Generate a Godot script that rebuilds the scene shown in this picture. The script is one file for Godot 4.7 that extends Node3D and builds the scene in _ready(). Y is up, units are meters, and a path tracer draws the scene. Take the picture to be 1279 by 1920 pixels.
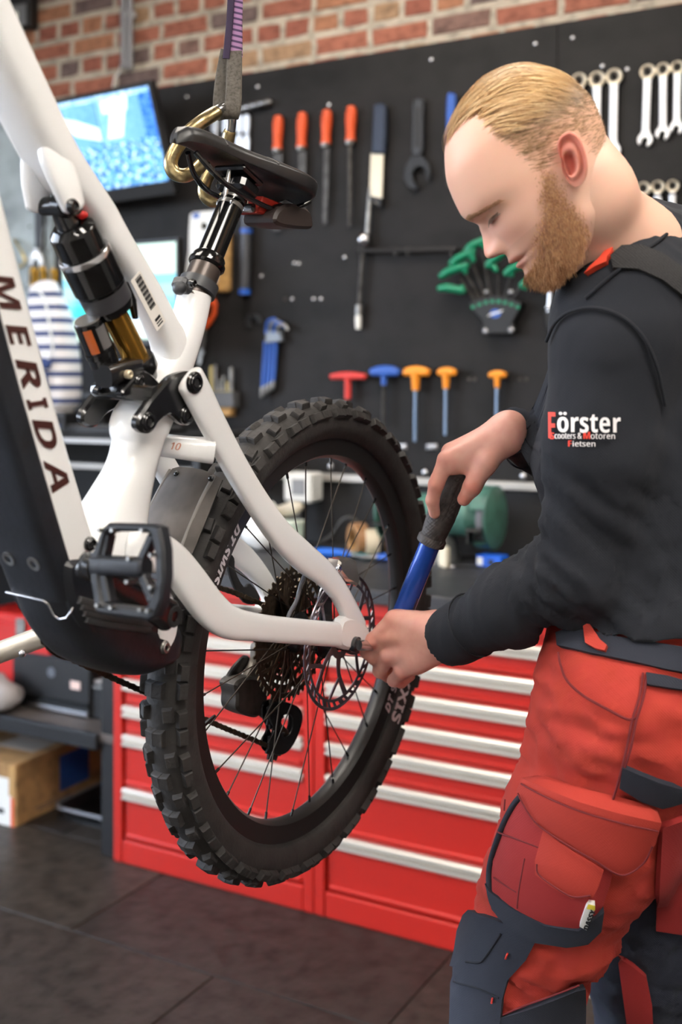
extends Node3D
# A bicycle workshop. World: y up, metres, the camera stands at (0, 1.4, 0) looking down -Z.
# The back wall runs along UX (to the right and towards the camera) and faces NX.

const F := 2100.0            # focal length in pixels of the 1279x1920 frame
const EYE := Vector3(0, 1.40, 0)
const HX := 639.5
const HY := 717.0            # the horizon's row
const UX := Vector3(0.87306, 0, 0.48761)
const NX := Vector3(-0.48761, 0, 0.87306)
const WALL := -3.187         # NX.p of the tool board's face
const YY := Vector3.UP

var M := {}                  # materials
var rng := RandomNumberGenerator.new()
var names := {}

func _ready() -> void:
	rng.seed = 7
	make_camera_and_light()
	make_materials()
	make_room()
	make_wall_tools()
	make_bench()
	make_bike()
	make_person()

func make_camera_and_light() -> void:
	var cam := Camera3D.new()
	cam.name = "camera"
	cam.position = EYE
	cam.projection = Camera3D.PROJECTION_FRUSTUM
	cam.near = 0.05
	cam.far = 60.0
	cam.size = 2.0 * 960.0 / F * cam.near
	cam.frustum_offset = Vector2(0, -(960.0 - HY) / F * cam.near)
	add_child(cam)
	cam.current = true
	var env := Environment.new()
	env.background_mode = Environment.BG_SKY
	var sky := Sky.new()
	var sm := ProceduralSkyMaterial.new()
	sm.sky_top_color = Color(0.78, 0.85, 0.95)
	sm.sky_horizon_color = Color(0.90, 0.93, 0.97)
	sm.ground_bottom_color = Color(0.35, 0.35, 0.36)
	sm.ground_horizon_color = Color(0.6, 0.6, 0.62)
	sm.energy_multiplier = 1.0
	sm.sky_energy_multiplier = 2.6
	sm.ground_energy_multiplier = 2.0
	sky.sky_material = sm
	env.sky = sky
	env.tonemap_mode = Environment.TONE_MAPPER_LINEAR
	env.tonemap_exposure = 2.0
	env.sdfgi_enabled = true
	env.ssao_enabled = true
	env.ssil_enabled = true
	var we := WorldEnvironment.new()
	we.name = "environment"
	we.environment = env
	var at := CameraAttributesPhysical.new()
	at.frustum_focal_length = 35.0
	at.frustum_focus_distance = 1.52
	at.exposure_aperture = 2.6
	we.camera_attributes = at
	add_child(we)
	# six LED panels under the ceiling; each is a glowing fitting with a light of its own just below
	var g := mat(Color(1, 1, 1), 0.5)
	g.emission_enabled = true
	g.emission = Color(1.0, 0.95, 0.88)
	g.emission_energy_multiplier = 3.0
	M.led = g
	M.led_frame = mat(Color(0.85, 0.85, 0.85), 0.4)
	var k := 0
	for spot in [[-1.5, 1.15, 0.75], [0.7, 1.15, 0.75], [-1.9, 3.0, 1.1], [0.9, 3.0, 2.2], [-1.5, 5.0, 1.6], [1.0, 5.0, 2.6]]:
		var t := thing("ceiling_lamp", ["square LED panel above the bench, left of the two", "square LED panel above the bench, right of the two", "square LED panel above the bicycle, left of the middle pair", "square LED panel above the mechanic, right of the middle pair", "square LED panel behind the camera, left of the rear pair", "square LED panel behind the camera, right of the rear pair"][k], "lamp", wp(spot[0], 3.2, spot[1]), "LED panels under the ceiling")
		t.basis = Basis(UX, YY, NX)
		var fr := MB.new()
		fr.box(Vector3(1.24, 0.05, 0.64), 0.006, at_(0, 0.03, 0))
		part("frame", fr, M.led_frame, t)
		var gl := MB.new()
		gl.box(Vector3(1.18, 0.01, 0.58), 0.002, at_(0, 0.002, 0))
		part("light_diffuser", gl, M.led, t)
		var l := AreaLight3D.new()
		l.name = "panel_light"
		l.area_size = Vector2(1.16, 0.56)
		l.light_color = Color(1.0, 0.972, 0.935)
		l.light_energy = 1.45 * spot[2]
		l.area_range = 12.0
		l.area_attenuation = 2.0
		l.shadow_enabled = true
		add_child(l, true)
		l.transform = Transform3D(Basis(UX, NX, -UX.cross(NX).normalized()), wp(spot[0], 3.185, spot[1]))
		l.look_at_from_position(wp(spot[0], 3.185, spot[1]), wp(spot[0], 0, spot[1]), NX)
		k += 1

# ---------- places

func px(x: float, y: float, z: float) -> Vector3:      # the point at depth z that the photograph shows at pixel x, y
	return Vector3((x - HX) / F * z, EYE.y - (y - HY) / F * z, -z)

func ray(x: float, y: float) -> Vector3:
	return Vector3((x - HX) / F, -(y - HY) / F, -1.0)

func wp(u: float, y: float, d: float) -> Vector3:       # wall coordinates: along, height, distance in front of the tool board
	return UX * u + NX * (WALL + d) + Vector3(0, y, 0)

func pw(x: float, y: float, d: float) -> Vector3:       # the point of that plane seen at a pixel
	var r := ray(x, y)
	return EYE * Vector3(0, 1, 0) + r * ((WALL + d) / NX.dot(r))

func uv_(x: float, y: float, d: float) -> Vector2:      # the same as (along, height)
	var p := pw(x, y, d)
	return Vector2(UX.dot(p), p.y)

func pf(x: float, y: float, h := 0.0) -> Vector3:       # the point of a level plane at height h seen at a pixel
	return px(x, y, (EYE.y - h) * F / (y - HY))

func at_(x: float, y: float, z: float) -> Transform3D:
	return Transform3D(Basis(), Vector3(x, y, z))

func rot(axis: Vector3, deg: float, o := Vector3.ZERO) -> Transform3D:
	return Transform3D(Basis(axis.normalized(), deg_to_rad(deg)), o)

func along(a: Vector3, b: Vector3, hint := Vector3.RIGHT) -> Transform3D:  # y axis from a towards b
	var y := (b - a).normalized()
	var h := hint if absf(hint.normalized().dot(y)) < 0.98 else Vector3(0.3, 0.2, 0.9)
	var x := (h - y * h.dot(y)).normalized()
	return Transform3D(Basis(x, y, x.cross(y)), a)

# ---------- nodes

func numbered(called: String) -> String:
	var n: int = names.get(called, 0)
	names[called] = n + 1
	return called if n == 0 else "%s_%03d" % [called, n]

func tag(o: Node, label: String, category := "", group := "", kind := "") -> void:
	if label: o.set_meta("label", label)
	if category: o.set_meta("category", category)
	if group: o.set_meta("group", group)
	if kind: o.set_meta("kind", kind)

func thing(called: String, label: String, category: String, where := Vector3.ZERO, group := "") -> Node3D:
	var o := Node3D.new()
	o.name = numbered(called)
	add_child(o)
	o.position = where
	tag(o, label, category, group)
	return o

func wthing(called: String, label: String, category: String, o2: Vector3, group := "") -> Node3D:   # a thing whose axes are the wall's
	var o := thing(called, label, category, o2, group)
	o.basis = Basis(UX, YY, NX)
	return o

func part(called: String, mb, m: Material, parent: Node3D, shift := Vector3.ZERO) -> MeshInstance3D:
	var o := MeshInstance3D.new()
	o.name = called
	var n := 0
	while parent.has_node(NodePath(String(o.name))):
		n += 1
		o.name = "%s_%03d" % [called, n]
	o.mesh = mb.commit(shift) if mb is MB else mb
	o.material_override = m
	parent.add_child(o, true)
	return o

func wpart(called: String, mb: MB, m: Material, parent: Node3D) -> MeshInstance3D:   # the builder holds world positions
	var at: Transform3D = parent.transform
	var up := parent.get_parent()
	while up != self:
		at = up.transform * at
		up = up.get_parent()
	if at.basis.is_equal_approx(Basis()):
		return part(called, mb, m, parent, -at.origin)
	mb.move(at.affine_inverse())
	return part(called, mb, m, parent)

func struct(called: String, mb: MB, m: Material) -> MeshInstance3D:
	var o := part(numbered(called), mb, m, self)
	o.set_meta("kind", "structure")
	return o

func dup(src: Node3D, label: String, where: Transform3D) -> Node3D:
	var r: Node3D = src.duplicate()
	var base := String(src.name)
	if base.length() > 4 and base.substr(base.length() - 4, 1) == "_" and base.right(3).is_valid_int():
		base = base.substr(0, base.length() - 4)
	r.name = numbered(base)
	add_child(r)
	r.transform = where
	r.set_meta("label", label)
	return r

# ---------- meshes

class MB:
	var V := PackedVector3Array()
	var N := PackedVector3Array()
	var C := PackedColorArray()
	var UV := PackedVector2Array()
	var I := PackedInt32Array()
	var col := Color.WHITE

	# adds triangles; closed shapes are turned so that their faces look outward; normals are smooth across shared vertices
	func put(v: PackedVector3Array, i: PackedInt32Array, t := Transform3D(), closed := true, uv := PackedVector2Array(), cols := PackedColorArray()) -> void:
		var w := t * v
		var vol := 0.0
		var o := w[0]
		for k in range(0, i.size(), 3):
			vol += (w[i[k]] - o).dot((w[i[k + 1]] - o).cross(w[i[k + 2]] - o))
		var flip := (closed and vol > 0.0) or (not closed and t.basis.determinant() < 0.0)
		var base := V.size()
		var n := PackedVector3Array()
		n.resize(w.size())
		var idx := PackedInt32Array()
		idx.resize(i.size())
		for k in range(0, i.size(), 3):
			var a := i[k]
			var b := i[k + 2] if flip else i[k + 1]
			var c := i[k + 1] if flip else i[k + 2]
			var fn := (w[c] - w[a]).cross(w[b] - w[a])
			n[a] += fn
			n[b] += fn
			n[c] += fn
			idx[k] = base + a
			idx[k + 1] = base + b
			idx[k + 2] = base + c
		for k in n.size():
			n[k] = n[k].normalized() if n[k].length_squared() > 1e-24 else Vector3.UP
		V.append_array(w)
		N.append_array(n)
		I.append_array(idx)
		if uv.size() != w.size():
			uv = PackedVector2Array()
			uv.resize(w.size())
		UV.append_array(uv)
		if cols.size() != w.size():
			cols = PackedColorArray()
			cols.resize(w.size())
			cols.fill(col)
		C.append_array(cols)

	func merge(m: MB, t := Transform3D()) -> void:
		var base := V.size()
		V.append_array(t * m.V)
		var b := t.basis.orthonormalized()
		for n in m.N:
			N.append(b * n)
		C.append_array(m.C)
		UV.append_array(m.UV)
		for i in m.I:
			I.append(base + i)

	func move(t: Transform3D) -> void:
		V = t * V
		var b := t.basis.orthonormalized()
		for k in N.size():
			N[k] = b * N[k]

	func commit(shift := Vector3.ZERO) -> ArrayMesh:
		var a := []
		a.resize(Mesh.ARRAY_MAX)
		a[Mesh.ARRAY_VERTEX] = V if shift == Vector3.ZERO else Transform3D(Basis(), shift) * V
		a[Mesh.ARRAY_NORMAL] = N
		a[Mesh.ARRAY_COLOR] = C
		a[Mesh.ARRAY_TEX_UV] = UV
		a[Mesh.ARRAY_INDEX] = I
		var m := ArrayMesh.new()
		if V.size(): m.add_surface_from_arrays(Mesh.PRIMITIVE_TRIANGLES, a)
		return m

	func face(p: PackedVector3Array, t: Transform3D, c: Vector3) -> void:   # a flat convex face of a convex body round c
		var n := (p[1] - p[0]).cross(p[2] - p[0])
		var i := PackedInt32Array()
		for k in range(1, p.size() - 1):
			if n.dot(p[0] - c) < 0: i.append_array([0, k, k + 1])
			else: i.append_array([0, k + 1, k])
		put(p, i, t, false)

	func box(s: Vector3, b := 0.002, t := Transform3D()) -> void:
		var h := s / 2
		b = minf(b, minf(h.x, minf(h.y, h.z)) * 0.9)
		var k := h - Vector3(b, b, b)
		for ax in 3:
			var u := (ax + 1) % 3
			var w := (ax + 2) % 3
			for sg in [-1.0, 1.0]:
				var q := PackedVector3Array()
				for e in [[-1, -1], [1, -1], [1, 1], [-1, 1]]:
					var p := Vector3()
					p[ax] = sg * h[ax]
					p[u] = e[0] * k[u]
					p[w] = e[1] * k[w]
					q.append(p)
				face(q, t, Vector3.ZERO)
				for s2 in [-1.0, 1.0]:      # the chamfer between this face and the next axis' face
					var r := PackedVector3Array()
					for e in [-1.0, 1.0]:
						var p := Vector3()
						p[ax] = sg * h[ax]
						p[u] = s2 * k[u]
						p[w] = e * k[w]
						r.append(p)
					for e in [1.0, -1.0]:
						var p := Vector3()
						p[ax] = sg * k[ax]
						p[u] = s2 * h[u]
						p[w] = e * k[w]
						r.append(p)
					face(r, t, Vector3.ZERO)
		for a in [-1.0, 1.0]:
			for c in [-1.0, 1.0]:
				for d in [-1.0, 1.0]:
					face(PackedVector3Array([Vector3(a * h.x, c * k.y, d * k.z), Vector3(a * k.x, c * h.y, d * k.z), Vector3(a * k.x, c * k.y, d * h.z)]), t, Vector3.ZERO)

	# rings of points joined into a skin, ends closed flat (or left to a point); the last ring may join the first
	func skin(rings: Array, caps := true, loop := false, t := Transform3D(), uvs := false) -> void:
		var n: int = rings[0].size()
		var v := PackedVector3Array()
		var uv := PackedVector2Array()
		var i := PackedInt32Array()
		var m := rings.size()
		for r in m:
			v.append_array(rings[r])
			for k in n: uv.append(Vector2(float(k) / n, float(r) / maxi(1, m - 1)))
		for r in (m if loop else m - 1):
			var a := r * n
			var b := ((r + 1) % m) * n
			for k in n:
				var k2 := (k + 1) % n
				i.append_array([a + k, b + k, a + k2, a + k2, b + k, b + k2])
		if caps and not loop:
			for e in 2:
				var ring: PackedVector3Array = rings[0 if e == 0 else m - 1]
				var at := v.size()
				var c := Vector3()
				for p in ring: c += p
				v.append_array(ring)
				v.append(c / n)
				uv.resize(v.size())
				for k in n:
					if e == 0: i.append_array([at + k, at + (k + 1) % n, at + n])
					else: i.append_array([at + (k + 1) % n, at + k, at + n])
		put(v, i, t, true, uv if uvs else PackedVector2Array())

	# a body swept along pts; half sizes a (towards side) and b (across it); pw 2 is an ellipse, more is boxier
	func sweep(pts: PackedVector3Array, a, b, side: Vector3, n := 16, pw := 2.0, caps := true, loop := false, t := Transform3D(), round_ends := false) -> void:
		var rings := []
		var m := pts.size()
		var prof := PackedVector2Array()
		for k in n:
			var th := TAU * k / n
			prof.append(Vector2(signf(cos(th)) * pow(absf(cos(th)), 2.0 / pw), signf(sin(th)) * pow(absf(sin(th)), 2.0 / pw)))
		for r in m:
			var p0 := pts[(r - 1 + m) % m] if loop else pts[maxi(0, r - 1)]
			var p1 := pts[(r + 1) % m] if loop else pts[mini(m - 1, r + 1)]
			var d := (p1 - p0).normalized()
			var x := (side - d * side.dot(d)).normalized()
			var y := d.cross(x)
			var ra: float = a if (a is float or a is int) else a[r]
			var rb: float = b if (b is float or b is int) else b[r]
			if round_ends and not loop and r == 0:
				rings = [ring_(pts[0] - d * minf(ra, rb) * 0.97, x * ra * 0.2, y * rb * 0.2, prof), ring_(pts[0] - d * minf(ra, rb) * 0.75, x * ra * 0.64, y * rb * 0.64, prof), ring_(pts[0] - d * minf(ra, rb) * 0.38, x * ra * 0.92, y * rb * 0.92, prof)]
			rings.append(ring_(pts[r], x * ra, y * rb, prof))
			if round_ends and not loop and r == m - 1:
				for q in [[0.92, 0.38], [0.64, 0.75], [0.2, 0.97]]:
					rings.append(ring_(pts[r] + d * minf(ra, rb) * q[1], x * ra * q[0], y * rb * q[0], prof))
		skin(rings, caps, loop, t)

	func ring_(c: Vector3, x: Vector3, y: Vector3, prof: PackedVector2Array) -> PackedVector3Array:
		var o := PackedVector3Array()
		for q in prof: o.append(c + x * q.x + y * q.y)
		return o

	func tube(pts: PackedVector3Array, r, n := 10, caps := true, loop := false, t := Transform3D(), round_ends := false) -> void:
		var rings := []
		var m := pts.size()
		var d0 := (pts[1] - pts[0]).normalized()
		var x := d0.cross(Vector3(0.31, 0.87, 0.41)).normalized()
		for k in m:
			var p0 := pts[(k - 1 + m) % m] if loop else pts[maxi(0, k - 1)]
			var p1 := pts[(k + 1) % m] if loop else pts[mini(m - 1, k + 1)]
			var d := (p1 - p0).normalized()
			x = (x - d * x.dot(d)).normalized()
			var y := d.cross(x)
			var rr: float = r if (r is float or r is int) else r[k]
			if round_ends and not loop and k == 0:
				for q in [[0.25, 0.97], [0.66, 0.75], [0.92, 0.39]]: rings.append(circle_(pts[k] - d * rr * q[1], x * rr * q[0], y * rr * q[0], n))
			rings.append(circle_(pts[k], x * rr, y * rr, n))
			if round_ends and not loop and k == m - 1:
				for q in [[0.92, 0.39], [0.66, 0.75], [0.25, 0.97]]: rings.append(circle_(pts[k] + d * rr * q[1], x * rr * q[0], y * rr * q[0], n))
		skin(rings, caps, loop, t)

	func circle_(c: Vector3, x: Vector3, y: Vector3, n: int) -> PackedVector3Array:
		var o := PackedVector3Array()
		for k in n: o.append(c + x * cos(TAU * k / n) + y * sin(TAU * k / n))
		return o

	func cyl(a: Vector3, b: Vector3, r: float, n := 16, r2 := -1.0) -> void:
		tube(PackedVector3Array([a, b]), [r, r if r2 < 0 else r2], n)

	# a profile [[radius, height], ...] turned round the y axis; sharp where the profile bends by more than 35 degrees
	func lathe(prof: Array, n := 20, t := Transform3D(), closed_loop := false) -> void:
		var runs := [[]]
		var m := prof.size()
		for k in m:
			runs[-1].append(prof[k])
			if k > 0 and k < m - 1:
				var d1 := (Vector2(prof[k][0], prof[k][1]) - Vector2(prof[k - 1][0], prof[k - 1][1])).normalized()
				var d2 := (Vector2(prof[k + 1][0], prof[k + 1][1]) - Vector2(prof[k][0], prof[k][1])).normalized()
				if d1.dot(d2) < 0.82: runs.append([prof[k]])
		if closed_loop: runs[-1].append(prof[0])
		var v := PackedVector3Array()
		var i := PackedInt32Array()
		for run in runs:
			var base := v.size()
			for q in run:
				for k in n: v.append(Vector3(q[0] * cos(TAU * k / n), q[1], q[0] * sin(TAU * k / n)))
			for r in run.size() - 1:
				for k in n:
					var a: int = base + r * n + k
					var a2: int = base + r * n + (k + 1) % n
					i.append_array([a, a + n, a2, a2, a + n, a2 + n])
		put(v, i, t)

	# a polygon in x, y pushed from z0 to z1, its rims chamfered by b
	func extrude(poly: PackedVector2Array, z0: float, z1: float, b := 0.0, t := Transform3D(), hole := PackedVector2Array()) -> void:
		var p := poly
		if Geometry2D.is_polygon_clockwise(p): p.reverse()
		var n := p.size()
		var loops := [p]
		if hole.size() > 2:
			var h := hole
			if not Geometry2D.is_polygon_clockwise(h): h.reverse()
			loops.append(h)
		var v := PackedVector3Array()
		var i := PackedInt32Array()
		var cap_loops := []
		for lp in loops:
			var q := PackedVector2Array()
			var m: int = lp.size()
			for k in m:
				var e0: Vector2 = (lp[k] - lp[(k - 1 + m) % m]).normalized()
				var e1: Vector2 = (lp[(k + 1) % m] - lp[k]).normalized()
				var nn := (Vector2(-e0.y, e0.x) + Vector2(-e1.y, e1.x)).normalized()
				q.append(lp[k] + nn * b / maxf(0.45, nn.dot(Vector2(-e0.y, e0.x))))
			cap_loops.append(q)
			var lv := [[q, z1], [lp, z1 - b], [lp, z0 + b], [q, z0]] if b > 0 else [[lp, z1], [lp, z0]]
			for s in lv.size() - 1:
				var sharp := []
				for k in m:
					var e0: Vector2 = (lp[k] - lp[(k - 1 + m) % m]).normalized()
					var e1: Vector2 = (lp[(k + 1) % m] - lp[k]).normalized()
					sharp.append(e0.dot(e1) < 0.85)
				var first := v.size()
				var start := []
				var endv := []
				for k in m:      # vertices, doubled at sharp corners
					for side in (2 if sharp[k] else 1):
						v.append(Vector3(lv[s][0][k].x, lv[s][0][k].y, lv[s][1]))
						v.append(Vector3(lv[s + 1][0][k].x, lv[s + 1][0][k].y, lv[s + 1][1]))
					endv.append(v.size() - 4 if sharp[k] else v.size() - 2)
					start.append(v.size() - 2)
				for k in m:
					var a: int = start[k]
					var c: int = endv[(k + 1) % m]
					i.append_array([a, a + 1, c, c, a + 1, c + 1])
		var pp: PackedVector2Array = cap_loops[0]
		if loops.size() > 1: pp = bridge_(cap_loops[0], cap_loops[1])
		var tri := Geometry2D.triangulate_polygon(pp)
		if tri.is_empty():
			tri = Geometry2D.triangulate_polygon(p)
			pp = p
		for s in 2:
			var base := v.size()
			for q in pp: v.append(Vector3(q.x, q.y, z1 if s == 0 else z0))
			for k in range(0, tri.size(), 3):
				var a := tri[k]
				var c := tri[k + 1]
				var d := tri[k + 2]
				var ccw := (pp[c] - pp[a]).cross(pp[d] - pp[a]) > 0
				if ccw == (s == 0): i.append_array([base + a, base + c, base + d])
				else: i.append_array([base + a, base + d, base + c])
		# the side walls run counter-clockwise seen from outside, as the caps do
		put(v, i, t)

	func bridge_(o: PackedVector2Array, h: PackedVector2Array) -> PackedVector2Array:
		var best := INF
		var bi := 0
		var bj := 0
		for a in o.size():
			for c in h.size():
				var d := o[a].distance_squared_to(h[c])
				if d < best:
					best = d
					bi = a
					bj = c
		var r := PackedVector2Array()
		for a in o.size() + 1: r.append(o[(bi + a) % o.size()])
		for c in h.size() + 1: r.append(h[(bj + c) % h.size()] + Vector2(1e-6, 1e-6))
		return r

	func ball(c: Vector3, r: Vector3, n := 16, t := Transform3D()) -> void:
		var rings := []
		var m := maxi(6, n / 2)
		for a in m + 1:
			var ph := PI * clampf(float(a) / m, 0.02, 0.98)
			var q := PackedVector3Array()
			for k in n: q.append(c + Vector3(r.x * sin(ph) * cos(TAU * k / n), -r.y * cos(ph), r.z * sin(ph) * sin(TAU * k / n)))
			rings.append(q)
		skin(rings, true, false, t)

func mat(c: Color, rough := 0.5, metal := 0.0, spec := 0.5) -> StandardMaterial3D:   # c is sRGB
	var m := StandardMaterial3D.new()
	m.albedo_color = c
	m.roughness = rough
	m.metallic = metal
	m.metallic_specular = spec
	return m

func rgb8(r: float, g: float, b: float) -> Color:
	return Color(r / 255.0, g / 255.0, b / 255.0)

func V3(a: Array) -> PackedVector3Array:
	return PackedVector3Array(a)

# a smooth line through points
func spline(p: PackedVector3Array, per := 6, loop := false) -> PackedVector3Array:
	var o := PackedVector3Array()
	var n := p.size()
	for k in (n if loop else n - 1):
		var a := p[(k - 1 + n) % n] if loop else p[maxi(0, k - 1)]
		var d := p[(k + 2) % n] if loop else p[mini(n - 1, k + 2)]
		for s in per: o.append(p[k].cubic_interpolate(p[(k + 1) % n], a, d, float(s) / per))
	if not loop: o.append(p[n - 1])
	return o

func spline_f(p: Array, per := 6) -> Array:
	var o := []
	var n := p.size()
	for k in n - 1:
		for s in per: o.append(cubic_interpolate(p[k], p[k + 1], p[maxi(0, k - 1)], p[mini(n - 1, k + 2)], float(s) / per))
	o.append(p[n - 1])
	return o

func spline2(p: Array, per := 5, loop := true) -> PackedVector2Array:
	var o := PackedVector2Array()
	var n := p.size()
	for k in (n if loop else n - 1):
		var a: Vector2 = p[(k - 1 + n) % n] if loop else p[maxi(0, k - 1)]
		var d: Vector2 = p[(k + 2) % n] if loop else p[mini(n - 1, k + 2)]
		for s in per: o.append(p[k].cubic_interpolate(p[(k + 1) % n], a, d, float(s) / per))
	if not loop: o.append(p[n - 1])
	return o

func lerp_table(t: Array, x: float) -> float:      # [[x, y], ...] rising in x
	if x <= t[0][0]: return t[0][1]
	for k in t.size() - 1:
		if x <= t[k + 1][0]:
			return lerpf(t[k][1], t[k + 1][1], (x - t[k][0]) / (t[k + 1][0] - t[k][0]))
	return t[-1][1]

func smooth_table(t: Array, x: float) -> float:    # the same with a smooth curve
	var n := t.size()
	if x <= t[0][0]: return t[0][1]
	for k in n - 1:
		if x <= t[k + 1][0]:
			var h: float = t[k + 1][0] - t[k][0]
			var s: float = (x - t[k][0]) / h
			var m0: float = (t[k + 1][1] - t[maxi(0, k - 1)][1]) / (t[k + 1][0] - t[maxi(0, k - 1)][0]) * h
			var m1: float = (t[mini(n - 1, k + 2)][1] - t[k][1]) / (t[mini(n - 1, k + 2)][0] - t[k][0]) * h
			var s2 := s * s
			var s3 := s2 * s
			return (2 * s3 - 3 * s2 + 1) * t[k][1] + (s3 - 2 * s2 + s) * m0 + (-2 * s3 + 3 * s2) * t[k + 1][1] + (s3 - s2) * m1
	return t[-1][1]

func circle2(r: float, n := 20, c := Vector2.ZERO, start := 0.0) -> PackedVector2Array:
	var o := PackedVector2Array()
	for k in n: o.append(c + Vector2(cos(start + TAU * k / n), sin(start + TAU * k / n)) * r)
	return o

func rrect(w: float, h: float, r: float, c := Vector2.ZERO, n := 4) -> PackedVector2Array:
	var o := PackedVector2Array()
	for q in 4:
		var cc := c + Vector2((w / 2 - r) * [1, -1, -1, 1][q], (h / 2 - r) * [1, 1, -1, -1][q])
		for k in n + 1:
			var a := PI / 2 * (q + float(k) / n)
			o.append(cc + Vector2(cos(a), sin(a)) * r)
	return o

# lettering as flat-faced solid letters: an MB in x (reading direction), y (up), centred, of that cap height
var fonts := {}
func letters(s: String, height: float, depth := 0.0006, slant := 0.0, stretch := 1.0, weight := 700, face := "Droid Sans") -> MB:
	var key := face + str(weight)
	if not fonts.has(key):
		var f := SystemFont.new()
		f.font_names = PackedStringArray([face])
		f.font_weight = weight
		fonts[key] = f
	var tm := TextMesh.new()
	tm.text = s
	tm.font = fonts[key]
	tm.font_size = 64
	tm.pixel_size = 0.01
	tm.depth = 0.01
	tm.curve_step = 1.0
	var a := tm.get_mesh_arrays() if tm.get_surface_count() == 0 else tm.surface_get_arrays(0)
	var k := height / (64 * 0.01 * 0.714)
	var mb := MB.new()
	if a.is_empty() or a[Mesh.ARRAY_VERTEX] == null: return mb
	for p: Vector3 in a[Mesh.ARRAY_VERTEX]:
		var q := Vector3((p.x + slant * p.y) * k * stretch, p.y * k, p.z / 0.01 * depth)
		mb.V.append(q)
	mb.N = a[Mesh.ARRAY_NORMAL]
	if a[Mesh.ARRAY_INDEX] != null: mb.I = a[Mesh.ARRAY_INDEX]
	else: mb.I = PackedInt32Array(range(mb.V.size()))
	mb.C.resize(mb.V.size())
	mb.C.fill(Color.WHITE)
	mb.UV.resize(mb.V.size())
	return mb

# ---------- materials

func noise_tex(freq: float, ramp: Array, size := 512, oct := 4, as_normal := false, strength := 4.0, type := FastNoiseLite.TYPE_SIMPLEX_SMOOTH, sd := 3) -> NoiseTexture2D:
	var n := FastNoiseLite.new()
	n.noise_type = type
	n.frequency = freq
	n.fractal_octaves = oct
	n.seed = sd
	var t := NoiseTexture2D.new()
	t.width = size
	t.height = size
	t.seamless = true
	t.noise = n
	t.as_normal_map = as_normal
	t.bump_strength = strength
	if ramp.size():
		var g := Gradient.new()
		g.offsets = PackedFloat32Array(ramp.map(func(r): return r[0]))
		g.colors = PackedColorArray(ramp.map(func(r): return r[1]))
		t.color_ramp = g
	return t

func grey(v: float) -> Color:
	return Color(v, v, v)

func tri(m: StandardMaterial3D, tex: Texture2D, scale: float, normal: Texture2D = null, ns := 0.5, world := false) -> StandardMaterial3D:
	if tex: m.albedo_texture = tex
	m.uv1_triplanar = true
	m.uv1_world_triplanar = world
	m.uv1_scale = Vector3(scale, scale, scale)
	if normal:
		m.normal_enabled = true
		m.normal_texture = normal
		m.normal_scale = ns
	return m

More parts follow.
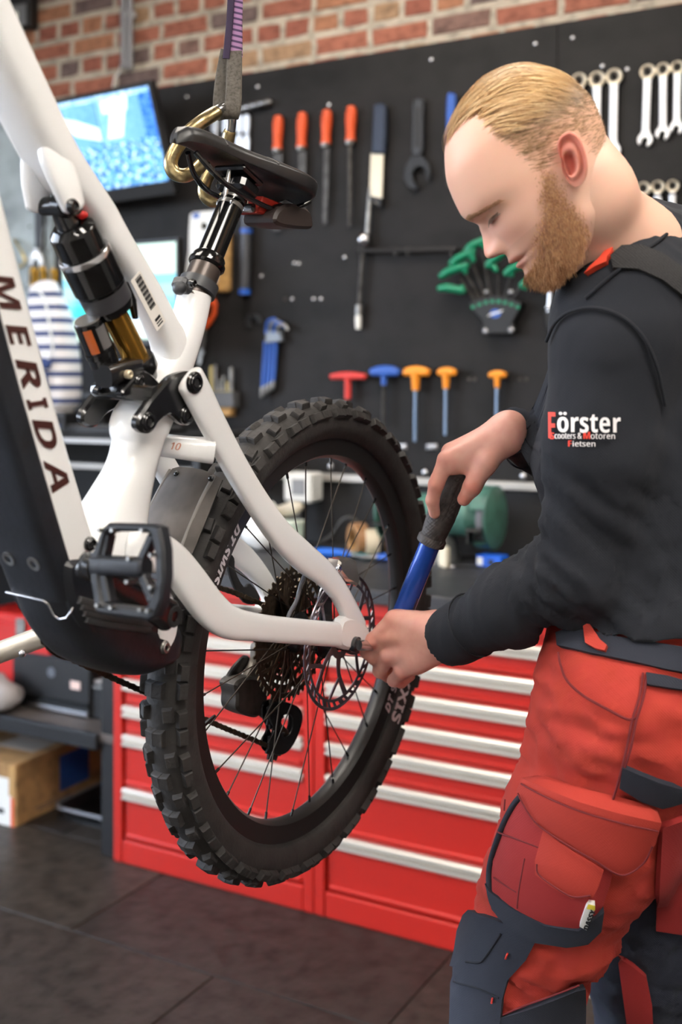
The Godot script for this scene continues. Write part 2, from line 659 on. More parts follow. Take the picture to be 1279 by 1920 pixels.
func make_materials() -> void:
	var grain := noise_tex(0.02, [[0.0, grey(0.62)], [0.45, grey(0.9)], [1.0, grey(1.0)]], 512, 5)
	var blot := noise_tex(0.008, [[0.0, grey(0.7)], [0.5, grey(0.92)], [1.0, grey(1.0)]], 512, 3, false, 1.0, FastNoiseLite.TYPE_SIMPLEX_SMOOTH, 9)
	var bump := noise_tex(0.035, [], 512, 5, true, 6.0)
	M.bump = bump
	M.grain = grain
	M.blot = blot
	var weave_n := weave_normal()
	M.weave = weave_n
	M.mortar = tri(mat(rgb8(204, 192, 174), 0.95), grain, 1.6, bump, 1.2, true)
	var bc := [rgb8(180, 112, 90), rgb8(166, 100, 82), rgb8(188, 130, 98), rgb8(140, 108, 98), rgb8(124, 104, 100), rgb8(182, 146, 114), rgb8(174, 108, 88)]
	M.brick = []
	for c in bc: M.brick.append(tri(mat(c, 0.9), grain, 2.2, bump, 1.0, true))
	var fl := noise_tex(0.012, [[0.0, grey(0.66)], [0.5, grey(0.9)], [1.0, grey(1.0)]], 1024, 5, false, 1.0, FastNoiseLite.TYPE_SIMPLEX_SMOOTH, 21)
	M.floor = []
	for c in [rgb8(60, 54, 50), rgb8(56, 50, 47), rgb8(63, 57, 52)]:
		var f := tri(mat(c, 0.42, 0.0, 0.32), fl, 1.1, bump, 0.12, true)
		M.floor.append(f)
	M.joint = mat(rgb8(38, 34, 32), 0.8)
	M.plaster = tri(mat(rgb8(205, 200, 192), 0.9), blot, 0.7, bump, 0.2, true)
	M.dark_wall = tri(mat(rgb8(30, 29, 31), 0.7), blot, 1.0, bump, 0.2, true)
	M.board = tri(mat(rgb8(41, 39, 39), 0.55, 0.0, 0.3), blot, 1.3, bump, 0.1, true)
	M.bluegrey = tri(mat(rgb8(190, 204, 208), 0.5), blot, 1.4, bump, 0.08, true)
	M.black = mat(rgb8(22, 22, 24), 0.45)
	M.black_matte = tri(mat(rgb8(30, 30, 32), 0.8), blot, 4.0)
	M.black_gloss = mat(rgb8(14, 14, 15), 0.12)
	M.rubber = tri(mat(rgb8(40, 39, 40), 0.75), blot, 6.0, bump, 0.3)
	M.chrome = mat(rgb8(205, 205, 208), 0.22, 1.0)
	M.steel = tri(mat(rgb8(176, 174, 170), 0.36, 1.0), blot, 5.0)
	M.dark_steel = tri(mat(rgb8(92, 88, 84), 0.42, 1.0), blot, 5.0)
	M.alu = mat(rgb8(226, 219, 206), 0.36, 0.6)
	M.white = mat(rgb8(236, 236, 232), 0.4)
	M.orange = mat(rgb8(226, 88, 40), 0.45)
	M.amber = mat(rgb8(244, 150, 38), 0.42)
	M.red_plastic = mat(rgb8(214, 58, 52), 0.42)
	M.blue_plastic = mat(rgb8(46, 92, 178), 0.4)
	M.green_plastic = mat(rgb8(10, 128, 92), 0.35)
	M.grinder_green = tri(mat(rgb8(78, 124, 110), 0.4), blot, 4.0)
	M.cabinet = mat(rgb8(194, 40, 31), 0.36)
	M.worktop = tri(mat(rgb8(58, 58, 62), 0.5), blot, 2.0, bump, 0.1)
	M.cardboard = tri(mat(rgb8(196, 152, 100), 0.85), blot, 2.5)
	M.gold = mat(rgb8(196, 176, 120), 0.3, 1.0)
	M.wood = tri(mat(rgb8(206, 160, 98), 0.6), grain, 3.0)

func weave_normal() -> ImageTexture:
	var n := 128
	var im := Image.create(n, n, false, Image.FORMAT_RGB8)
	for y in n:
		for x in n:
			var h := 0.5 + 0.25 * sin(TAU * (x + y) / 8.0) + 0.25 * sin(TAU * (x - y) / 16.0)
			im.set_pixel(x, y, Color(h, h, h))
	im.bump_map_to_normal_map(3.0)
	return ImageTexture.create_from_image(im)

# ---------- the room

func slab(u0: float, u1: float, y0: float, y1: float, d0: float, d1: float, b := 0.0) -> MB:   # a box in wall coordinates, in world positions
	var m := MB.new()
	m.box(Vector3(u1 - u0, y1 - y0, d1 - d0), b, Transform3D(Basis(UX, YY, NX), wp((u0 + u1) / 2, (y0 + y1) / 2, (d0 + d1) / 2)))
	return m

func make_room() -> void:
	var U0 := -4.6
	var U1 := 2.8
	var D1 := 6.6
	var wall := struct("wall_back", slab(U0 - 0.2, U1 + 0.2, 0, 3.4, -0.25, -0.017), M.mortar)
	make_bricks(wall)
	struct("wall_right", slab(U1, U1 + 0.2, 0, 3.4, -0.2, D1), M.plaster)
	struct("wall_front", slab(U0 - 0.2, U1 + 0.2, 0, 3.4, D1, D1 + 0.2), M.plaster)
	struct("ceiling", slab(U0 - 0.2, U1 + 0.2, 3.4, 3.55, -0.25, D1 + 0.2), M.plaster)
	# the shop front on the left: a wide window between wall pieces
	var w := MB.new()
	for q in [[-0.2, 1.6, 0.0, 3.4], [6.2, D1, 0.0, 3.4], [1.6, 6.2, 0.0, 0.5], [1.6, 6.2, 3.0, 3.4]]:
		w.merge(slab(U0 - 0.2, U0, q[2], q[3], q[0], q[1]))
	struct("wall_left", w, M.plaster)
	var win := thing("window_1", "", "", wp(U0 - 0.1, 0.5, 3.9))
	win.basis = Basis(NX, YY, -UX)
	win.set_meta("kind", "structure")
	var fr := MB.new()
	for x in [-2.27, -0.77, 0.77, 2.27]: fr.box(Vector3(0.06, 2.5, 0.08), 0.004, at_(x, 1.25, 0))
	for y in [0.03, 2.47]: fr.box(Vector3(4.6, 0.06, 0.08), 0.004, at_(0, y, 0))
	part("window_frame", fr, M.black, win)
	var glass := mat(Color(0.95, 0.98, 1.0, 0.06), 0.02)
	glass.transparency = BaseMaterial3D.TRANSPARENCY_ALPHA
	for x in [-1.52, 0.0, 1.52]:
		var g := MB.new()
		g.box(Vector3(1.48, 2.4, 0.008), 0.001, at_(x, 1.25, 0))
		part("pane", g, glass, win)
	make_floor(U0, U1, D1)
	# black wainscot below the tool board, above and under the worktop
	var dw := struct("trim_1", slab(U0, U1, 0, 1.085, -0.016, -0.004), M.dark_wall)
	dw.set_meta("label", "dark panelling under the tool board behind the bench")

func make_floor(U0: float, U1: float, D1: float) -> void:
	var fl := struct("floor", slab(U0 - 0.2, U1 + 0.2, -0.2, -0.004, -0.25, D1 + 0.2), M.joint)
	var meshes := []
	var mb := MB.new()
	mb.box(Vector3(0.896, 0.012, 0.446), 0.0015)
	var me := mb.commit()
	# planks of 0.9 x 0.45 m in a running bond, laid where the camera looks; the rest of the floor is larger sheets of the same
	var k := 0
	for r in range(-2, 9):
		for c in range(-5, 3):
			var u := c * 0.9 + (0.45 if r % 2 else 0.0) - 0.2
			var d := r * 0.45 + 0.35
			if u - 0.45 < U0 or u + 0.45 > U1 or d - 0.225 < -0.2: continue
			k += 1
			var o := MeshInstance3D.new()
			o.name = "floor_tile" if k == 1 else "floor_tile_%03d" % (k - 1)
			o.mesh = me
			o.material_override = M.floor[rng.randi() % 3]
			fl.add_child(o, true)
			o.transform = Transform3D(Basis(UX, YY, NX), wp(u, -0.006, d))
	var rest := MB.new()
	for r in 5:
		rest.merge(slab(U0, U1, -0.012, -0.0, 4.18 + r * 0.48, 4.656 + r * 0.48, 0.001))
	part("floor_sheet", rest, M.floor[0], fl)

func make_bricks(wall: Node3D) -> void:
	var shapes := [[], []]
	for kind in 2:
		var L: float = [0.191, 0.091][kind]
		for v in 5:
			var poly := PackedVector2Array()
			for e in [[-1, -1], [0, -1], [1, -1], [1, 0], [1, 1], [0, 1], [-1, 1], [-1, 0]]:
				poly.append(Vector2(e[0] * L / 2 + rng.randf_range(-0.003, 0.003), e[1] * 0.0268 + rng.randf_range(-0.0022, 0.0022)))
			var mb := MB.new()
			mb.extrude(poly, -0.03, 0.0, 0.004)
			shapes[kind].append(mb.commit())
	var n := 0
	for row in 12:
		var y := 2.215 + row * 0.0745
		var hd := row % 2
		var L: float = [0.212, 0.112][hd]
		var u := -3.75 + (0.0 if hd else 0.055)
		while u < 0.35:
			if y > 2.40 or u < -2.95:
				var o := MeshInstance3D.new()
				o.name = "brick" if n == 0 else "brick_%03d" % n
				n += 1
				o.mesh = shapes[hd][rng.randi() % 5]
				var w := rng.randf()
				o.material_override = M.brick[0 if w < 0.25 else 1 if w < 0.45 else 2 if w < 0.57 else 6 if w < 0.75 else 3 if w < 0.85 else 4 if w < 0.92 else 5]
				wall.add_child(o, true)
				o.transform = Transform3D(Basis(UX, YY, NX), wp(u, y + rng.randf_range(-0.002, 0.002), -0.0125 + rng.randf_range(-0.002, 0.0015)))
			u += L

# ---------- the tool board and what hangs on it

func W(p: Array, d: float, root: Node3D) -> PackedVector2Array:      # photo outline on the plane d in front of the board -> the thing's own x, y
	var o := PackedVector2Array()
	var u0 := UX.dot(root.position)
	for q in p:
		var w := uv_(q[0], q[1], d)
		o.append(Vector2(w.x - u0, w.y - root.position.y))
	return o

func P3(x: float, y: float, d: float, root: Node3D) -> Vector3:
	var w := uv_(x, y, d)
	return Vector3(w.x - UX.dot(root.position), w.y - root.position.y, d)

func plate(called: String, root: Node3D, p: Array, d0: float, d1: float, m: Material, b := 0.0012, smooth := false, hole := PackedVector2Array()) -> MeshInstance3D:
	var w := W(p, d1, root)
	if smooth:
		var a := []
		for q in w: a.append(q)
		w = spline2(a, 4)
	var mb := MB.new()
	mb.extrude(w, d0, d1, b, Transform3D(), hole)
	return part(called, mb, m, root)

func hang(called: String, label: String, cat: String, x: float, y: float, group := "") -> Node3D:
	return wthing(called, label, cat, pw(x, y, 0.0), group)

func peg(root: Node3D, x: float, y: float, dn := 0.03) -> void:      # the hook a tool hangs on
	var mb := MB.new()
	var p := P3(x, y, 0.0, root)
	mb.tube(V3([p, p + Vector3(0, 0, dn), p + Vector3(0, 0.006, dn + 0.004)]), 0.002, 6)
	part("hook", mb, M.dark_steel, root)

func make_wall_tools() -> void:
	# --- the board: black panels, screws
	var bd := wthing("tool_board", "black tool board of joined panels along the brick wall", "tool board", wp(-1.6, 1.1, -0.006))
	bd.set_meta("kind", "structure")
	var edges := [-3.02, -2.28, -1.05, 0.17, 1.4]
	for k in 4:
		var mb := MB.new()
		mb.box(Vector3(edges[k + 1] - edges[k] - 0.002, 1.357, 0.012), 0.001, at_((edges[k] + edges[k + 1]) / 2 + 1.6, 0.6785, 0))
		part("board_panel", mb, M.board, bd)
	for s in [[350, 182], [483, 163], [617, 197], [809, 112], [1004, 82], [1074, 71], [1130, 124], [490, 518], [535, 561], [548, 561], [588, 561], [602, 561], [578, 350], [646, 483], [880, 712], [890, 712], [975, 712], [986, 712], [560, 495], [552, 494], [1176, 130]]:
		var mb := MB.new()
		var p := P3(s[0], s[1], 0.0, bd)
		p.z = 0.006
		mb.lathe([[0, 0], [0.0062, 0], [0.0062, 0.0016], [0.004, 0.0032], [0.0, 0.0036]], 12, Transform3D(rot(Vector3.RIGHT, 90).basis, p))
		part("screw", mb, M.chrome if s[0] != 535 and s[1] != 712 else M.dark_steel, bd)
	# the grey-blue steel panel left of it, with a spanner row hung on it
	var gp := wthing("trim_2", "pale grey-blue steel panel on the wall left of the black board", "panel", wp(-3.55, 1.1, -0.004))
	gp.set_meta("kind", "structure")
	var gm := MB.new()
	gm.box(Vector3(1.04, 1.33, 0.018), 0.003, at_(0, 0.68, 0))
	part("panel_sheet", gm, M.bluegrey, gp)
	for x in 5:
		for y in 5:
			var h := MB.new()
			h.lathe([[0, 0], [0.006, 0], [0.006, 0.001], [0, 0.001]], 8, Transform3D(rot(Vector3.RIGHT, 90).basis, Vector3(-0.4 + x * 0.2, 0.15 + y * 0.25, 0.0092)))
			part("hole", h, M.dark_steel, gp)
	make_files()
	make_wrenches()
	make_t_handles()
	make_hex_fan()
	make_odd_tools()
	make_conduit_and_screens()

func make_files() -> void:
	var spec := [
		["flat file with orange handle, leftmost of four on the board", 521, 216, 286, 12, [[512, 288], [529, 288], [529, 310], [525, 432], [511, 432], [513, 330]], 0.004],
		["wide flat file with orange handle, second of four from the left", 566, 210, 282, 12, [[559, 283], [574, 283], [573, 330], [571, 424], [560, 424], [559, 330]], 0.004],
		["slim half-round file with orange handle, second of four from the right", 612, 205, 276, 12, [[607, 277], [617, 277], [616, 340], [612, 420], [605, 420], [606, 340]], 0.005],
		["round rat-tail file with orange handle, nearest the black handled knife", 658, 198, 271, 12, [], 0.004]]
	for s in spec:
		var t := hang("metal_file", s[0], "file", s[1], s[2], "orange handled files on the board")
		var a := P3(s[1] + 1, s[2], 0.018, t)
		var b := P3(s[1] - 1, s[3], 0.018, t)
		var L := a.distance_to(b)
		var r := 0.0185
		var mb := MB.new()
		mb.lathe([[0, 0], [r * 0.42, 0.001], [r * 0.8, 0.006], [r * 0.98, 0.02], [r, 0.045], [r * 0.86, L * 0.62], [r * 0.82, L * 0.8], [r * 1.0, L - 0.014], [r * 1.0, L - 0.012], [0, L - 0.012]], 16, along(a, b))
		part("handle", mb, M.orange, t)
		var fe := MB.new()
		fe.lathe([[0, L - 0.012], [r * 0.92, L - 0.0119], [r * 0.84, L], [0, L]], 16, along(a, b))
		part("ferrule", fe, M.steel, t)
		var hole := MB.new()
		hole.lathe([[0, 0], [0.005, 0], [0.0055, 0.0025], [0, 0.0025]], 10, Transform3D(rot(Vector3.RIGHT, 90).basis, a + Vector3(0, -0.022, r + 0.016)))
		part("hanging_hole", hole, M.black_matte, t)
		if s[5].size():
			plate("blade", t, s[5], 0.018 - s[6] / 2, 0.018 + s[6] / 2, M.dark_steel, 0.001)
		else:
			var bl := MB.new()
			bl.tube(V3([b, P3(657, 350, 0.018, t), P3(656, 424, 0.018, t)]), [0.0075, 0.0075, 0.005], 12)
			part("blade", bl, M.dark_steel, t)
		peg(t, s[1], s[2] + 12, 0.036)

func wrench(label: String, x: float, y: float, r_px: float, x2: float, y2: float, group: String, open_end := true, flex := false, cat := "wrench") -> void:
	var t := hang("combination_wrench", label, cat, x, y, group)
	var d := 0.012
	var a := P3(x, y, d, t)
	var b := P3(x2, y2, d, t)
	var z := NX.dot(pw(x, y, d)) / NX.dot(ray(x, y))
	var r := r_px / F * z
	var dir := (b - a)
	var L := Vector2(dir.x, dir.y).length()
	var ang := atan2(dir.y, dir.x) + PI / 2
	var X := Transform3D(Basis(Vector3.BACK, ang), Vector3(a.x, a.y, 0))
	# ring with its ratchet insert
	var ring := MB.new()
	ring.lathe([[r * 0.62, -0.0065], [r * 0.9, -0.0065], [r, -0.004], [r, 0.004], [r * 0.9, 0.0065], [r * 0.62, 0.0065]], 24, X * Transform3D(rot(Vector3.RIGHT, 90).basis, Vector3(0, 0, d)), true)
	part("ring_end", ring, M.ring, t)
	var ins := MB.new()
	ins.extrude(circle2(r * 0.64, 24), d - 0.0045, d + 0.0045, 0.0008, X, circle2(r * 0.36, 12))
	part("ratchet_ring", ins, M.dark_steel, t)
	var w0 := r * 0.52
	var w1 := r * 0.5
	var sh := MB.new()
	var y0 := -r * 0.86
	if flex:
		var fx := MB.new()
		fx.ball(Vector3(0, y0 - r * 0.28, d), Vector3(r * 0.5, r * 0.42, 0.008), 14, X)
		part("flex_joint", fx, M.chrome, t)
		y0 -= r * 0.55
	sh.sweep(V3([Vector3(0, y0, d), Vector3(0, y0 - 0.012, d), Vector3(0, -L * 0.5, d), Vector3(0, -L + r * 1.25, d), Vector3(0, -L + r * 0.7, d)]), [w0 * 1.15, w0, w1, w1, w1 * 1.3], [0.004, 0.0042, 0.0036, 0.0036, 0.0042], Vector3.RIGHT, 14, 3.0, true, false, X)
	part("shank", sh, M.wrench, t)
	if open_end:
		var j := []
		var ro := r * 0.98
		for q in 15:      # open jaw: a disc with a slot turned by 15 degrees
			var th := deg_to_rad(-90 + 32 + q * (360 - 64) / 14.0)
			j.append(Vector2(cos(th), sin(th)) * ro)
		j.append(Vector2(-ro * 0.42, -ro * 0.55))
		j.append(Vector2(-ro * 0.40, ro * 0.12))
		j.append(Vector2(0, ro * 0.34))
		j.append(Vector2(ro * 0.40, ro * 0.12))
		j.append(Vector2(ro * 0.42, -ro * 0.55))
		var jb := MB.new()
		jb.extrude(PackedVector2Array(j), d - 0.0048, d + 0.0048, 0.0012, X * Transform3D(Basis(Vector3.BACK, deg_to_rad(-15)), Vector3(0, -L, 0)))
		part("open_end", jb, M.wrench, t)
	peg(t, x, y - r_px * 0.1, 0.024)

func make_wrenches() -> void:
	M.wrench = mat(rgb8(222, 224, 228), 0.3, 0.85)
	M.ring = mat(rgb8(240, 228, 204), 0.3, 0.75)
	var g := "ratchet wrenches in the upper row"
	wrench("ratchet wrench half hidden behind the back of the mechanic's head, leftmost of the row", 1086, 152, 15, 1084, 290, g)
	wrench("ratchet wrench just right of the mechanic's head, its shank partly covered by the hair", 1120, 149, 15.5, 1118, 288, g)
	wrench("ratchet wrench seen whole beside the mechanic's head, right of its group of three", 1152, 144, 15.5, 1149, 282, g)
	wrench("long ratchet wrench, left of the three at the right photo edge", 1215, 135, 14.5, 1210, 262, g)
	wrench("ratchet wrench, middle of the three at the right photo edge", 1244, 131, 13.5, 1243, 250, g)
	wrench("ratchet wrench, right of the three at the right photo edge", 1271, 127, 13, 1269, 239, g)
	g = "flex head wrenches above the shoulder"
	wrench("flex head wrench whose ring peeks out right behind the mechanic's neck", 1178, 353, 11, 1176, 480, g, true, true)
	wrench("flex head wrench over the collar, largest ring of the lower row", 1207, 354, 13, 1206, 475, g, true, true)
	wrench("flex head wrench above the shoulder strap, second from the right of the lower row", 1234, 351, 12.5, 1233, 465, g, true, true)
	wrench("flex head wrench above the shoulder strap, rightmost of the lower row", 1262, 349, 12, 1261, 455, g, true, true)
	# spanners behind the chin and their black holder
	var t := hang("spanner_holder", "small black holder behind the shoulder with two chrome spanners standing in it", "tool holder", 1036, 596)
	plate("holder_body", t, [[1020, 584], [1054, 582], [1052, 612], [1046, 620], [1024, 620]], 0.0, 0.045, M.black, 0.004)
	for x in [1029, 1047]:
		var s := hang("chrome_spanner", "slim chrome spanner standing in the black holder, " + ("left" if x == 1029 else "right") + " of the two", "wrench", x, 577, "chrome spanners behind the shoulder")
		var mb := MB.new()
		mb.sweep(V3([P3(x, 588, 0.024, s), P3(x + 2, 560, 0.024, s), P3(x + 4, 500, 0.024, s)]), [0.007, 0.006, 0.006], 0.004, Vector3.RIGHT, 12, 3.0)
		part("shank", mb, M.wrench, s)
		var kb := MB.new()
		kb.ball(P3(x, 577, 0.024, s), Vector3(0.011, 0.009, 0.008), 14)
		part("collar", kb, M.chrome, s)
	wrench("chrome spanner hanging behind the beard tip", 1075, 440, 13, 1078, 560, "", true)

func t_handle(label: String, m: Material, bar: Array, sleeve: Array, tip: float, sh_m: Material, plain_stem: bool) -> void:
	var t := hang("hex_driver", label, "hex driver", (bar[0] + bar[2]) / 2.0, bar[1], "T-handle drivers in a row")
	var d := 0.028
	var yb: float = (bar[1] + bar[3]) / 2.0
	var a := P3(bar[0], yb, d, t)
	var b := P3(bar[2], yb, d, t)
	var h := P3(bar[0], bar[1], d, t).distance_to(P3(bar[0], bar[3], d, t)) / 2
	var c := a.lerp(b, 0.5)
	var mb := MB.new()
	mb.sweep(spline(V3([a + Vector3(h * 0.6, -h * 0.1, 0), a.lerp(b, 0.25) + Vector3(0, h * 0.05, 0), c + Vector3(0, h * 0.1, 0), a.lerp(b, 0.75) + Vector3(0, h * 0.05, 0), b - Vector3(h * 0.6, h * 0.1, 0)]), 3), spline_f([h * 0.75, h * 0.88, h, h * 0.88, h * 0.75], 3), 0.012, Vector3.UP, 14, 2.6, true, false, Transform3D(), true)
	part("handle", mb, m, t)
	var xc: float = (sleeve[0] + sleeve[1]) / 2.0
	var s0 := P3(xc, yb, d, t)
	var s1 := P3(xc, sleeve[2], d, t)
	var rs := P3(sleeve[0], yb, d, t).distance_to(P3(sleeve[1], yb, d, t)) / 2
	var sl := MB.new()
	sl.tube(V3([s0, s0.lerp(s1, 0.5), s1]), [rs * 1.2, rs, rs * 0.85] if not plain_stem else [rs, rs, rs], 14)
	part("sleeve", sl, m, t)
	var ti := P3(xc - 1.5, tip, d, t)
	var sb := MB.new()
	sb.tube(V3([s1 + Vector3(0, 0.004, 0), ti]), 0.0052, 6)
	part("shaft", sb, sh_m, t)
	var hk := MB.new()
	hk.tube(V3([P3(bar[2] - 4, yb, 0.0, t), P3(bar[2] + 5, yb - 3, d + 0.014, t)]), 0.003, 8)
	part("hook", hk, M.dark_steel, t)
	var pin := MB.new()
	pin.tube(V3([c + Vector3(0, h * 0.4, -0.028), c + Vector3(0, h * 0.4, 0)]), 0.003, 6)
	part("pin", pin, M.dark_steel, t)

func make_t_handles() -> void:
	var sb := mat(rgb8(150, 172, 200), 0.3, 0.9)
	t_handle("red T-handle hex driver, leftmost of the row above the tyre", M.red_plastic, [620, 698, 687, 713], [647, 658, 748], 770, M.dark_steel, true)
	t_handle("blue T-handle hex driver between the red and the orange ones", M.blue_plastic, [694, 686, 751, 707], [715, 725, 722], 800, M.dark_steel, true)
	t_handle("largest orange T-handle hex driver with a long bright shaft", M.amber, [756, 687, 806, 707], [772, 787, 732], 828, sb, false)
	t_handle("medium orange T-handle hex driver, middle of the three orange ones", M.amber, [821, 689, 856, 706], [830, 843, 729], 816, sb, false)
	t_handle("smallest orange T-handle hex driver, alone beside the mechanic's sleeve", M.amber, [917, 695, 950, 710], [927, 938, 727], 790, sb, false)

func make_hex_fan() -> void:
	var t := hang("hex_holder", "black fan-shaped holder for green hex drivers, with a blue oval emblem", "tool holder", 928, 622)
	var p := []
	for k in 9:
		var q := k / 8.0
		p.append([880 + 98 * q, 568 - 14 * sin(PI * q)])
	p.append_array([[975, 578], [960, 606], [964, 616], [955, 626], [910, 626], [902, 616], [906, 604], [884, 580]])
	plate("holder_body", t, p, 0.0, 0.04, M.black, 0.003)
	var lg := MB.new()
	var c := P3(929, 588, 0.0405, t)
	lg.lathe([[0, 0], [0.017, 0], [0.017, 0.001], [0, 0.001]], 24, Transform3D(rot(Vector3.RIGHT, 90).basis.scaled(Vector3(1, 0.78, 1)), c))
	part("emblem", lg, M.blue_plastic, t)
	var st := MB.new()
	st.extrude(PackedVector2Array([Vector2(-0.026, -0.008), Vector2(0.018, 0.004), Vector2(0.027, 0.011), Vector2(-0.014, 0.001)]), 0.0, 0.0006, 0.0, at_(c.x, c.y, c.z + 0.001))
	part("emblem_stripe", st, M.white, t)
	for k in 8:
		var q := (k + 0.5) / 8.0
		var mb := MB.new()
		mb.box(Vector3(0.012, 0.01, 0.001), 0.0002, Transform3D(Basis(Vector3.BACK, (0.5 - q) * 0.7), P3(881 + 96 * q, 578 - 13 * sin(PI * q), 0.0405, t)))
		part("size_mark", mb, M.green_plastic, t)
	for s in [[910, 621], [958, 619], [912, 548], [958, 548]]:
		var mb := MB.new()
		mb.lathe([[0, 0], [0.009, 0], [0.009, 0.004], [0.005, 0.007], [0, 0.007]], 12, Transform3D(rot(Vector3.RIGHT, 90).basis, P3(s[0], s[1], 0.04 if s[1] > 600 else 0.0, t)))
		part("screw", mb, M.chrome, t)
	# the drivers: foot of the shaft, bend, then the handle's two ends
	var d := [
		[[893, 562], [862, 522], [826, 541], [868, 545], "lowest green hex driver on the left of the black fan holder"],
		[[902, 560], [868, 505], [829, 517], [875, 498], "green hex driver second from the bottom on the left of the fan holder"],
		[[911, 558], [884, 487], [848, 494], [887, 471], "green hex driver third from the bottom on the left of the fan holder"],
		[[921, 556], [902, 458], [876, 470], [908, 450], "topmost green hex driver, touching the mechanic's nose in the picture"],
		[[934, 556], [936, 500], [916, 497], [950, 470], "green hex driver right behind the mechanic's lips"],
		[[946, 558], [962, 505], [950, 512], [995, 490], "green hex driver behind the mechanic's beard, upper of the two right ones"],
		[[957, 561], [985, 530], [980, 535], [1022, 520], "green hex driver behind the mechanic's beard, lower of the two right ones"]]
	for s in d:
		var o := hang("hex_driver", s[4], "hex driver", s[0][0], s[0][1], "green hex drivers in the fan holder")
		var sh := MB.new()
		sh.tube(spline(V3([P3(s[0][0] , s[0][1] + 6, 0.03, o), P3(lerpf(s[0][0], s[1][0], 0.6), lerpf(s[0][1], s[1][1], 0.6), 0.04, o), P3(s[1][0], s[1][1], 0.05, o)]), 4), 0.0036, 6)
		part("shaft", sh, M.dark_steel, o)
		var a := P3(s[2][0], s[2][1], 0.052, o)
		var b := P3(s[3][0], s[3][1], 0.052, o)
		var hd := MB.new()
		hd.sweep(spline(V3([a, a.lerp(b, 0.3) + Vector3(0, 0.004, 0), a.lerp(b, 0.65) + Vector3(0, 0.002, 0), b]), 4), spline_f([0.012, 0.0155, 0.014, 0.011], 4), spline_f([0.011, 0.013, 0.012, 0.01], 4), Vector3.BACK, 14, 2.3, true, false, Transform3D(), true)
		part("handle", hd, M.green_plastic, o)
		var nk := MB.new()
		var e := b if s[2][0] < 900 else a
		var f := P3(s[1][0], s[1][1], 0.05, o)
		nk.tube(V3([e.lerp(a.lerp(b, 0.5), 0.25), e.lerp(f, 0.6) + Vector3(0.004, -0.012, 0)]), [0.012, 0.008], 12, true, false, Transform3D(), true)
		part("handle_neck", nk, M.green_plastic, o)

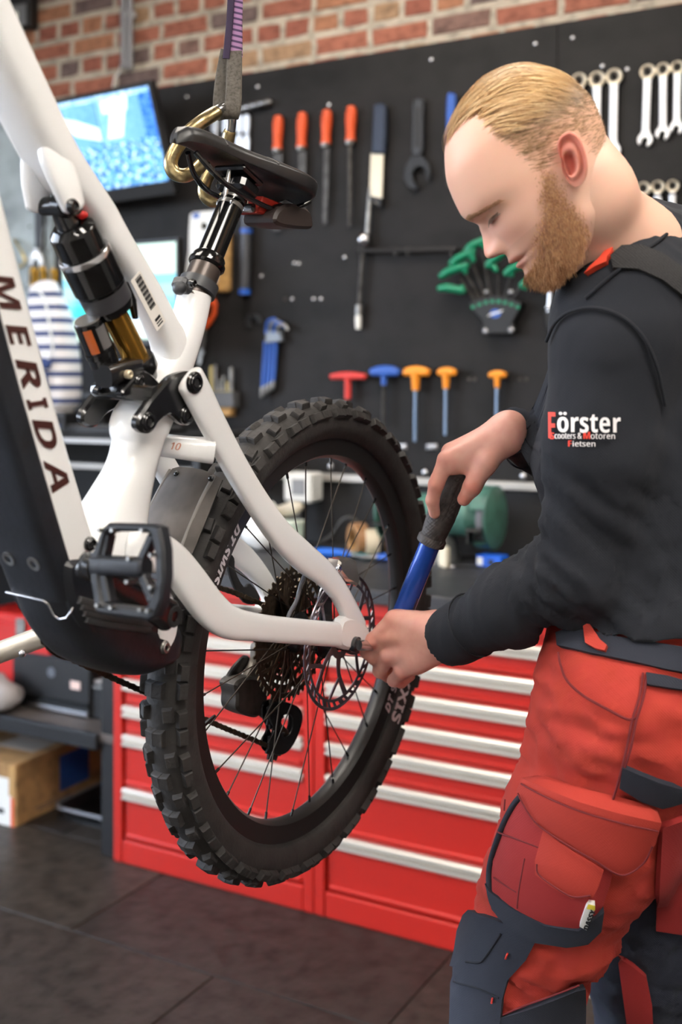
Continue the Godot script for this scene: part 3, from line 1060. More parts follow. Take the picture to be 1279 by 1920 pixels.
func make_odd_tools() -> void:
	# knife
	var t := hang("frame_saw_knife", "long knife with dark blue handle and pale blade, hung beside the files", "knife", 708, 196)
	plate("handle", t, [[700, 196], [714, 193], [722, 200], [722, 250], [719, 288], [696, 288], [698, 240]], 0.008, 0.03, mat(rgb8(38, 50, 72), 0.5), 0.005)
	plate("blade", t, [[695, 287], [719, 287], [716, 374], [712, 386], [692, 372]], 0.015, 0.021, mat(rgb8(226, 214, 190), 0.35, 0.3), 0.001)
	plate("tip_guard", t, [[691, 366], [716, 372], [714, 389], [708, 388], [706, 379], [690, 376]], 0.012, 0.026, M.black, 0.002)
	# alignment gauge
	t = hang("alignment_gauge", "steel alignment gauge with a ball joint, long side arm and white pointer", "gauge", 684, 440)
	var mb := MB.new()
	mb.tube(V3([P3(694, 352, 0.02, t), P3(693, 384, 0.02, t), P3(689, 440, 0.02, t)]), [0.004, 0.008, 0.008], 10)
	part("threaded_rod", mb, M.steel, t)
	mb = MB.new()
	mb.ball(P3(683, 450, 0.026, t), Vector3(0.024, 0.024, 0.024), 18)
	part("ball_joint", mb, M.chrome, t)
	mb = MB.new()
	mb.cyl(P3(668, 471, 0.02, t), P3(858, 468, 0.02, t), 0.0085, 12)
	part("side_arm", mb, mat(rgb8(52, 50, 50), 0.35, 0.6), t)
	for x in [765, 742, 846]:
		mb = MB.new()
		mb.cyl(P3(x, 463, 0.02, t), P3(x, 478, 0.02, t), 0.006, 8)
		part("clamp_screw", mb, M.dark_steel, t)
	mb = MB.new()
	mb.cyl(P3(682, 452, 0.02, t), P3(674, 575, 0.02, t), 0.007, 10)
	part("pointer_rod", mb, M.dark_steel, t)
	mb = MB.new()
	mb.cyl(P3(674, 572, 0.02, t), P3(673, 590, 0.02, t), 0.012, 12)
	part("nut", mb, M.steel, t)
	mb = MB.new()
	mb.tube(V3([P3(673, 590, 0.02, t), P3(672, 596, 0.02, t), P3(672, 617, 0.02, t)]), [0.007, 0.011, 0.009], 12)
	part("pointer", mb, M.white, t)
	# crowfoot
	t = hang("pedal_spanner", "black pedal spanner with an open hook jaw, right of the pale knife", "wrench", 782, 188)
	plate("handle", t, [[773, 188], [782, 184], [793, 187], [792, 280], [787, 292], [774, 292], [771, 280]], 0.008, 0.026, mat(rgb8(48, 50, 56), 0.45), 0.004)
	plate("handle_inset", t, [[777, 200], [788, 200], [787, 276], [776, 276]], 0.024, 0.0275, M.black, 0.001)
	plate("jaw", t, [[774, 288], [787, 288], [802, 304], [807, 322], [803, 340], [797, 330], [797, 318], [788, 311], [777, 316], [772, 328], [776, 342], [784, 350], [779, 357], [764, 350], [757, 334], [759, 312], [767, 300]], 0.01, 0.022, mat(rgb8(44, 45, 48), 0.4, 0.4), 0.002)
	peg(t, 782, 196)
	# blue handled tool behind the forehead
	t = hang("blue_pliers", "blue handled tool hanging just behind the mechanic's forehead", "pliers", 843, 178)
	plate("grip", t, [[838, 178], [847, 175], [853, 182], [851, 240], [846, 290], [838, 290], [836, 230]], 0.008, 0.024, M.blue_plastic, 0.004, true)
	plate("jaw", t, [[837, 288], [848, 288], [851, 330], [845, 350], [838, 350], [834, 325]], 0.01, 0.02, M.dark_steel, 0.002)
	# pin tool and feeler set behind the shackle
	t = hang("pin_punch", "slim knurled steel punch held level on the board above the shackle", "punch", 480, 198)
	mb = MB.new()
	mb.tube(V3([P3(436, 210, 0.02, t), P3(452, 204, 0.02, t), P3(504, 192, 0.02, t), P3(509, 191, 0.02, t)]), [0.004, 0.011, 0.011, 0.005], 12)
	part("punch_body", mb, M.steel, t)
	for q in [0.25, 0.5, 0.75]:
		mb = MB.new()
		var a := P3(452, 204, 0.02, t).lerp(P3(504, 192, 0.02, t), q)
		mb.cyl(a - Vector3(0.004, 0, 0), a + Vector3(0.004, 0, 0), 0.0125, 12)
		part("knurled_ring", mb, M.chrome, t)
	for k in 4:
		var x: float = [401, 422, 447, 461][k]
		t = hang("spoke_wrench", ["flat bright bar tool behind the shackle ring, leftmost of four", "flat bright bar tool behind the strap loop, second of four from left", "flat bright bar tool right of the strap loop, third of four", "flat bright bar tool nearest the orange files, rightmost of four"][k], "bar tool", x, 218, "bright bar tools behind the strap")
		plate("bar", t, [[x - 6, 220 - k], [x, 216 - k], [x + 6, 219 - k], [x + 6, 240], [x + 4, 252], [x + 6, 264], [x + 5, 284], [x - 5, 284], [x - 6, 264], [x - 4, 252], [x - 6, 240]], 0.006, 0.016, M.wrench, 0.0015)
		mb = MB.new()
		mb.cyl(P3(x, 252, 0.012, t), P3(x, 252, 0.012, t) + Vector3(0, 0, 0.008), 0.006, 10)
		part("rivet", mb, M.dark_steel, t)
	# hand pump
	t = hang("hand_pump", "dark grey hand pump with two blue bands, hung below the saddle", "pump", 461, 396)
	var a2 := P3(463, 392, 0.026, t)
	var b2 := P3(459, 552, 0.026, t)
	var L := a2.distance_to(b2)
	mb = MB.new()
	mb.lathe([[0, 0], [0.017, 0.002], [0.019, 0.01], [0.019, L - 0.02], [0, L - 0.02]], 18, along(a2, b2))
	part("barrel", mb, mat(rgb8(70, 71, 76), 0.4, 0.3), t)
	for q in [[0.235, 0.285], [0.94, 1.0]]:
		mb = MB.new()
		mb.lathe([[0, L * q[0]], [0.0205, L * q[0]], [0.0205, L * q[1]], [0, L * q[1]]], 18, along(a2, b2))
		part("blue_band", mb, mat(rgb8(38, 96, 196), 0.35), t)
	# white saw with hole, and the wooden handle behind it
	t = hang("white_scraper", "white plastic scraper with a round hole and a blue corner, behind the seatpost", "scraper", 380, 396)
	var c := P3(382, 424, 0.016, t)
	plate("blade", t, [[356, 402], [362, 398], [404, 394], [413, 398], [414, 470], [408, 528], [398, 536], [350, 540], [346, 520], [353, 470], [354, 430]], 0.008, 0.016, M.white, 0.002, false, circle2(0.013, 14, Vector2(c.x, c.y)))
	plate("blue_corner", t, [[361, 400], [374, 399], [374, 409], [361, 410]], 0.0155, 0.017, M.blue_plastic, 0.0003)
	t = hang("wooden_stick", "pale wooden mallet handle hanging behind the seatpost collar", "handle", 420, 440)
	plate("stick", t, [[414, 436], [430, 436], [429, 540], [425, 547], [408, 547], [406, 538]], 0.004, 0.026, M.wood, 0.004)
	# orange scissors
	t = hang("scissors", "scissors with orange-red grips hanging behind the white seat tube", "scissors", 395, 560)
	var hole := []
	for q in [[384, 596], [386, 580], [393, 568], [399, 572], [397, 588], [390, 600]]: hole.append(q)
	plate("grip", t, [[376, 606], [378, 590], [380, 575], [390, 560], [400, 559], [405, 570], [403, 590], [394, 606], [384, 618]], 0.01, 0.022, M.orange, 0.0015, false, W(hole, 0.022, t))
	plate("blade", t, [[377, 612], [386, 610], [384, 640], [376, 684], [371, 684], [371, 640]], 0.013, 0.018, M.steel, 0.001)
	mb = MB.new()
	var rv := P3(381, 660, 0.018, t)
	mb.cyl(rv, rv + Vector3(0, 0, 0.005), 0.007, 12)
	part("rivet", mb, M.steel, t)
	# hook spanner
	t = hang("hook_spanner", "small black C-shaped spanner on the board left of the blue hex keys", "wrench", 476, 592)
	plate("jaw", t, [[462, 612], [460, 600], [466, 590], [478, 588], [488, 594], [490, 606], [483, 604], [480, 597], [472, 596], [468, 602], [470, 612], [466, 618]], 0.008, 0.016, M.black, 0.002)
	peg(t, 477, 592)
	# folding hex key sets
	t = hang("hex_key_set", "set of blue-sleeved hex keys fanned out in a grey clip", "hex keys", 518, 592)
	plate("clip", t, [[498, 622], [524, 616], [527, 640], [496, 644]], 0.01, 0.034, mat(rgb8(120, 126, 134), 0.4, 0.4), 0.003)
	for k in 4:
		mb = MB.new()
		var x0 := 500.0 + k * 7
		mb.tube(V3([P3(x0 - 2.5, 640, 0.024, t), P3(x0 - 8, 730 - k * 4, 0.024, t)]), 0.0062, 8)
		part("blue_sleeve", mb, M.blue_plastic, t)
		mb = MB.new()
		mb.tube(V3([P3(x0 - 8, 728 - k * 4, 0.024, t), P3(x0 - 9, 744 - k * 5, 0.024, t)]), [0.0075, 0.006], 10, true, false, Transform3D(), true)
		part("ball_tip", mb, M.steel, t)
		mb = MB.new()
		mb.tube(spline(V3([P3(x0 - 1, 625, 0.026 + k * 0.002, t), P3(x0 + 2, 604 + k * 2, 0.03 + k * 0.003, t), P3(x0 + 14, 598 + k * 4, 0.034, t), P3(x0 + 18, 604 + k * 5, 0.034, t)]), 4), 0.0055, 6)
		part("short_leg", mb, M.blue_plastic if k % 2 == 0 else M.steel, t)
	# drill bits in a block
	t = hang("bit_block", "grey block on the board holding a row of drill bits", "bit holder", 417, 778)
	plate("block", t, [[393, 734], [437, 734], [437, 764], [393, 764]], 0.0, 0.04, mat(rgb8(88, 88, 90), 0.5), 0.003)
	plate("block_foot", t, [[408, 764], [432, 764], [431, 780], [410, 780]], 0.0, 0.035, M.wood, 0.003)
	for k in 6:
		var s := hang("drill_bit", ["brass drill bit at the left end of the grey block", "steel drill bit second from the left in the grey block", "short drill bit third from the left in the grey block", "thin drill bit third from the right in the grey block", "brass drill bit second from the right in the grey block", "thick pale drill bit at the right end of the grey block"][k], "drill bit", 397 + k * 7.4, 735, "drill bits in the grey block")
		mb = MB.new()
		var top: float = [686, 684, 712, 705, 716, 688][k]
		mb.tube(V3([P3(397 + k * 7.4, 738, 0.022, s), P3(397 + k * 7.4, top + 4, 0.022, s), P3(397 + k * 7.4, top, 0.022, s)]), [0.007 if k % 5 == 0 else 0.005, 0.007 if k % 5 == 0 else 0.005, 0.003], 10)
		part("bit_shank", mb, M.gold if k % 4 == 0 else M.steel, s)
		mb = MB.new()
		mb.lathe([[0, 0], [0.0085, 0], [0.0085, 0.004], [0, 0.004]], 10, at_(P3(397 + k * 7.4, 735, 0.022, s).x, P3(397 + k * 7.4, 735, 0.022, s).y, 0.022))
		part("bit_collar", mb, M.gold, s)
	# two clip plates above the rail
	for x in [752, 809]:
		t = hang("clip_plate", "small bright double clip on the board under the " + ("largest" if x == 752 else "medium") + " orange T-handle", "clip", x, 841, "clips under the T-handles")
		plate("clip_base", t, [[x - 10, 833], [x + 10, 832], [x + 10, 842], [x - 10, 843]], 0.0, 0.006, M.wrench, 0.0015)
		for q in [-5, 5]:
			mb = MB.new()
			mb.lathe([[0, 0], [0.0065, 0], [0.0065, 0.004], [0.003, 0.006], [0, 0.006]], 10, Transform3D(rot(Vector3.RIGHT, 90).basis, P3(x + q, 837.5, 0.006, t)))
			part("screw", mb, M.chrome, t)

func make_conduit_and_screens() -> void:
	# conduit pipes
	for k in 2:
		var x: float = [232, 244][k]
		var t := wthing("conduit_pipe", "grey cable conduit on the brick wall, " + ["left", "right"][k] + " one of the pair above the screen", "pipe", pw(x, 128, 0.02), "cable conduits on the bricks")
		var mb := MB.new()
		mb.cyl(Vector3(0, 0, 0), Vector3(0, 0.9, 0), 0.0115, 14)
		part("pipe", mb, mat(rgb8(138, 138, 142), 0.45), t)
		mb = MB.new()
		mb.box(Vector3(0.034, 0.022, 0.02), 0.003, at_(0, P3(x, 27, 0.02, t).y, -0.008))
		part("pipe_clip", mb, mat(rgb8(186, 186, 188), 0.5), t)
	# white cable below them
	var cb := wthing("wall_cable", "thin white cable running down the bricks to the upper screen", "cable", pw(222, 160, 0.006))
	var cm := MB.new()
	cm.tube(spline(V3([P3(228, 124, 0.0, cb), P3(226, 136, 0.004, cb), P3(217, 148, 0.004, cb), P3(213, 175, 0.004, cb)]), 5), 0.003, 6)
	part("cable", cm, M.white, cb)
	# black framed wall unit with a small lit lens
	var bx := wthing("wall_sensor", "black framed wall unit with a grey plate and small bright lens, top left corner", "sensor", pw(20, 52, -0.015))
	plate("housing", bx, [[-20, -30], [50, -34], [50, 47], [8, 53], [-20, 56]], 0.0, 0.05, M.black, 0.004)
	plate("face_plate", bx, [[11, 8], [42, 4], [42, 44], [11, 49]], 0.05, 0.056, mat(rgb8(128, 130, 134), 0.5), 0.002)
	var ln := MB.new()
	ln.ball(P3(24, 27, 0.057, bx), Vector3(0.012, 0.019, 0.006), 14)
	part("lens", ln, mat(rgb8(245, 245, 240), 0.15), bx)
	make_upper_screen()
	make_lower_screen()

func make_upper_screen() -> void:
	# the four corners of the case, tilted forward
	var br := pw(328, 364, 0.10)
	var tr := pw(284, 149, 0.22)
	var bl := pw(195, 383, 0.10)
	var x := (br - bl).normalized()
	var y := (tr - br)
	y = (y - x * y.dot(x)).normalized()
	var h := (tr - br).dot(y)
	var n := x.cross(y)
	var wd := 0.53
	var t := thing("upper_screen", "wall screen tilted forward under the bricks, showing blue camera pictures", "screen", br - x * wd / 2)
	t.basis = Basis(x, y, n)
	var mb := MB.new()
	mb.extrude(rrect(wd, h, 0.006, Vector2(0, h / 2)), -0.035, 0.0, 0.003, Transform3D(), rrect(wd - 0.034, h - 0.066, 0.002, Vector2(0, h / 2 + 0.016)))
	part("case", mb, M.black, t)
	mb = MB.new()
	mb.box(Vector3(wd - 0.03, h - 0.06, 0.02), 0.002, at_(0, h / 2 + 0.016, -0.018))
	part("back", mb, M.black, t)
	var w := 320
	var hh := 200
	var im := Image.create(w, hh, false, Image.FORMAT_RGB8)
	var nz := FastNoiseLite.new()
	nz.frequency = 0.06
	nz.fractal_octaves = 4
	for yy in hh:
		for xx in w:
			var v := nz.get_noise_2d(xx, yy)
			var v2 := nz.get_noise_2d(xx + 500, yy * 1.3)
			var c := Color(0.45, 0.72, 0.95).lerp(Color(0.12, 0.32, 0.62), clampf(0.45 + v * 1.3, 0, 1)).lerp(Color(0.85, 0.95, 1.0), clampf(v2 * 2.2 - 0.1, 0, 0.9))
			if yy < 104:
				c = Color(0.52, 0.74, 0.95).lerp(Color(0.33, 0.55, 0.85), clampf(0.3 + float(xx % 160) / 160 * 0.5 + v * 0.3, 0, 1))
				var lx := float(xx % 160) / 160.0
				var ly := float(yy) / 104.0
				var left := xx < 160
				var shape := absf(ly - (0.28 + lx * 0.5)) < 0.17 - absf(lx - 0.6) * 0.1 if left else (absf(lx - (0.22 + (1 - ly) * 0.25)) < 0.14 and ly > 0.1 and ly < 0.9) or (ly > 0.12 and ly < 0.38 and lx > 0.1 and lx < 0.62 - ly * 0.2)
				if shape: c = Color(0.86, 0.93, 0.88)
				if not left and lx > 0.78: c = c.lerp(Color(0.1, 0.35, 0.75), clampf(0.6 + v2, 0, 1))
				if ly < 0.1: c = Color(0.75, 0.9, 1.0).lerp(c, 0.4 + v)
				if xx % 160 < 2: c = Color(0.15, 0.25, 0.5)
			im.set_pixel(xx, yy, c)
	screen_face(t, Vector3(wd - 0.032, h - 0.064, 0), Vector3(0, h / 2 + 0.016, -0.006), im, 1.15)
	mb = MB.new()
	mb.lathe([[0, 0], [0.009, 0], [0.009, 0.0008], [0, 0.0008]], 14, Transform3D(rot(Vector3.RIGHT, 90).basis, Vector3(-0.08, 0.018, 0.0002)))
	part("badge", mb, mat(rgb8(150, 150, 152), 0.4, 0.5), t)
	var arm := MB.new()
	var b0 := t.transform.affine_inverse() * (br - x * wd / 2 + y * h / 2 - NX * 0.05)
	var b1 := t.transform.affine_inverse() * ((br - x * wd / 2 + y * h / 2) - NX * ((br - x * wd / 2 + y * h / 2).dot(NX) - WALL))
	arm.cyl(b1, Vector3(0, h / 2, -0.03), 0.02, 12)
	arm.ball(Vector3(0, h / 2, -0.05), Vector3(0.035, 0.05, 0.03), 14)
	part("wall_arm", arm, M.black, t)

func screen_face(t: Node3D, size: Vector3, at: Vector3, im: Image, e: float) -> void:
	var v := V3([Vector3(-size.x / 2, -size.y / 2, 0), Vector3(size.x / 2, -size.y / 2, 0), Vector3(size.x / 2, size.y / 2, 0), Vector3(-size.x / 2, size.y / 2, 0)])
	var mb := MB.new()
	mb.put(v, PackedInt32Array([0, 2, 1, 0, 3, 2]), Transform3D(Basis(), at), false, PackedVector2Array([Vector2(0, 1), Vector2(1, 1), Vector2(1, 0), Vector2(0, 0)]))
	var m := mat(Color.BLACK, 0.25)
	m.emission_enabled = true
	m.emission = Color.WHITE
	m.emission_operator = BaseMaterial3D.EMISSION_OP_MULTIPLY
	m.emission_texture = ImageTexture.create_from_image(im)
	m.emission_energy_multiplier = e
	part("screen_picture", mb, m, t)
	var l := AreaLight3D.new()
	l.name = "screen_light"
	l.area_size = Vector2(size.x, size.y)
	l.light_color = Color(0.6, 0.8, 1.0)
	l.light_energy = 0.02
	l.area_range = 8.0
	l.area_attenuation = 2.0
	l.shadow_enabled = true
	add_child(l, true)
	var g := t.transform * (at + Vector3(0, 0, 0.012))
	l.look_at_from_position(g, g + t.basis.z, Vector3.UP)

func make_lower_screen() -> void:
	var t := wthing("lower_screen", "computer screen on the shelf with a pale table and bright turquoise rows", "screen", pw(222, 655, 0.24))
	var a := P3(112, 462, 0.25, t)
	var b := P3(334, 446, 0.25, t)
	var wd := b.x - a.x
	var top := (a.y + b.y) / 2
	var cx := (a.x + b.x) / 2
	var bot := P3(222, 648, 0.25, t).y
	var z := 0.25 - 0.24
	var mb := MB.new()
	mb.extrude(rrect(wd, top - bot, 0.004, Vector2(cx, (top + bot) / 2)), z - 0.03, z, 0.002, Transform3D(), rrect(wd - 0.022, top - bot - 0.03, 0.001, Vector2(cx, (top + bot) / 2 + 0.004)))
	part("case", mb, M.black, t)
	mb = MB.new()
	mb.box(Vector3(wd - 0.02, top - bot - 0.02, 0.018), 0.002, at_(cx, (top + bot) / 2, z - 0.016))
	part("back", mb, M.black, t)
	var im := Image.create(200, 160, false, Image.FORMAT_RGB8)
	im.fill(Color(0.80, 0.93, 0.86))
	for k in 16:
		im.fill_rect(Rect2i(0, k * 7, 200, 1), Color(0.72, 0.86, 0.8))
	im.fill_rect(Rect2i(0, 52, 200, 16), Color(0.38, 0.78, 0.88))
	im.fill_rect(Rect2i(0, 68, 200, 22), Color(0.55, 0.72, 0.72))
	im.fill_rect(Rect2i(0, 90, 200, 10), Color(0.42, 0.74, 0.95))
	im.fill_rect(Rect2i(0, 100, 200, 20), Color(0.30, 0.92, 0.86))
	im.fill_rect(Rect2i(0, 119, 200, 3), Color(0.2, 0.35, 0.8))
	screen_face(t, Vector3(wd - 0.024, top - bot - 0.032, 0), Vector3(cx, (top + bot) / 2 + 0.004, z - 0.004), im, 0.8)
	var sh := P3(222, 700, 0.2, t)
	mb = MB.new()
	mb.box(Vector3(0.06, 0.3, 0.02), 0.004, at_(cx, bot - 0.02, z - 0.05))
	part("stand_neck", mb, M.black, t)
	mb = MB.new()
	mb.box(Vector3(0.24, 0.012, 0.16), 0.004, at_(cx, 1.246 - t.position.y, z - 0.04))
	part("stand_foot", mb, M.black, t)

# ---------- the bench, cabinets and what lies on them

func wbox(called: String, root: Node3D, u0: float, u1: float, y0: float, y1: float, d0: float, d1: float, m: Material, b := 0.002) -> MeshInstance3D:
	var mb := MB.new()
	mb.box(Vector3(u1 - u0, y1 - y0, d1 - d0), b, at_((u0 + u1) / 2, (y0 + y1) / 2, (d0 + d1) / 2))
	return part(called, mb, m, root)

func make_cabinet(u0: float, u1: float, label: String) -> Node3D:
	var t := wthing("drawer_cabinet", label, "cabinet", wp((u0 + u1) / 2, 0, 0.34), "red drawer cabinets under the worktop")
	var w := (u1 - u0) / 2
	var fz := 0.31                      # the front
	var rails := [0.775, 0.693, 0.615, 0.537, 0.459, 0.375, 0.219]
	wbox("body", t, -w, w, 0.0, 0.834, -0.29, fz - 0.024, M.cabinet, 0.003)
	for s in [-1.0, 1.0]:
		wbox("side_frame", t, s * w - (0.0 if s < 0 else 0.032), s * w + (0.032 if s < 0 else 0.0), 0.0, 0.834, fz - 0.03, fz, M.cabinet, 0.003)
	wbox("base_rail", t, -w + 0.033, w - 0.033, 0.0, 0.066, fz - 0.03, fz - 0.001, M.cabinet, 0.003)
	wbox("top_rail", t, -w + 0.033, w - 0.033, 0.80, 0.834, fz - 0.03, fz - 0.001, M.cabinet, 0.003)
	for k in rails.size():
		var y1: float = rails[k] + 0.004
		var y0: float = (rails[k + 1] + 0.008) if k < 6 else 0.072
		var dr := wbox("drawer", t, -w + 0.036, w - 0.036, y0, y1, fz - 0.022, fz - 0.012, M.cabinet, 0.002)
		# the pressed lip above the next handle
		wbox("drawer_lip", dr, -w + 0.04, w - 0.04, y0, y0 + 0.014, fz - 0.013, fz - 0.004, M.cabinet, 0.004)
		# the pull: an aluminium channel with a groove
		var mb := MB.new()
		var pr := PackedVector2Array([Vector2(0, 0), Vector2(0.016, 0.0), Vector2(0.019, 0.003), Vector2(0.019, 0.0115), Vector2(0.006, 0.0125), Vector2(0.006, 0.0182), Vector2(0.019, 0.0192), Vector2(0.019, 0.028), Vector2(0.014, 0.033), Vector2(0, 0.033)])
		mb.extrude(pr, -w + 0.036, w - 0.036, 0.0, Transform3D(Basis(Vector3(0, 0, 1), Vector3(0, 1, 0), Vector3(1, 0, 0)), Vector3(0, y1 - 0.037, fz - 0.013)))
		part("handle", mb, M.alu, dr)
	return t

func on_top(x: float, y: float, h := 0.876) -> Vector3:     # the point of the worktop (or another level) seen at a pixel
	return pf(x, y, h)

func make_bench() -> void:
	var ul := UX.dot(pw(212, 1613, 0.65))
	var um := UX.dot(pw(588, 1700, 0.65))
	make_cabinet(ul, um - 0.001, "red drawer cabinet with aluminium pulls behind the rear wheel, left unit")
	make_cabinet(um + 0.001, um + 0.84, "red drawer cabinet with aluminium pulls behind the mechanic's hands, right unit")
	var wt := wthing("worktop", "dark grey worktop lying on the red cabinets along the wall", "worktop", wp(-1.4, 0.836, 0.33))
	wbox("top_board", wt, -0.782, 2.0, 0.0, 0.038, -0.33, 0.34, M.worktop, 0.004)
	# the rail under the board
	var rl := wthing("wall_rail", "pale metal rail along the lower edge of the black tool board", "rail", wp(-1.4, 1.078, 0.0))
	wbox("rail_profile", rl, -1.6, 2.0, 0, 0.024, -0.003, 0.018, mat(rgb8(196, 192, 186), 0.4, 0.5), 0.003)
	for s in [[797, 886], [981, 893], [620, 874], [700, 880]]:
		var mb := MB.new()
		mb.ball(P3(s[0], s[1], 0.02, rl), Vector3(0.011, 0.011, 0.008), 12)
		part("rail_screw", mb, M.chrome, rl)
	make_grinder()
	make_bench_clutter()
	make_left_corner()

func make_grinder() -> void:
	var c := on_top(842, 1051)
	var t := thing("bench_grinder", "green double bench grinder on the worktop beyond the mechanic's hands", "grinder", c)
	t.basis = Basis(UX, YY, NX).scaled(Vector3(0.9, 0.9, 0.9))
	var k := 0.15      # height of its axle
	var mb := MB.new()
	mb.sweep(V3([Vector3(-0.03, 0.0, 0), Vector3(-0.03, 0.02, 0), Vector3(-0.03, 0.085, 0)]), [0.06, 0.055, 0.04], [0.07, 0.06, 0.045], Vector3.RIGHT, 16, 4.0)
	part("foot", mb, mat(rgb8(110, 112, 112), 0.5), t)
	mb = MB.new()
	mb.lathe([[0, -0.15], [0.04, -0.15], [0.052, -0.135], [0.064, -0.11], [0.066, -0.1], [0.066, 0.1], [0.064, 0.11], [0.052, 0.135], [0.04, 0.15], [0, 0.15]], 28, Transform3D(Basis(Vector3.BACK, -PI / 2), Vector3(-0.03, k, 0)))
	part("motor_housing", mb, M.grinder_green, t)
	for s in [-1.0, 1.0]:
		mb = MB.new()
		mb.lathe([[0, -0.012], [0.074, -0.012], [0.078, -0.008], [0.078, 0.008], [0.074, 0.012], [0, 0.012]], 30, Transform3D(Basis(Vector3.BACK, -PI / 2), Vector3(-0.03 + s * 0.165, k, 0)))
		part("grinding_wheel", mb, mat(rgb8(120, 118, 122), 0.9), t)
		mb = MB.new()      # the guard: an open drum with a wide mouth to the front
		var pr := []
		for q in 23: pr.append(Vector2(cos(deg_to_rad(20 + q * 290 / 22.0)), sin(deg_to_rad(20 + q * 290 / 22.0))) * 0.102)
		for q in 23: pr.append(Vector2(cos(deg_to_rad(310 - q * 290 / 22.0)), sin(deg_to_rad(310 - q * 290 / 22.0))) * 0.094)
		mb.extrude(PackedVector2Array(pr), -0.026, 0.026, 0.001, Transform3D(Basis(Vector3(0, 0, 1), Vector3(0, 1, 0), Vector3(-1, 0, 0)), Vector3(-0.03 + s * 0.165, k, 0)))
		mb.lathe([[0, 0], [0.102, 0], [0.102, 0.005], [0.05, 0.016], [0.028, 0.018], [0, 0.018]], 30, Transform3D(Basis(Vector3.BACK, -PI / 2 * s), Vector3(-0.03 + s * 0.189, k, 0)))
		part("wheel_guard", mb, M.grinder_green, t)
		mb = MB.new()
		mb.box(Vector3(0.05, 0.006, 0.05), 0.001, at_(-0.03 + s * 0.165, k - 0.03, 0.1))
		mb.box(Vector3(0.006, 0.05, 0.05), 0.001, at_(-0.03 + s * 0.14, k - 0.05, 0.085))
		part("tool_rest", mb, M.dark_steel, t)

func lay(called: String, label: String, cat: String, x: float, y: float, turn := 0.0, group := "", h := 0.875) -> Node3D:
	var t := thing(called, label, cat, on_top(x, y, h), group)
	t.basis = Basis(UX, YY, NX) * Basis(Vector3.UP, deg_to_rad(turn))
	return t

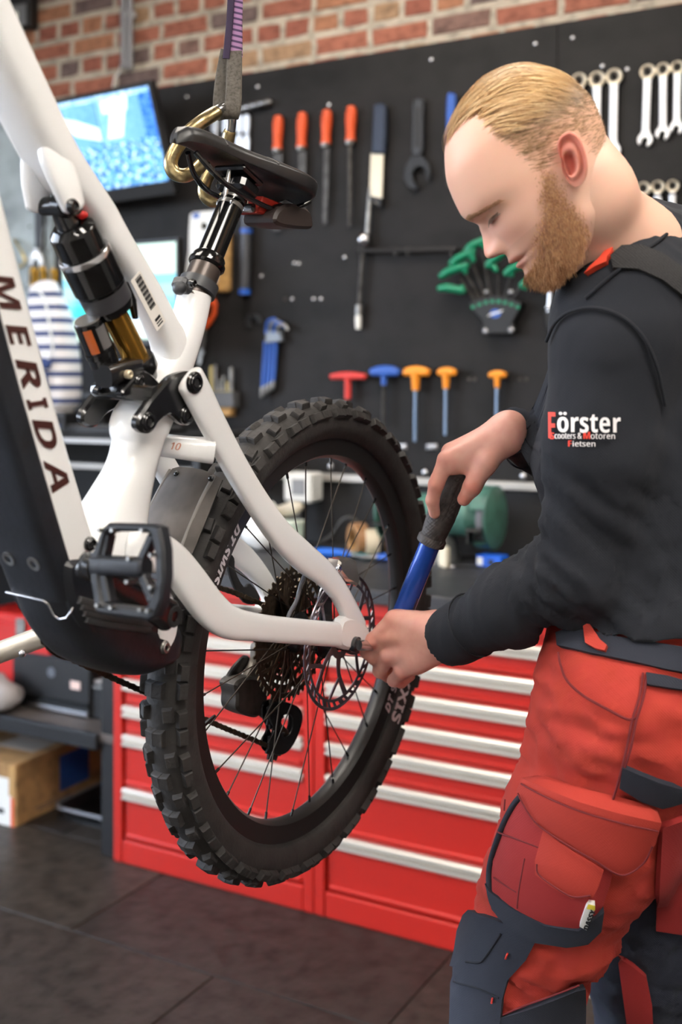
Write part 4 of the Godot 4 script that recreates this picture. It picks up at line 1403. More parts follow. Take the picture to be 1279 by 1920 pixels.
func make_bench_clutter() -> void:
	var mb := MB.new()
	# white charger box with a grey window, on the wall ledge
	var t := lay("white_charger", "white plastic charger box with a grey square face, seen through the spokes", "charger", 567, 1022)
	wbox("case", t, -0.055, 0.05, 0.14, 0.235, -0.05, 0.03, M.white, 0.008)
	wbox("grey_face", t, -0.02, 0.028, 0.165, 0.215, 0.029, 0.034, mat(rgb8(140, 142, 146), 0.5), 0.002)
	wbox("bracket", t, -0.04, -0.01, 0.0, 0.14, -0.04, -0.01, M.dark_steel, 0.002)
	# white bag, pot, tub
	t = lay("white_bag", "crumpled white plastic bag on the worktop behind the near seatstay", "bag", 488, 1030)
	mb.ball(Vector3(0, 0.055, 0), Vector3(0.075, 0.058, 0.05), 20)
	var fn := FastNoiseLite.new()
	fn.frequency = 22.0
	for k in mb.V.size():
		mb.V[k] += mb.N[k] * fn.get_noise_3dv(mb.V[k]) * 0.014
		mb.V[k].y = maxf(mb.V[k].y, 0.001)
	part("bag_body", mb, M.white, t)
	mb = MB.new()
	mb.tube(spline(V3([Vector3(0.0, 0.1, 0), Vector3(0.02, 0.125, 0), Vector3(0.05, 0.14, 0.01)]), 4), [0.016, 0.014, 0.014, 0.013, 0.013, 0.013, 0.013, 0.012, 0.016], 10)
	part("knotted_neck", mb, M.white, t)
	t = lay("plastic_tub", "pale green translucent tub on the worktop, seen through the upper spokes", "tub", 549, 1032)
	mb = MB.new()
	mb.lathe([[0, 0], [0.03, 0], [0.033, 0.004], [0.036, 0.085], [0.0, 0.085]], 18)
	part("tub_body", mb, mat(rgb8(186, 205, 190), 0.4), t)
	mb = MB.new()
	mb.lathe([[0, 0.084], [0.038, 0.084], [0.038, 0.094], [0, 0.094]], 18)
	part("lid", mb, mat(rgb8(210, 220, 205), 0.4), t)
	t = lay("beige_handle_tool", "beige plastic hand tool lying across the clutter behind the spokes", "tool", 556, 1024)
	mb = MB.new()
	mb.tube(spline(V3([Vector3(-0.085, 0.10, 0.07), Vector3(-0.03, 0.115, 0.07), Vector3(0.05, 0.135, 0.07)]), 5), [0.012, 0.014, 0.016, 0.018, 0.018, 0.018, 0.018, 0.02, 0.022, 0.022, 0.016], 12, true, false, Transform3D(), true)
	part("tool_body", mb, mat(rgb8(206, 196, 176), 0.5), t)
	wbox("tool_prop", t, -0.03, 0.0, 0.0, 0.105, 0.055, 0.085, M.dark_steel, 0.003)
	# tape rolls
	for k in 3:
		t = lay("tape_roll", ["brown parcel tape roll standing on edge behind the rear rim", "cream tape roll standing on edge, right of the brown one", "black tape roll leaning against the cream roll"][k], "tape roll", [672, 697, 712][k], [1042, 1044, 1043][k], [50, 35, 20][k], "tape rolls on the worktop")
		mb = MB.new()
		var r: float = [0.05, 0.042, 0.036][k]
		mb.lathe([[r * 0.72, -0.02], [r * 0.98, -0.02], [r, -0.018], [r, 0.018], [r * 0.98, 0.02], [r * 0.72, 0.02]], 28, Transform3D(Basis(Vector3.BACK, -PI / 2), Vector3(0, r, 0)), true)
		part("tape", mb, [mat(rgb8(160, 118, 82), 0.4), mat(rgb8(222, 208, 180), 0.5), M.black][k], t)
		mb = MB.new()
		mb.lathe([[r * 0.64, -0.0195], [r * 0.72, -0.0195], [r * 0.72, 0.0195], [r * 0.64, 0.0195]], 28, Transform3D(Basis(Vector3.BACK, -PI / 2), Vector3(0, r, 0)), true)
		part("cardboard_core", mb, M.cardboard, t)
	# blue tools
	t = lay("blue_file_handle", "bright blue tool handle lying on the worktop above the brake caliper", "tool handle", 625, 1046, 8)
	mb = MB.new()
	mb.tube(V3([Vector3(-0.06, 0.014, 0), Vector3(-0.04, 0.015, 0), Vector3(0.02, 0.015, 0), Vector3(0.05, 0.013, 0)]), [0.011, 0.014, 0.013, 0.009], 14, true, false, Transform3D(), true)
	part("grip", mb, mat(rgb8(30, 100, 200), 0.4), t)
	mb = MB.new()
	mb.cyl(Vector3(0.05, 0.013, 0), Vector3(0.13, 0.01, 0.01), 0.004, 8)
	part("shaft", mb, M.steel, t)
	t = lay("teal_pen", "teal marker pen lying behind the blue tool handle", "pen", 672, 1046, -4)
	mb = MB.new()
	mb.tube(V3([Vector3(-0.06, 0.008, 0), Vector3(0.05, 0.008, 0), Vector3(0.06, 0.008, 0)]), [0.007, 0.007, 0.003], 10)
	part("pen_body", mb, mat(rgb8(30, 130, 140), 0.4), t)
	mb = MB.new()
	mb.cyl(Vector3(-0.062, 0.008, 0), Vector3(-0.02, 0.008, 0), 0.008, 10)
	part("pen_cap", mb, M.white, t)
	t = lay("blue_pliers", "short pliers with blue plastic grips lying open on the worktop behind the rim", "pliers", 708, 1052, 15)
	for s in [-1.0, 1.0]:
		mb = MB.new()
		mb.tube(spline(V3([Vector3(0.0, 0.012, 0), Vector3(0.025, 0.014, s * 0.018), Vector3(0.075, 0.013, s * 0.022)]), 4), 0.0085, 10, true, false, Transform3D(), true)
		part("grip", mb, M.blue_plastic, t)
	mb = MB.new()
	mb.sweep(V3([Vector3(0.005, 0.012, 0), Vector3(-0.02, 0.012, 0), Vector3(-0.05, 0.01, 0)]), [0.013, 0.012, 0.005], 0.007, Vector3.BACK, 12)
	part("jaws", mb, M.steel, t)
	t = lay("yellow_knife", "small yellow cutter lying beside the blue pliers", "cutter", 724, 1043, -6)
	wbox("cutter_body", t, -0.04, 0.03, 0.0, 0.014, -0.01, 0.01, mat(rgb8(226, 176, 60), 0.4), 0.004)
	wbox("cutter_blade", t, 0.03, 0.05, 0.005, 0.007, -0.006, 0.006, M.steel, 0.0005)
	# blue box with white print at the elbow
	t = lay("blue_box", "small blue parts box with white print, on the worktop by the elbow", "box", 916, 1066, -4)
	wbox("box_body", t, -0.038, 0.038, 0.0, 0.036, -0.05, 0.0, mat(rgb8(22, 92, 206), 0.4), 0.002)
	wbox("white_print", t, -0.036, -0.018, 0.008, 0.03, -0.0005, 0.0006, M.white, 0.0003)
	wbox("dark_window", t, 0.0, 0.016, 0.01, 0.026, -0.0005, 0.0008, M.black, 0.0003)
	t = lay("grey_cable", "dark cable looping across the worktop beside the grinder", "cable", 965, 1066)
	mb = MB.new()
	mb.tube(spline(V3([Vector3(-0.2, 0.004, 0.06), Vector3(-0.1, 0.004, 0.05), Vector3(0.0, 0.004, 0.065), Vector3(0.08, 0.004, 0.03), Vector3(0.12, 0.006, -0.02), Vector3(0.1, 0.07, -0.06)]), 6), 0.0035, 8)
	part("cable", mb, M.black, t)
	t = lay("grey_hose", "thin dark hose arching over the worktop behind the wheel", "hose", 640, 1036)
	mb = MB.new()
	mb.tube(spline(V3([Vector3(-0.11, 0.005, 0.0), Vector3(-0.04, 0.05, -0.01), Vector3(0.0, 0.1, -0.01), Vector3(0.04, 0.105, -0.01), Vector3(0.07, 0.06, -0.01), Vector3(0.09, 0.004, 0)]), 6), 0.0055, 8)
	part("hose", mb, M.dark_steel, t)
	t = lay("cream_switch", "cream plastic block standing in front of the grinder's foot", "block", 833, 1064)
	wbox("block_body", t, -0.014, 0.014, 0.0, 0.06, -0.012, 0.012, mat(rgb8(226, 218, 196), 0.4), 0.004)
	wbox("block_cap", t, -0.01, 0.01, 0.06, 0.068, -0.008, 0.008, M.dark_steel, 0.002)
	for k in 5:
		t = lay("loose_nut", ["loose shiny nut on the worktop, leftmost of five small parts", "loose shiny bolt head on the worktop, second of five small parts", "loose nut on the worktop, third of five small parts", "bright loose nut nearest the blue torque tool's right, fourth of five", "loose nut beside the blue box, last of five small parts"][k], "nut", [816, 828, 838, 849, 968][k], [1060, 1064, 1058, 1066, 1040][k], k * 23, "loose small parts on the worktop")
		mb = MB.new()
		mb.extrude(circle2(0.009, 6), 0, 0.008, 0.001, Transform3D(rot(Vector3.RIGHT, -90).basis, Vector3.ZERO), circle2(0.0045, 10))
		part("nut_body", mb, M.chrome, t)

func make_left_corner() -> void:
	# shelf with the computer
	var sh := wthing("computer_shelf", "dark shelf with an aluminium front edge carrying the computer screen", "shelf", wp(-3.0, 1.2, 0.22))
	var u1 := UX.dot(pw(345, 815, 0.44)) + 3.0
	wbox("shelf_board", sh, -1.0, u1, 0.0, 0.038, -0.22, 0.215, M.black_matte, 0.003)
	wbox("edge_strip", sh, -1.0, u1, 0.004, 0.02, 0.214, 0.222, mat(rgb8(150, 148, 146), 0.4, 0.6), 0.001)
	wbox("bracket", sh, u1 - 0.06, u1 - 0.03, -0.18, 0.0, -0.21, 0.1, M.black, 0.003)
	wbox("bracket", sh, -0.9, -0.87, -0.18, 0.0, -0.21, 0.1, M.black, 0.003)
	var kb := wthing("keyboard", "dark keyboard lying on the computer shelf under the lower screen", "keyboard", wp(UX.dot(pw(232, 795, 0.365)), 1.2385, 0.365))
	wbox("keyboard_base", kb, -0.21, 0.21, 0.0, 0.014, -0.06, 0.06, M.black, 0.003)
	for r in 4:
		for c in 14:
			wbox("key", kb, -0.2 + c * 0.0286, -0.2 + c * 0.0286 + 0.024, 0.013, 0.022, -0.054 + r * 0.027, -0.054 + r * 0.027 + 0.023, mat_key(), 0.003)
	var mo := wthing("speaker_box", "small black box on the computer shelf behind the striped pouch", "box", wp(UX.dot(pw(170, 770, 0.12)), 1.2385, 0.12))
	wbox("box_body", mo, -0.07, 0.09, 0.0, 0.13, -0.05, 0.04, M.black, 0.006)
	wbox("box_front", mo, -0.055, 0.075, 0.02, 0.11, 0.039, 0.043, M.black_matte, 0.002)
	# striped pouch
	var pc := pw(98, 772, 0.36)
	var st := wthing("striped_pouch", "white pouch with navy stripes and a navy bow, left of the shock", "pouch", Vector3(pc.x, 1.302, pc.z))
	var dt := wthing("document_tray", "low black tray on the computer shelf under the striped pouch", "tray", Vector3(pc.x, 1.2385, pc.z))
	wbox("tray_body", dt, -0.14, 0.12, 0.0, 0.062, -0.09, 0.07, M.black, 0.004)
	wbox("tray_lip", dt, -0.13, 0.11, 0.02, 0.05, 0.069, 0.073, M.black_matte, 0.002)
	var mb := MB.new()
	var c := P3(94, 652, 0.36, st)
	c.z = 0.0
	var top := P3(80, 537, 0.36, st).y
	var wpx := P3(144, 700, 0.36, st).x - P3(50, 700, 0.36, st).x
	mb.sweep(spline(V3([Vector3(c.x + 0.005, 0.004, 0), Vector3(c.x + 0.004, 0.03, 0), Vector3(c.x, top * 0.35, 0), Vector3(c.x - 0.012, top * 0.7, 0), Vector3(c.x - 0.03, top - 0.006, 0)]), 12), spline_f([wpx * 0.36, wpx * 0.47, wpx * 0.5, wpx * 0.42, wpx * 0.26], 12), spline_f([0.05, 0.066, 0.07, 0.06, 0.026], 12), Vector3.RIGHT, 28, 2.6, true, false, Transform3D(), true)
	var im := Image.create(4, 256, false, Image.FORMAT_RGB8)
	for y in 256:
		im.fill_rect(Rect2i(0, y, 4, 1), rgb8(232, 230, 232) if fposmod(y / 256.0 * 9.5, 1.0) < 0.62 else rgb8(44, 62, 112))
	var sm := mat(Color.WHITE, 0.85)
	sm.albedo_texture = ImageTexture.create_from_image(im)
	for k in mb.V.size(): mb.UV[k] = Vector2(0.5, clampf(mb.V[k].y / top, 0.01, 0.99))
	part("pouch_body", mb, sm, st)
	mb = MB.new()
	var zz := 0.072
	mb.tube(spline(V3([P3(72, 545, 0.36, st) + Vector3(0, 0, -0.34), P3(108, 560, 0.36, st) + Vector3(0, 0, -0.295), P3(122, 620, 0.36, st) + Vector3(0, 0, -0.29), P3(126, 660, 0.36, st) + Vector3(0, 0, -0.29), P3(114, 682, 0.36, st) + Vector3(0, 0, -0.285)]), 6), 0.004, 8)
	part("zip_piping", mb, M.white, st)
	mb = MB.new()
	var k0 := P3(104, 690, 0.36, st) + Vector3(0, 0, -0.285)
	mb.ball(k0, Vector3(0.014, 0.018, 0.012), 12)
	mb.ball(k0 + Vector3(-0.03, 0.03, 0), Vector3(0.026, 0.03, 0.011), 12)
	mb.ball(k0 + Vector3(0.018, -0.05, 0.0), Vector3(0.02, 0.045, 0.01), 12)
	mb.ball(k0 + Vector3(0.03, 0.012, 0), Vector3(0.024, 0.018, 0.01), 12)
	part("bow", mb, mat(rgb8(50, 68, 118), 0.85), st)
	mb = MB.new()
	mb.tube(spline(V3([P3(110, 760, 0.36, st) + Vector3(0, 0, -0.29), P3(124, 785, 0.36, st) + Vector3(0, 0, -0.27), P3(130, 812, 0.36, st) + Vector3(0, 0, -0.262), P3(150, 796, 0.36, st) + Vector3(0, 0, -0.262)]), 6), 0.006, 8)
	part("strap_tail", mb, mat(rgb8(50, 68, 118), 0.85), st)
	# tools hung on the steel panel: pliers, three yellow-black screwdrivers, a gold hook, a black bar
	var t := hang("pliers", "bare steel pliers hanging on the grey-blue panel above the screwdrivers", "pliers", 66, 466)
	plate("pliers_head", t, [[53, 500], [54, 482], [62, 466], [70, 464], [79, 482], [80, 500], [73, 500], [70, 488], [64, 488], [60, 500]], 0.02, 0.034, M.steel, 0.003)
	plate("pivot", t, [[62, 474], [70, 473], [71, 481], [63, 482]], 0.033, 0.038, M.chrome, 0.001)
	plate("handle", t, [[54, 498], [60, 498], [58, 530], [52, 530]], 0.018, 0.034, M.black, 0.003)
	plate("handle", t, [[74, 498], [80, 498], [84, 530], [78, 530]], 0.018, 0.034, M.black, 0.003)
	for k in 3:
		var x: float = [63, 80, 101][k]
		var y0: float = [502, 500, 504][k]
		var y1: float = [538, 540, 556][k]
		var s := hang("screwdriver", ["yellow and black screwdriver under the pliers, left of three", "yellow and black screwdriver under the pliers, middle of three", "yellow and black screwdriver, right and longest of three"][k], "screwdriver", x, y0, "screwdrivers on the steel panel")
		mb = MB.new()
		mb.tube(V3([P3(x, y0, 0.05, s), P3(x, y0 + 4, 0.05, s), P3(x, y0 + 18, 0.05, s), P3(x, y1 - 3, 0.05, s), P3(x, y1, 0.05, s)]), [0.009, 0.014, 0.0125, 0.014, 0.009], 14)
		part("handle", mb, mat(rgb8(214, 164, 40), 0.4), s)
		for q in 3:
			mb = MB.new()
			var off := Vector3(0.0125 * sin(q * 2.1 - 2.1 + 0.5), 0, 0.0125 * cos(q * 2.1 - 2.1 + 0.5))
			mb.cyl(P3(x, y0 + 6, 0.05, s) + off, P3(x, y1 - 5, 0.05, s) + off, 0.0042, 8)
			part("black_stripe", mb, M.black, s)
		mb = MB.new()
		mb.cyl(P3(x, y1 - 1, 0.05, s), P3(x, y1 + 50, 0.05, s), 0.003, 8)
		part("shaft", mb, M.steel, s)
		mb = MB.new()
		mb.box(Vector3(0.03, 0.006, 0.05), 0.001, Transform3D(Basis(), P3(x, y1 + 4, 0.024, s)))
		part("holder_clip", mb, M.dark_steel, s)
	t = hang("brass_hook", "brass coloured bent hook on the grey-blue panel beside the downtube", "hook", 34, 452)
	mb = MB.new()
	mb.tube(spline(V3([P3(26, 450, 0.0, t), P3(28, 452, 0.035, t), P3(40, 470, 0.045, t), P3(47, 488, 0.045, t), P3(42, 500, 0.045, t), P3(34, 498, 0.045, t)]), 6), 0.006, 10, true, false, Transform3D(), true)
	part("hook_wire", mb, M.gold, t)
	t = hang("black_bar_tool", "black bar tool hanging on the panel behind the shock mount", "bar", 72, 400)
	plate("bar", t, [[64, 380], [80, 380], [79, 470], [65, 470]], 0.0, 0.02, M.black, 0.003)
	peg(t, 72, 385)
	t = hang("wire_loop", "thin bright wire loop hanging between the black bar and the shock", "wire", 90, 430)
	mb = MB.new()
	mb.tube(spline(V3([P3(86, 405, 0.0, t), P3(88, 410, 0.02, t), P3(98, 440, 0.02, t), P3(92, 470, 0.02, t), P3(80, 462, 0.02, t), P3(82, 430, 0.02, t), P3(92, 412, 0.02, t)]), 6), 0.0025, 6)
	part("wire", mb, M.steel, t)
	make_low_shelf()

var key_mat: StandardMaterial3D
func mat_key() -> StandardMaterial3D:
	if key_mat == null: key_mat = mat(rgb8(70, 70, 72), 0.6)
	return key_mat

func make_low_shelf() -> void:
	var ul := UX.dot(pw(212, 1613, 0.65))
	var t := wthing("steel_bench_frame", "black steel bench frame with a low shelf, left of the red cabinets", "bench frame", wp(ul - 0.7, 0, 0.33))
	wbox("leg", t, 0.64, 0.697, 0.0, 0.834, 0.25, 0.305, M.black, 0.003)
	wbox("leg", t, 0.64, 0.697, 0.0, 0.834, -0.3, -0.245, M.black, 0.003)
	wbox("leg", t, -0.9, -0.845, 0.0, 0.834, 0.25, 0.305, M.black, 0.003)
	wbox("leg", t, -0.9, -0.845, 0.0, 0.834, -0.3, -0.245, M.black, 0.003)
	wbox("shelf_board", t, -0.9, 0.695, 0.335, 0.36, -0.3, 0.31, mat_shelf(), 0.002)
	wbox("shelf_edge", t, -0.9, 0.64, 0.312, 0.36, 0.3, 0.325, M.black, 0.004)
	wbox("top_board", t, -0.9, 0.695, 0.836, 0.874, -0.33, 0.34, M.worktop, 0.004)
	# the cases on the shelf
	var z := 0.36
	var a := wthing("tool_case", "black tool case with a white label and silver lower edge on the low shelf", "case", pf(112, 1338, z))
	wbox("case_body", a, -0.21, 0.13, 0.0, 0.175, -0.3, 0.0, M.black, 0.01)
	wbox("front_frame", a, -0.2, 0.12, 0.03, 0.05, -0.002, 0.006, M.black_gloss, 0.002)
	wbox("silver_edge", a, -0.14, 0.12, 0.006, 0.02, 0.0, 0.008, M.chrome, 0.003)
	wbox("white_label", a, 0.045, 0.085, 0.085, 0.11, 0.0, 0.0015, mat(rgb8(236, 206, 196), 0.6), 0.0005)
	wbox("teal_lid", a, -0.15, 0.1, 0.174, 0.188, -0.26, -0.03, mat(rgb8(126, 152, 160), 0.4), 0.003)
	var mb := MB.new()
	mb.lathe([[0, 0], [0.016, 0], [0.016, 0.002], [0, 0.002]], 18, Transform3D(rot(Vector3.RIGHT, 90).basis, Vector3(-0.035, 0.125, 0.0)))
	part("emblem", mb, mat(rgb8(110, 114, 122), 0.4, 0.5), a)
	a = wthing("battery_box", "small black box with a pale rim beside the red cabinet on the low shelf", "box", pf(198, 1352, z))
	wbox("box_body", a, -0.06, 0.055, 0.0, 0.11, -0.12, 0.0, M.black, 0.005)
	wbox("pale_rim", a, -0.055, 0.05, 0.096, 0.104, -0.001, 0.003, M.steel, 0.001)
	wbox("lid", a, -0.058, 0.053, 0.11, 0.12, -0.118, -0.002, mat(rgb8(170, 164, 160), 0.5), 0.002)
	a = wthing("red_toolbox", "red metal toolbox at the left photo edge on the low shelf", "toolbox", pf(-26, 1345, z) - NX * 0.25)
	wbox("box_body", a, -0.18, 0.12, 0.0, 0.26, -0.12, 0.1, mat(rgb8(196, 34, 30), 0.4), 0.006)
	wbox("lid", a, -0.182, 0.122, 0.26, 0.29, -0.122, 0.102, mat(rgb8(206, 38, 32), 0.4), 0.006)
	wbox("latch", a, -0.02, 0.02, 0.22, 0.28, 0.1, 0.108, M.steel, 0.002)
	a = wthing("grey_rag_pile", "crumpled pale rag in front of the red toolbox, left photo edge", "rag", pf(-14, 1330, z))
	mb = MB.new()
	mb.ball(Vector3(0, 0.05, 0), Vector3(0.1, 0.06, 0.06), 24)
	var fn := FastNoiseLite.new()
	fn.frequency = 14.0
	for k in mb.V.size():
		mb.V[k] += mb.N[k] * fn.get_noise_3dv(mb.V[k]) * 0.03
		mb.V[k].y = maxf(mb.V[k].y, 0.001)
	part("rag_cloth", mb, mat(rgb8(168, 164, 164), 0.9), a)
	# cardboard box on the floor, turned
	var p0 := pf(30, 1552)         # its near lower corner
	var p1 := pf(182, 1478)
	var ax := (p1 - p0).normalized()
	var L := 0.62
	var bz := Vector3.UP.cross(ax).normalized()   # towards... the left face runs along -bz
	var cb := thing("cardboard_box", "brown cardboard box with a blue print and white label on the floor", "box", p0)
	cb.basis = Basis(ax, Vector3.UP, ax.cross(Vector3.UP).normalized())
	var h := 0.192
	var wd := 0.44
	wbox("carton_body", cb, 0.0, L, 0.0, h, -wd, 0.0, M.cardboard, 0.003)
	wbox("top_flap", cb, 0.002, L - 0.002, h, h + 0.004, -wd * 0.495, -0.002, M.cardboard, 0.001)
	wbox("top_flap", cb, 0.002, L - 0.002, h, h + 0.004, -wd + 0.002, -wd * 0.505, M.cardboard, 0.001)
	wbox("tape_strip", cb, 0.0, L, h + 0.0035, h + 0.0046, -wd * 0.58, -wd * 0.42, mat(rgb8(150, 120, 84), 0.3), 0.0003)
	wbox("white_sheet", cb, 0.12, 0.38, h + 0.0035, h + 0.0052, -0.2, -0.04, mat(rgb8(190, 180, 170), 0.7), 0.0003)
	wbox("blue_print", cb, 0.2, 0.345, 0.048, 0.166, -0.0005, 0.0006, mat(rgb8(34, 76, 150), 0.6), 0.0002)
	wbox("blue_print_line", cb, 0.08, 0.3, 0.03, 0.034, -0.0005, 0.0005, mat(rgb8(110, 92, 90), 0.6), 0.0002)
	wbox("blue_print_line", cb, 0.1, 0.26, 0.02, 0.024, -0.0005, 0.0005, mat(rgb8(110, 92, 90), 0.6), 0.0002)
	wbox("shipping_label", cb, -0.0006, 0.0005, 0.0, 0.15, -0.3, -0.02, M.white, 0.0002)
	wbox("label_stripe", cb, -0.0009, 0.0002, 0.0, 0.09, -0.022, -0.008, mat(rgb8(226, 96, 60), 0.6), 0.0001)
	wbox("label_print", cb, -0.001, 0.0003, 0.035, 0.05, -0.14, -0.05, M.black, 0.0001)
	wbox("packing_tape", cb, -0.0008, 0.0004, 0.095, 0.19, -0.03, -0.004, mat(rgb8(190, 150, 96), 0.3), 0.0001)
	# drip tray
	var tr := wthing("drip_tray", "black plastic drip tray with a pale rim on the floor under the shelf", "tray", pf(150, 1545) - NX * 0.1)
	wbox("tray_floor", tr, -0.1, 0.2, 0.0, 0.006, -0.14, 0.1, M.black, 0.002)
	mb = MB.new()
	var rim := PackedVector3Array()
	for q in rrect(0.32, 0.26, 0.04, Vector2(0.05, -0.02)): rim.append(Vector3(q.x, 0.04, q.y))
	mb.tube(rim, 0.006, 8, false, true)
	part("rim", mb, mat(rgb8(120, 120, 124), 0.35, 0.3), tr)
	mb = MB.new()
	var rings := []
	for lv in [[0.0, 0.285, 0.225], [0.038, 0.31, 0.25], [0.038, 0.304, 0.244], [0.004, 0.279, 0.219]]:
		var rg := PackedVector3Array()
		for q in rrect(lv[1], lv[2], 0.035, Vector2(0.05, -0.02)): rg.append(Vector3(q.x, lv[0] + 0.002, q.y))
		rings.append(rg)
	mb.skin(rings, false, true)
	part("tray_wall", mb, M.black, tr)
	# silver stand arm that holds the front of the bicycle, standing on the floor left of the frame
	var s := thing("work_stand", "silver tube arm of a floor stand reaching behind the motor, lower left", "stand", Vector3(-0.86, 0, -1.7))
	var e := px(90, 1190, 1.72) - s.position
	var f := px(-30, 1234, 1.72) - s.position
	mb = MB.new()
	mb.cyl(f + (f - e) * 2.2, e, 0.0165, 18)
	part("arm_tube", mb, M.alu, s)
	var g := f + (f - e) * 2.2
	mb = MB.new()
	mb.cyl(Vector3(g.x, 0.0, g.z), Vector3(g.x, g.y + 0.06, g.z), 0.022, 18)
	part("post", mb, M.alu, s)
	mb = MB.new()
	mb.lathe([[0, 0], [0.22, 0], [0.22, 0.012], [0.05, 0.03], [0, 0.03]], 28, at_(g.x, 0, g.z))
	part("floor_plate", mb, M.black, s)
	mb = MB.new()
	mb.ball(px(42, 1225, 1.705) - s.position, Vector3(0.006, 0.006, 0.006), 10)
	part("arm_screw", mb, M.chrome, s)

var shelf_mat: StandardMaterial3D
func mat_shelf() -> StandardMaterial3D:
	if shelf_mat == null: shelf_mat = tri(mat(rgb8(92, 84, 80), 0.6), M.blot, 2.0)
	return shelf_mat

# ---------- the bicycle, in axes of its own: x rearward, y up, z to its left (towards the camera); origin at the rear axle

var BT := Transform3D()

func bl(x: float, y: float, s := 0.0) -> Vector3:        # the point of the plane z = s that the photograph shows at a pixel
	var l := BT.basis.z
	var r := ray(x, y)
	var t := ((BT.origin - EYE).dot(l) + s) / r.dot(l)
	return BT.affine_inverse() * (EYE + r * t)

func bl2(p: Array, s: float) -> PackedVector2Array:
	var o := PackedVector2Array()
	for q in p:
		var v := bl(q[0], q[1], s)
		o.append(Vector2(v.x, v.y))
	return o

func bpath(p: Array) -> PackedVector3Array:               # [[x, y, s], ...]
	var o := PackedVector3Array()
	for q in p: o.append(bl(q[0], q[1], q[2]))
	return o

func bodytube(p: Array, la: Array, ib: Array, per := 6, pw_ := 2.4, ends := false) -> MB:   # lateral and in-plane half sizes
	var mb := MB.new()
	mb.sweep(spline(bpath(p), per), spline_f(la, per), spline_f(ib, per), Vector3.BACK, 28, pw_, true, false, Transform3D(), ends)
	return mb

func zplate(p: PackedVector2Array, s0: float, s1: float, b := 0.002, hole := PackedVector2Array()) -> MB:
	var mb := MB.new()
	mb.extrude(p, s0, s1, b, Transform3D(), hole)
	return mb

func soft(p: PackedVector2Array, per := 4) -> PackedVector2Array:
	var a := []
	for q in p: a.append(q)
	return spline2(a, per)

func zcyl(c: Vector3, r: float, s0: float, s1: float, n := 20, r_in := 0.0) -> MB:
	var mb := MB.new()
	var b := minf(0.0015, (s1 - s0) * 0.3)
	mb.extrude(circle2(r, n, Vector2(c.x, c.y)), s0, s1, b, Transform3D(), circle2(r_in, n, Vector2(c.x, c.y)) if r_in > 0 else PackedVector2Array())
	return mb

func bolt(parent: Node3D, x: float, y: float, s: float, r: float, m: Material, called := "bolt") -> void:
	var c := bl(x, y, s)
	var mb := zcyl(c, r, s - 0.004, s + 0.002, 22)
	mb.merge(zcyl(c, r * 0.8, s + 0.0015, s + 0.004, 22, r * 0.45))
	part(called, mb, m, parent)
	part("hex_socket", zcyl(c, r * 0.44, s + 0.0005, s + 0.0022, 6), M.black_matte, parent)

func make_bike() -> void:
	var l := Vector3(0.855, -0.06, 0.516).normalized()
	var r := Vector3(0.516, 0.0, -0.855).normalized()
	r = (r - l * r.dot(l)).normalized()
	var u := l.cross(r).normalized()
	BT = Transform3D(Basis(r, u, l), px(580, 1190, 1.70))
	var bike := thing("mountain_bike", "white full-suspension electric mountain bike hanging by its saddle from a strap", "bicycle", BT.origin)
	bike.transform = BT
	M.frame = mat(rgb8(243, 244, 245), 0.3)
	M.frame.clearcoat_enabled = true
	M.frame.clearcoat = 0.6
	M.frame.clearcoat_roughness = 0.12
	M.cover = tri(mat(rgb8(31, 34, 41), 0.42), M.blot, 5.0, M.bump, 0.1)
	M.tyre = tri(mat(rgb8(45, 42, 41), 0.72), M.blot, 7.0, M.bump, 0.35)
	M.rim = mat(rgb8(30, 28, 28), 0.38)
	M.spoke = mat(rgb8(72, 66, 60), 0.35, 0.9)
	M.black_metal = mat(rgb8(22, 22, 24), 0.22, 0.0, 0.6)
	M.greasy = tri(mat(rgb8(104, 90, 74), 0.3, 0.85), M.blot, 20.0)
	M.guard = tri(mat(rgb8(92, 86, 82), 0.72), M.blot, 6.0)
	M.gold_tube = mat(rgb8(196, 146, 62), 0.22, 0.9)
	bike_wheel(bike)
	bike_drive(bike)
	bike_frame(bike)
	bike_shock(bike)
	bike_saddle(bike)
	make_sling()

func polar(rad: float, a: float, z := 0.0) -> Vector3:
	return Vector3(cos(a) * rad, sin(a) * rad, z)

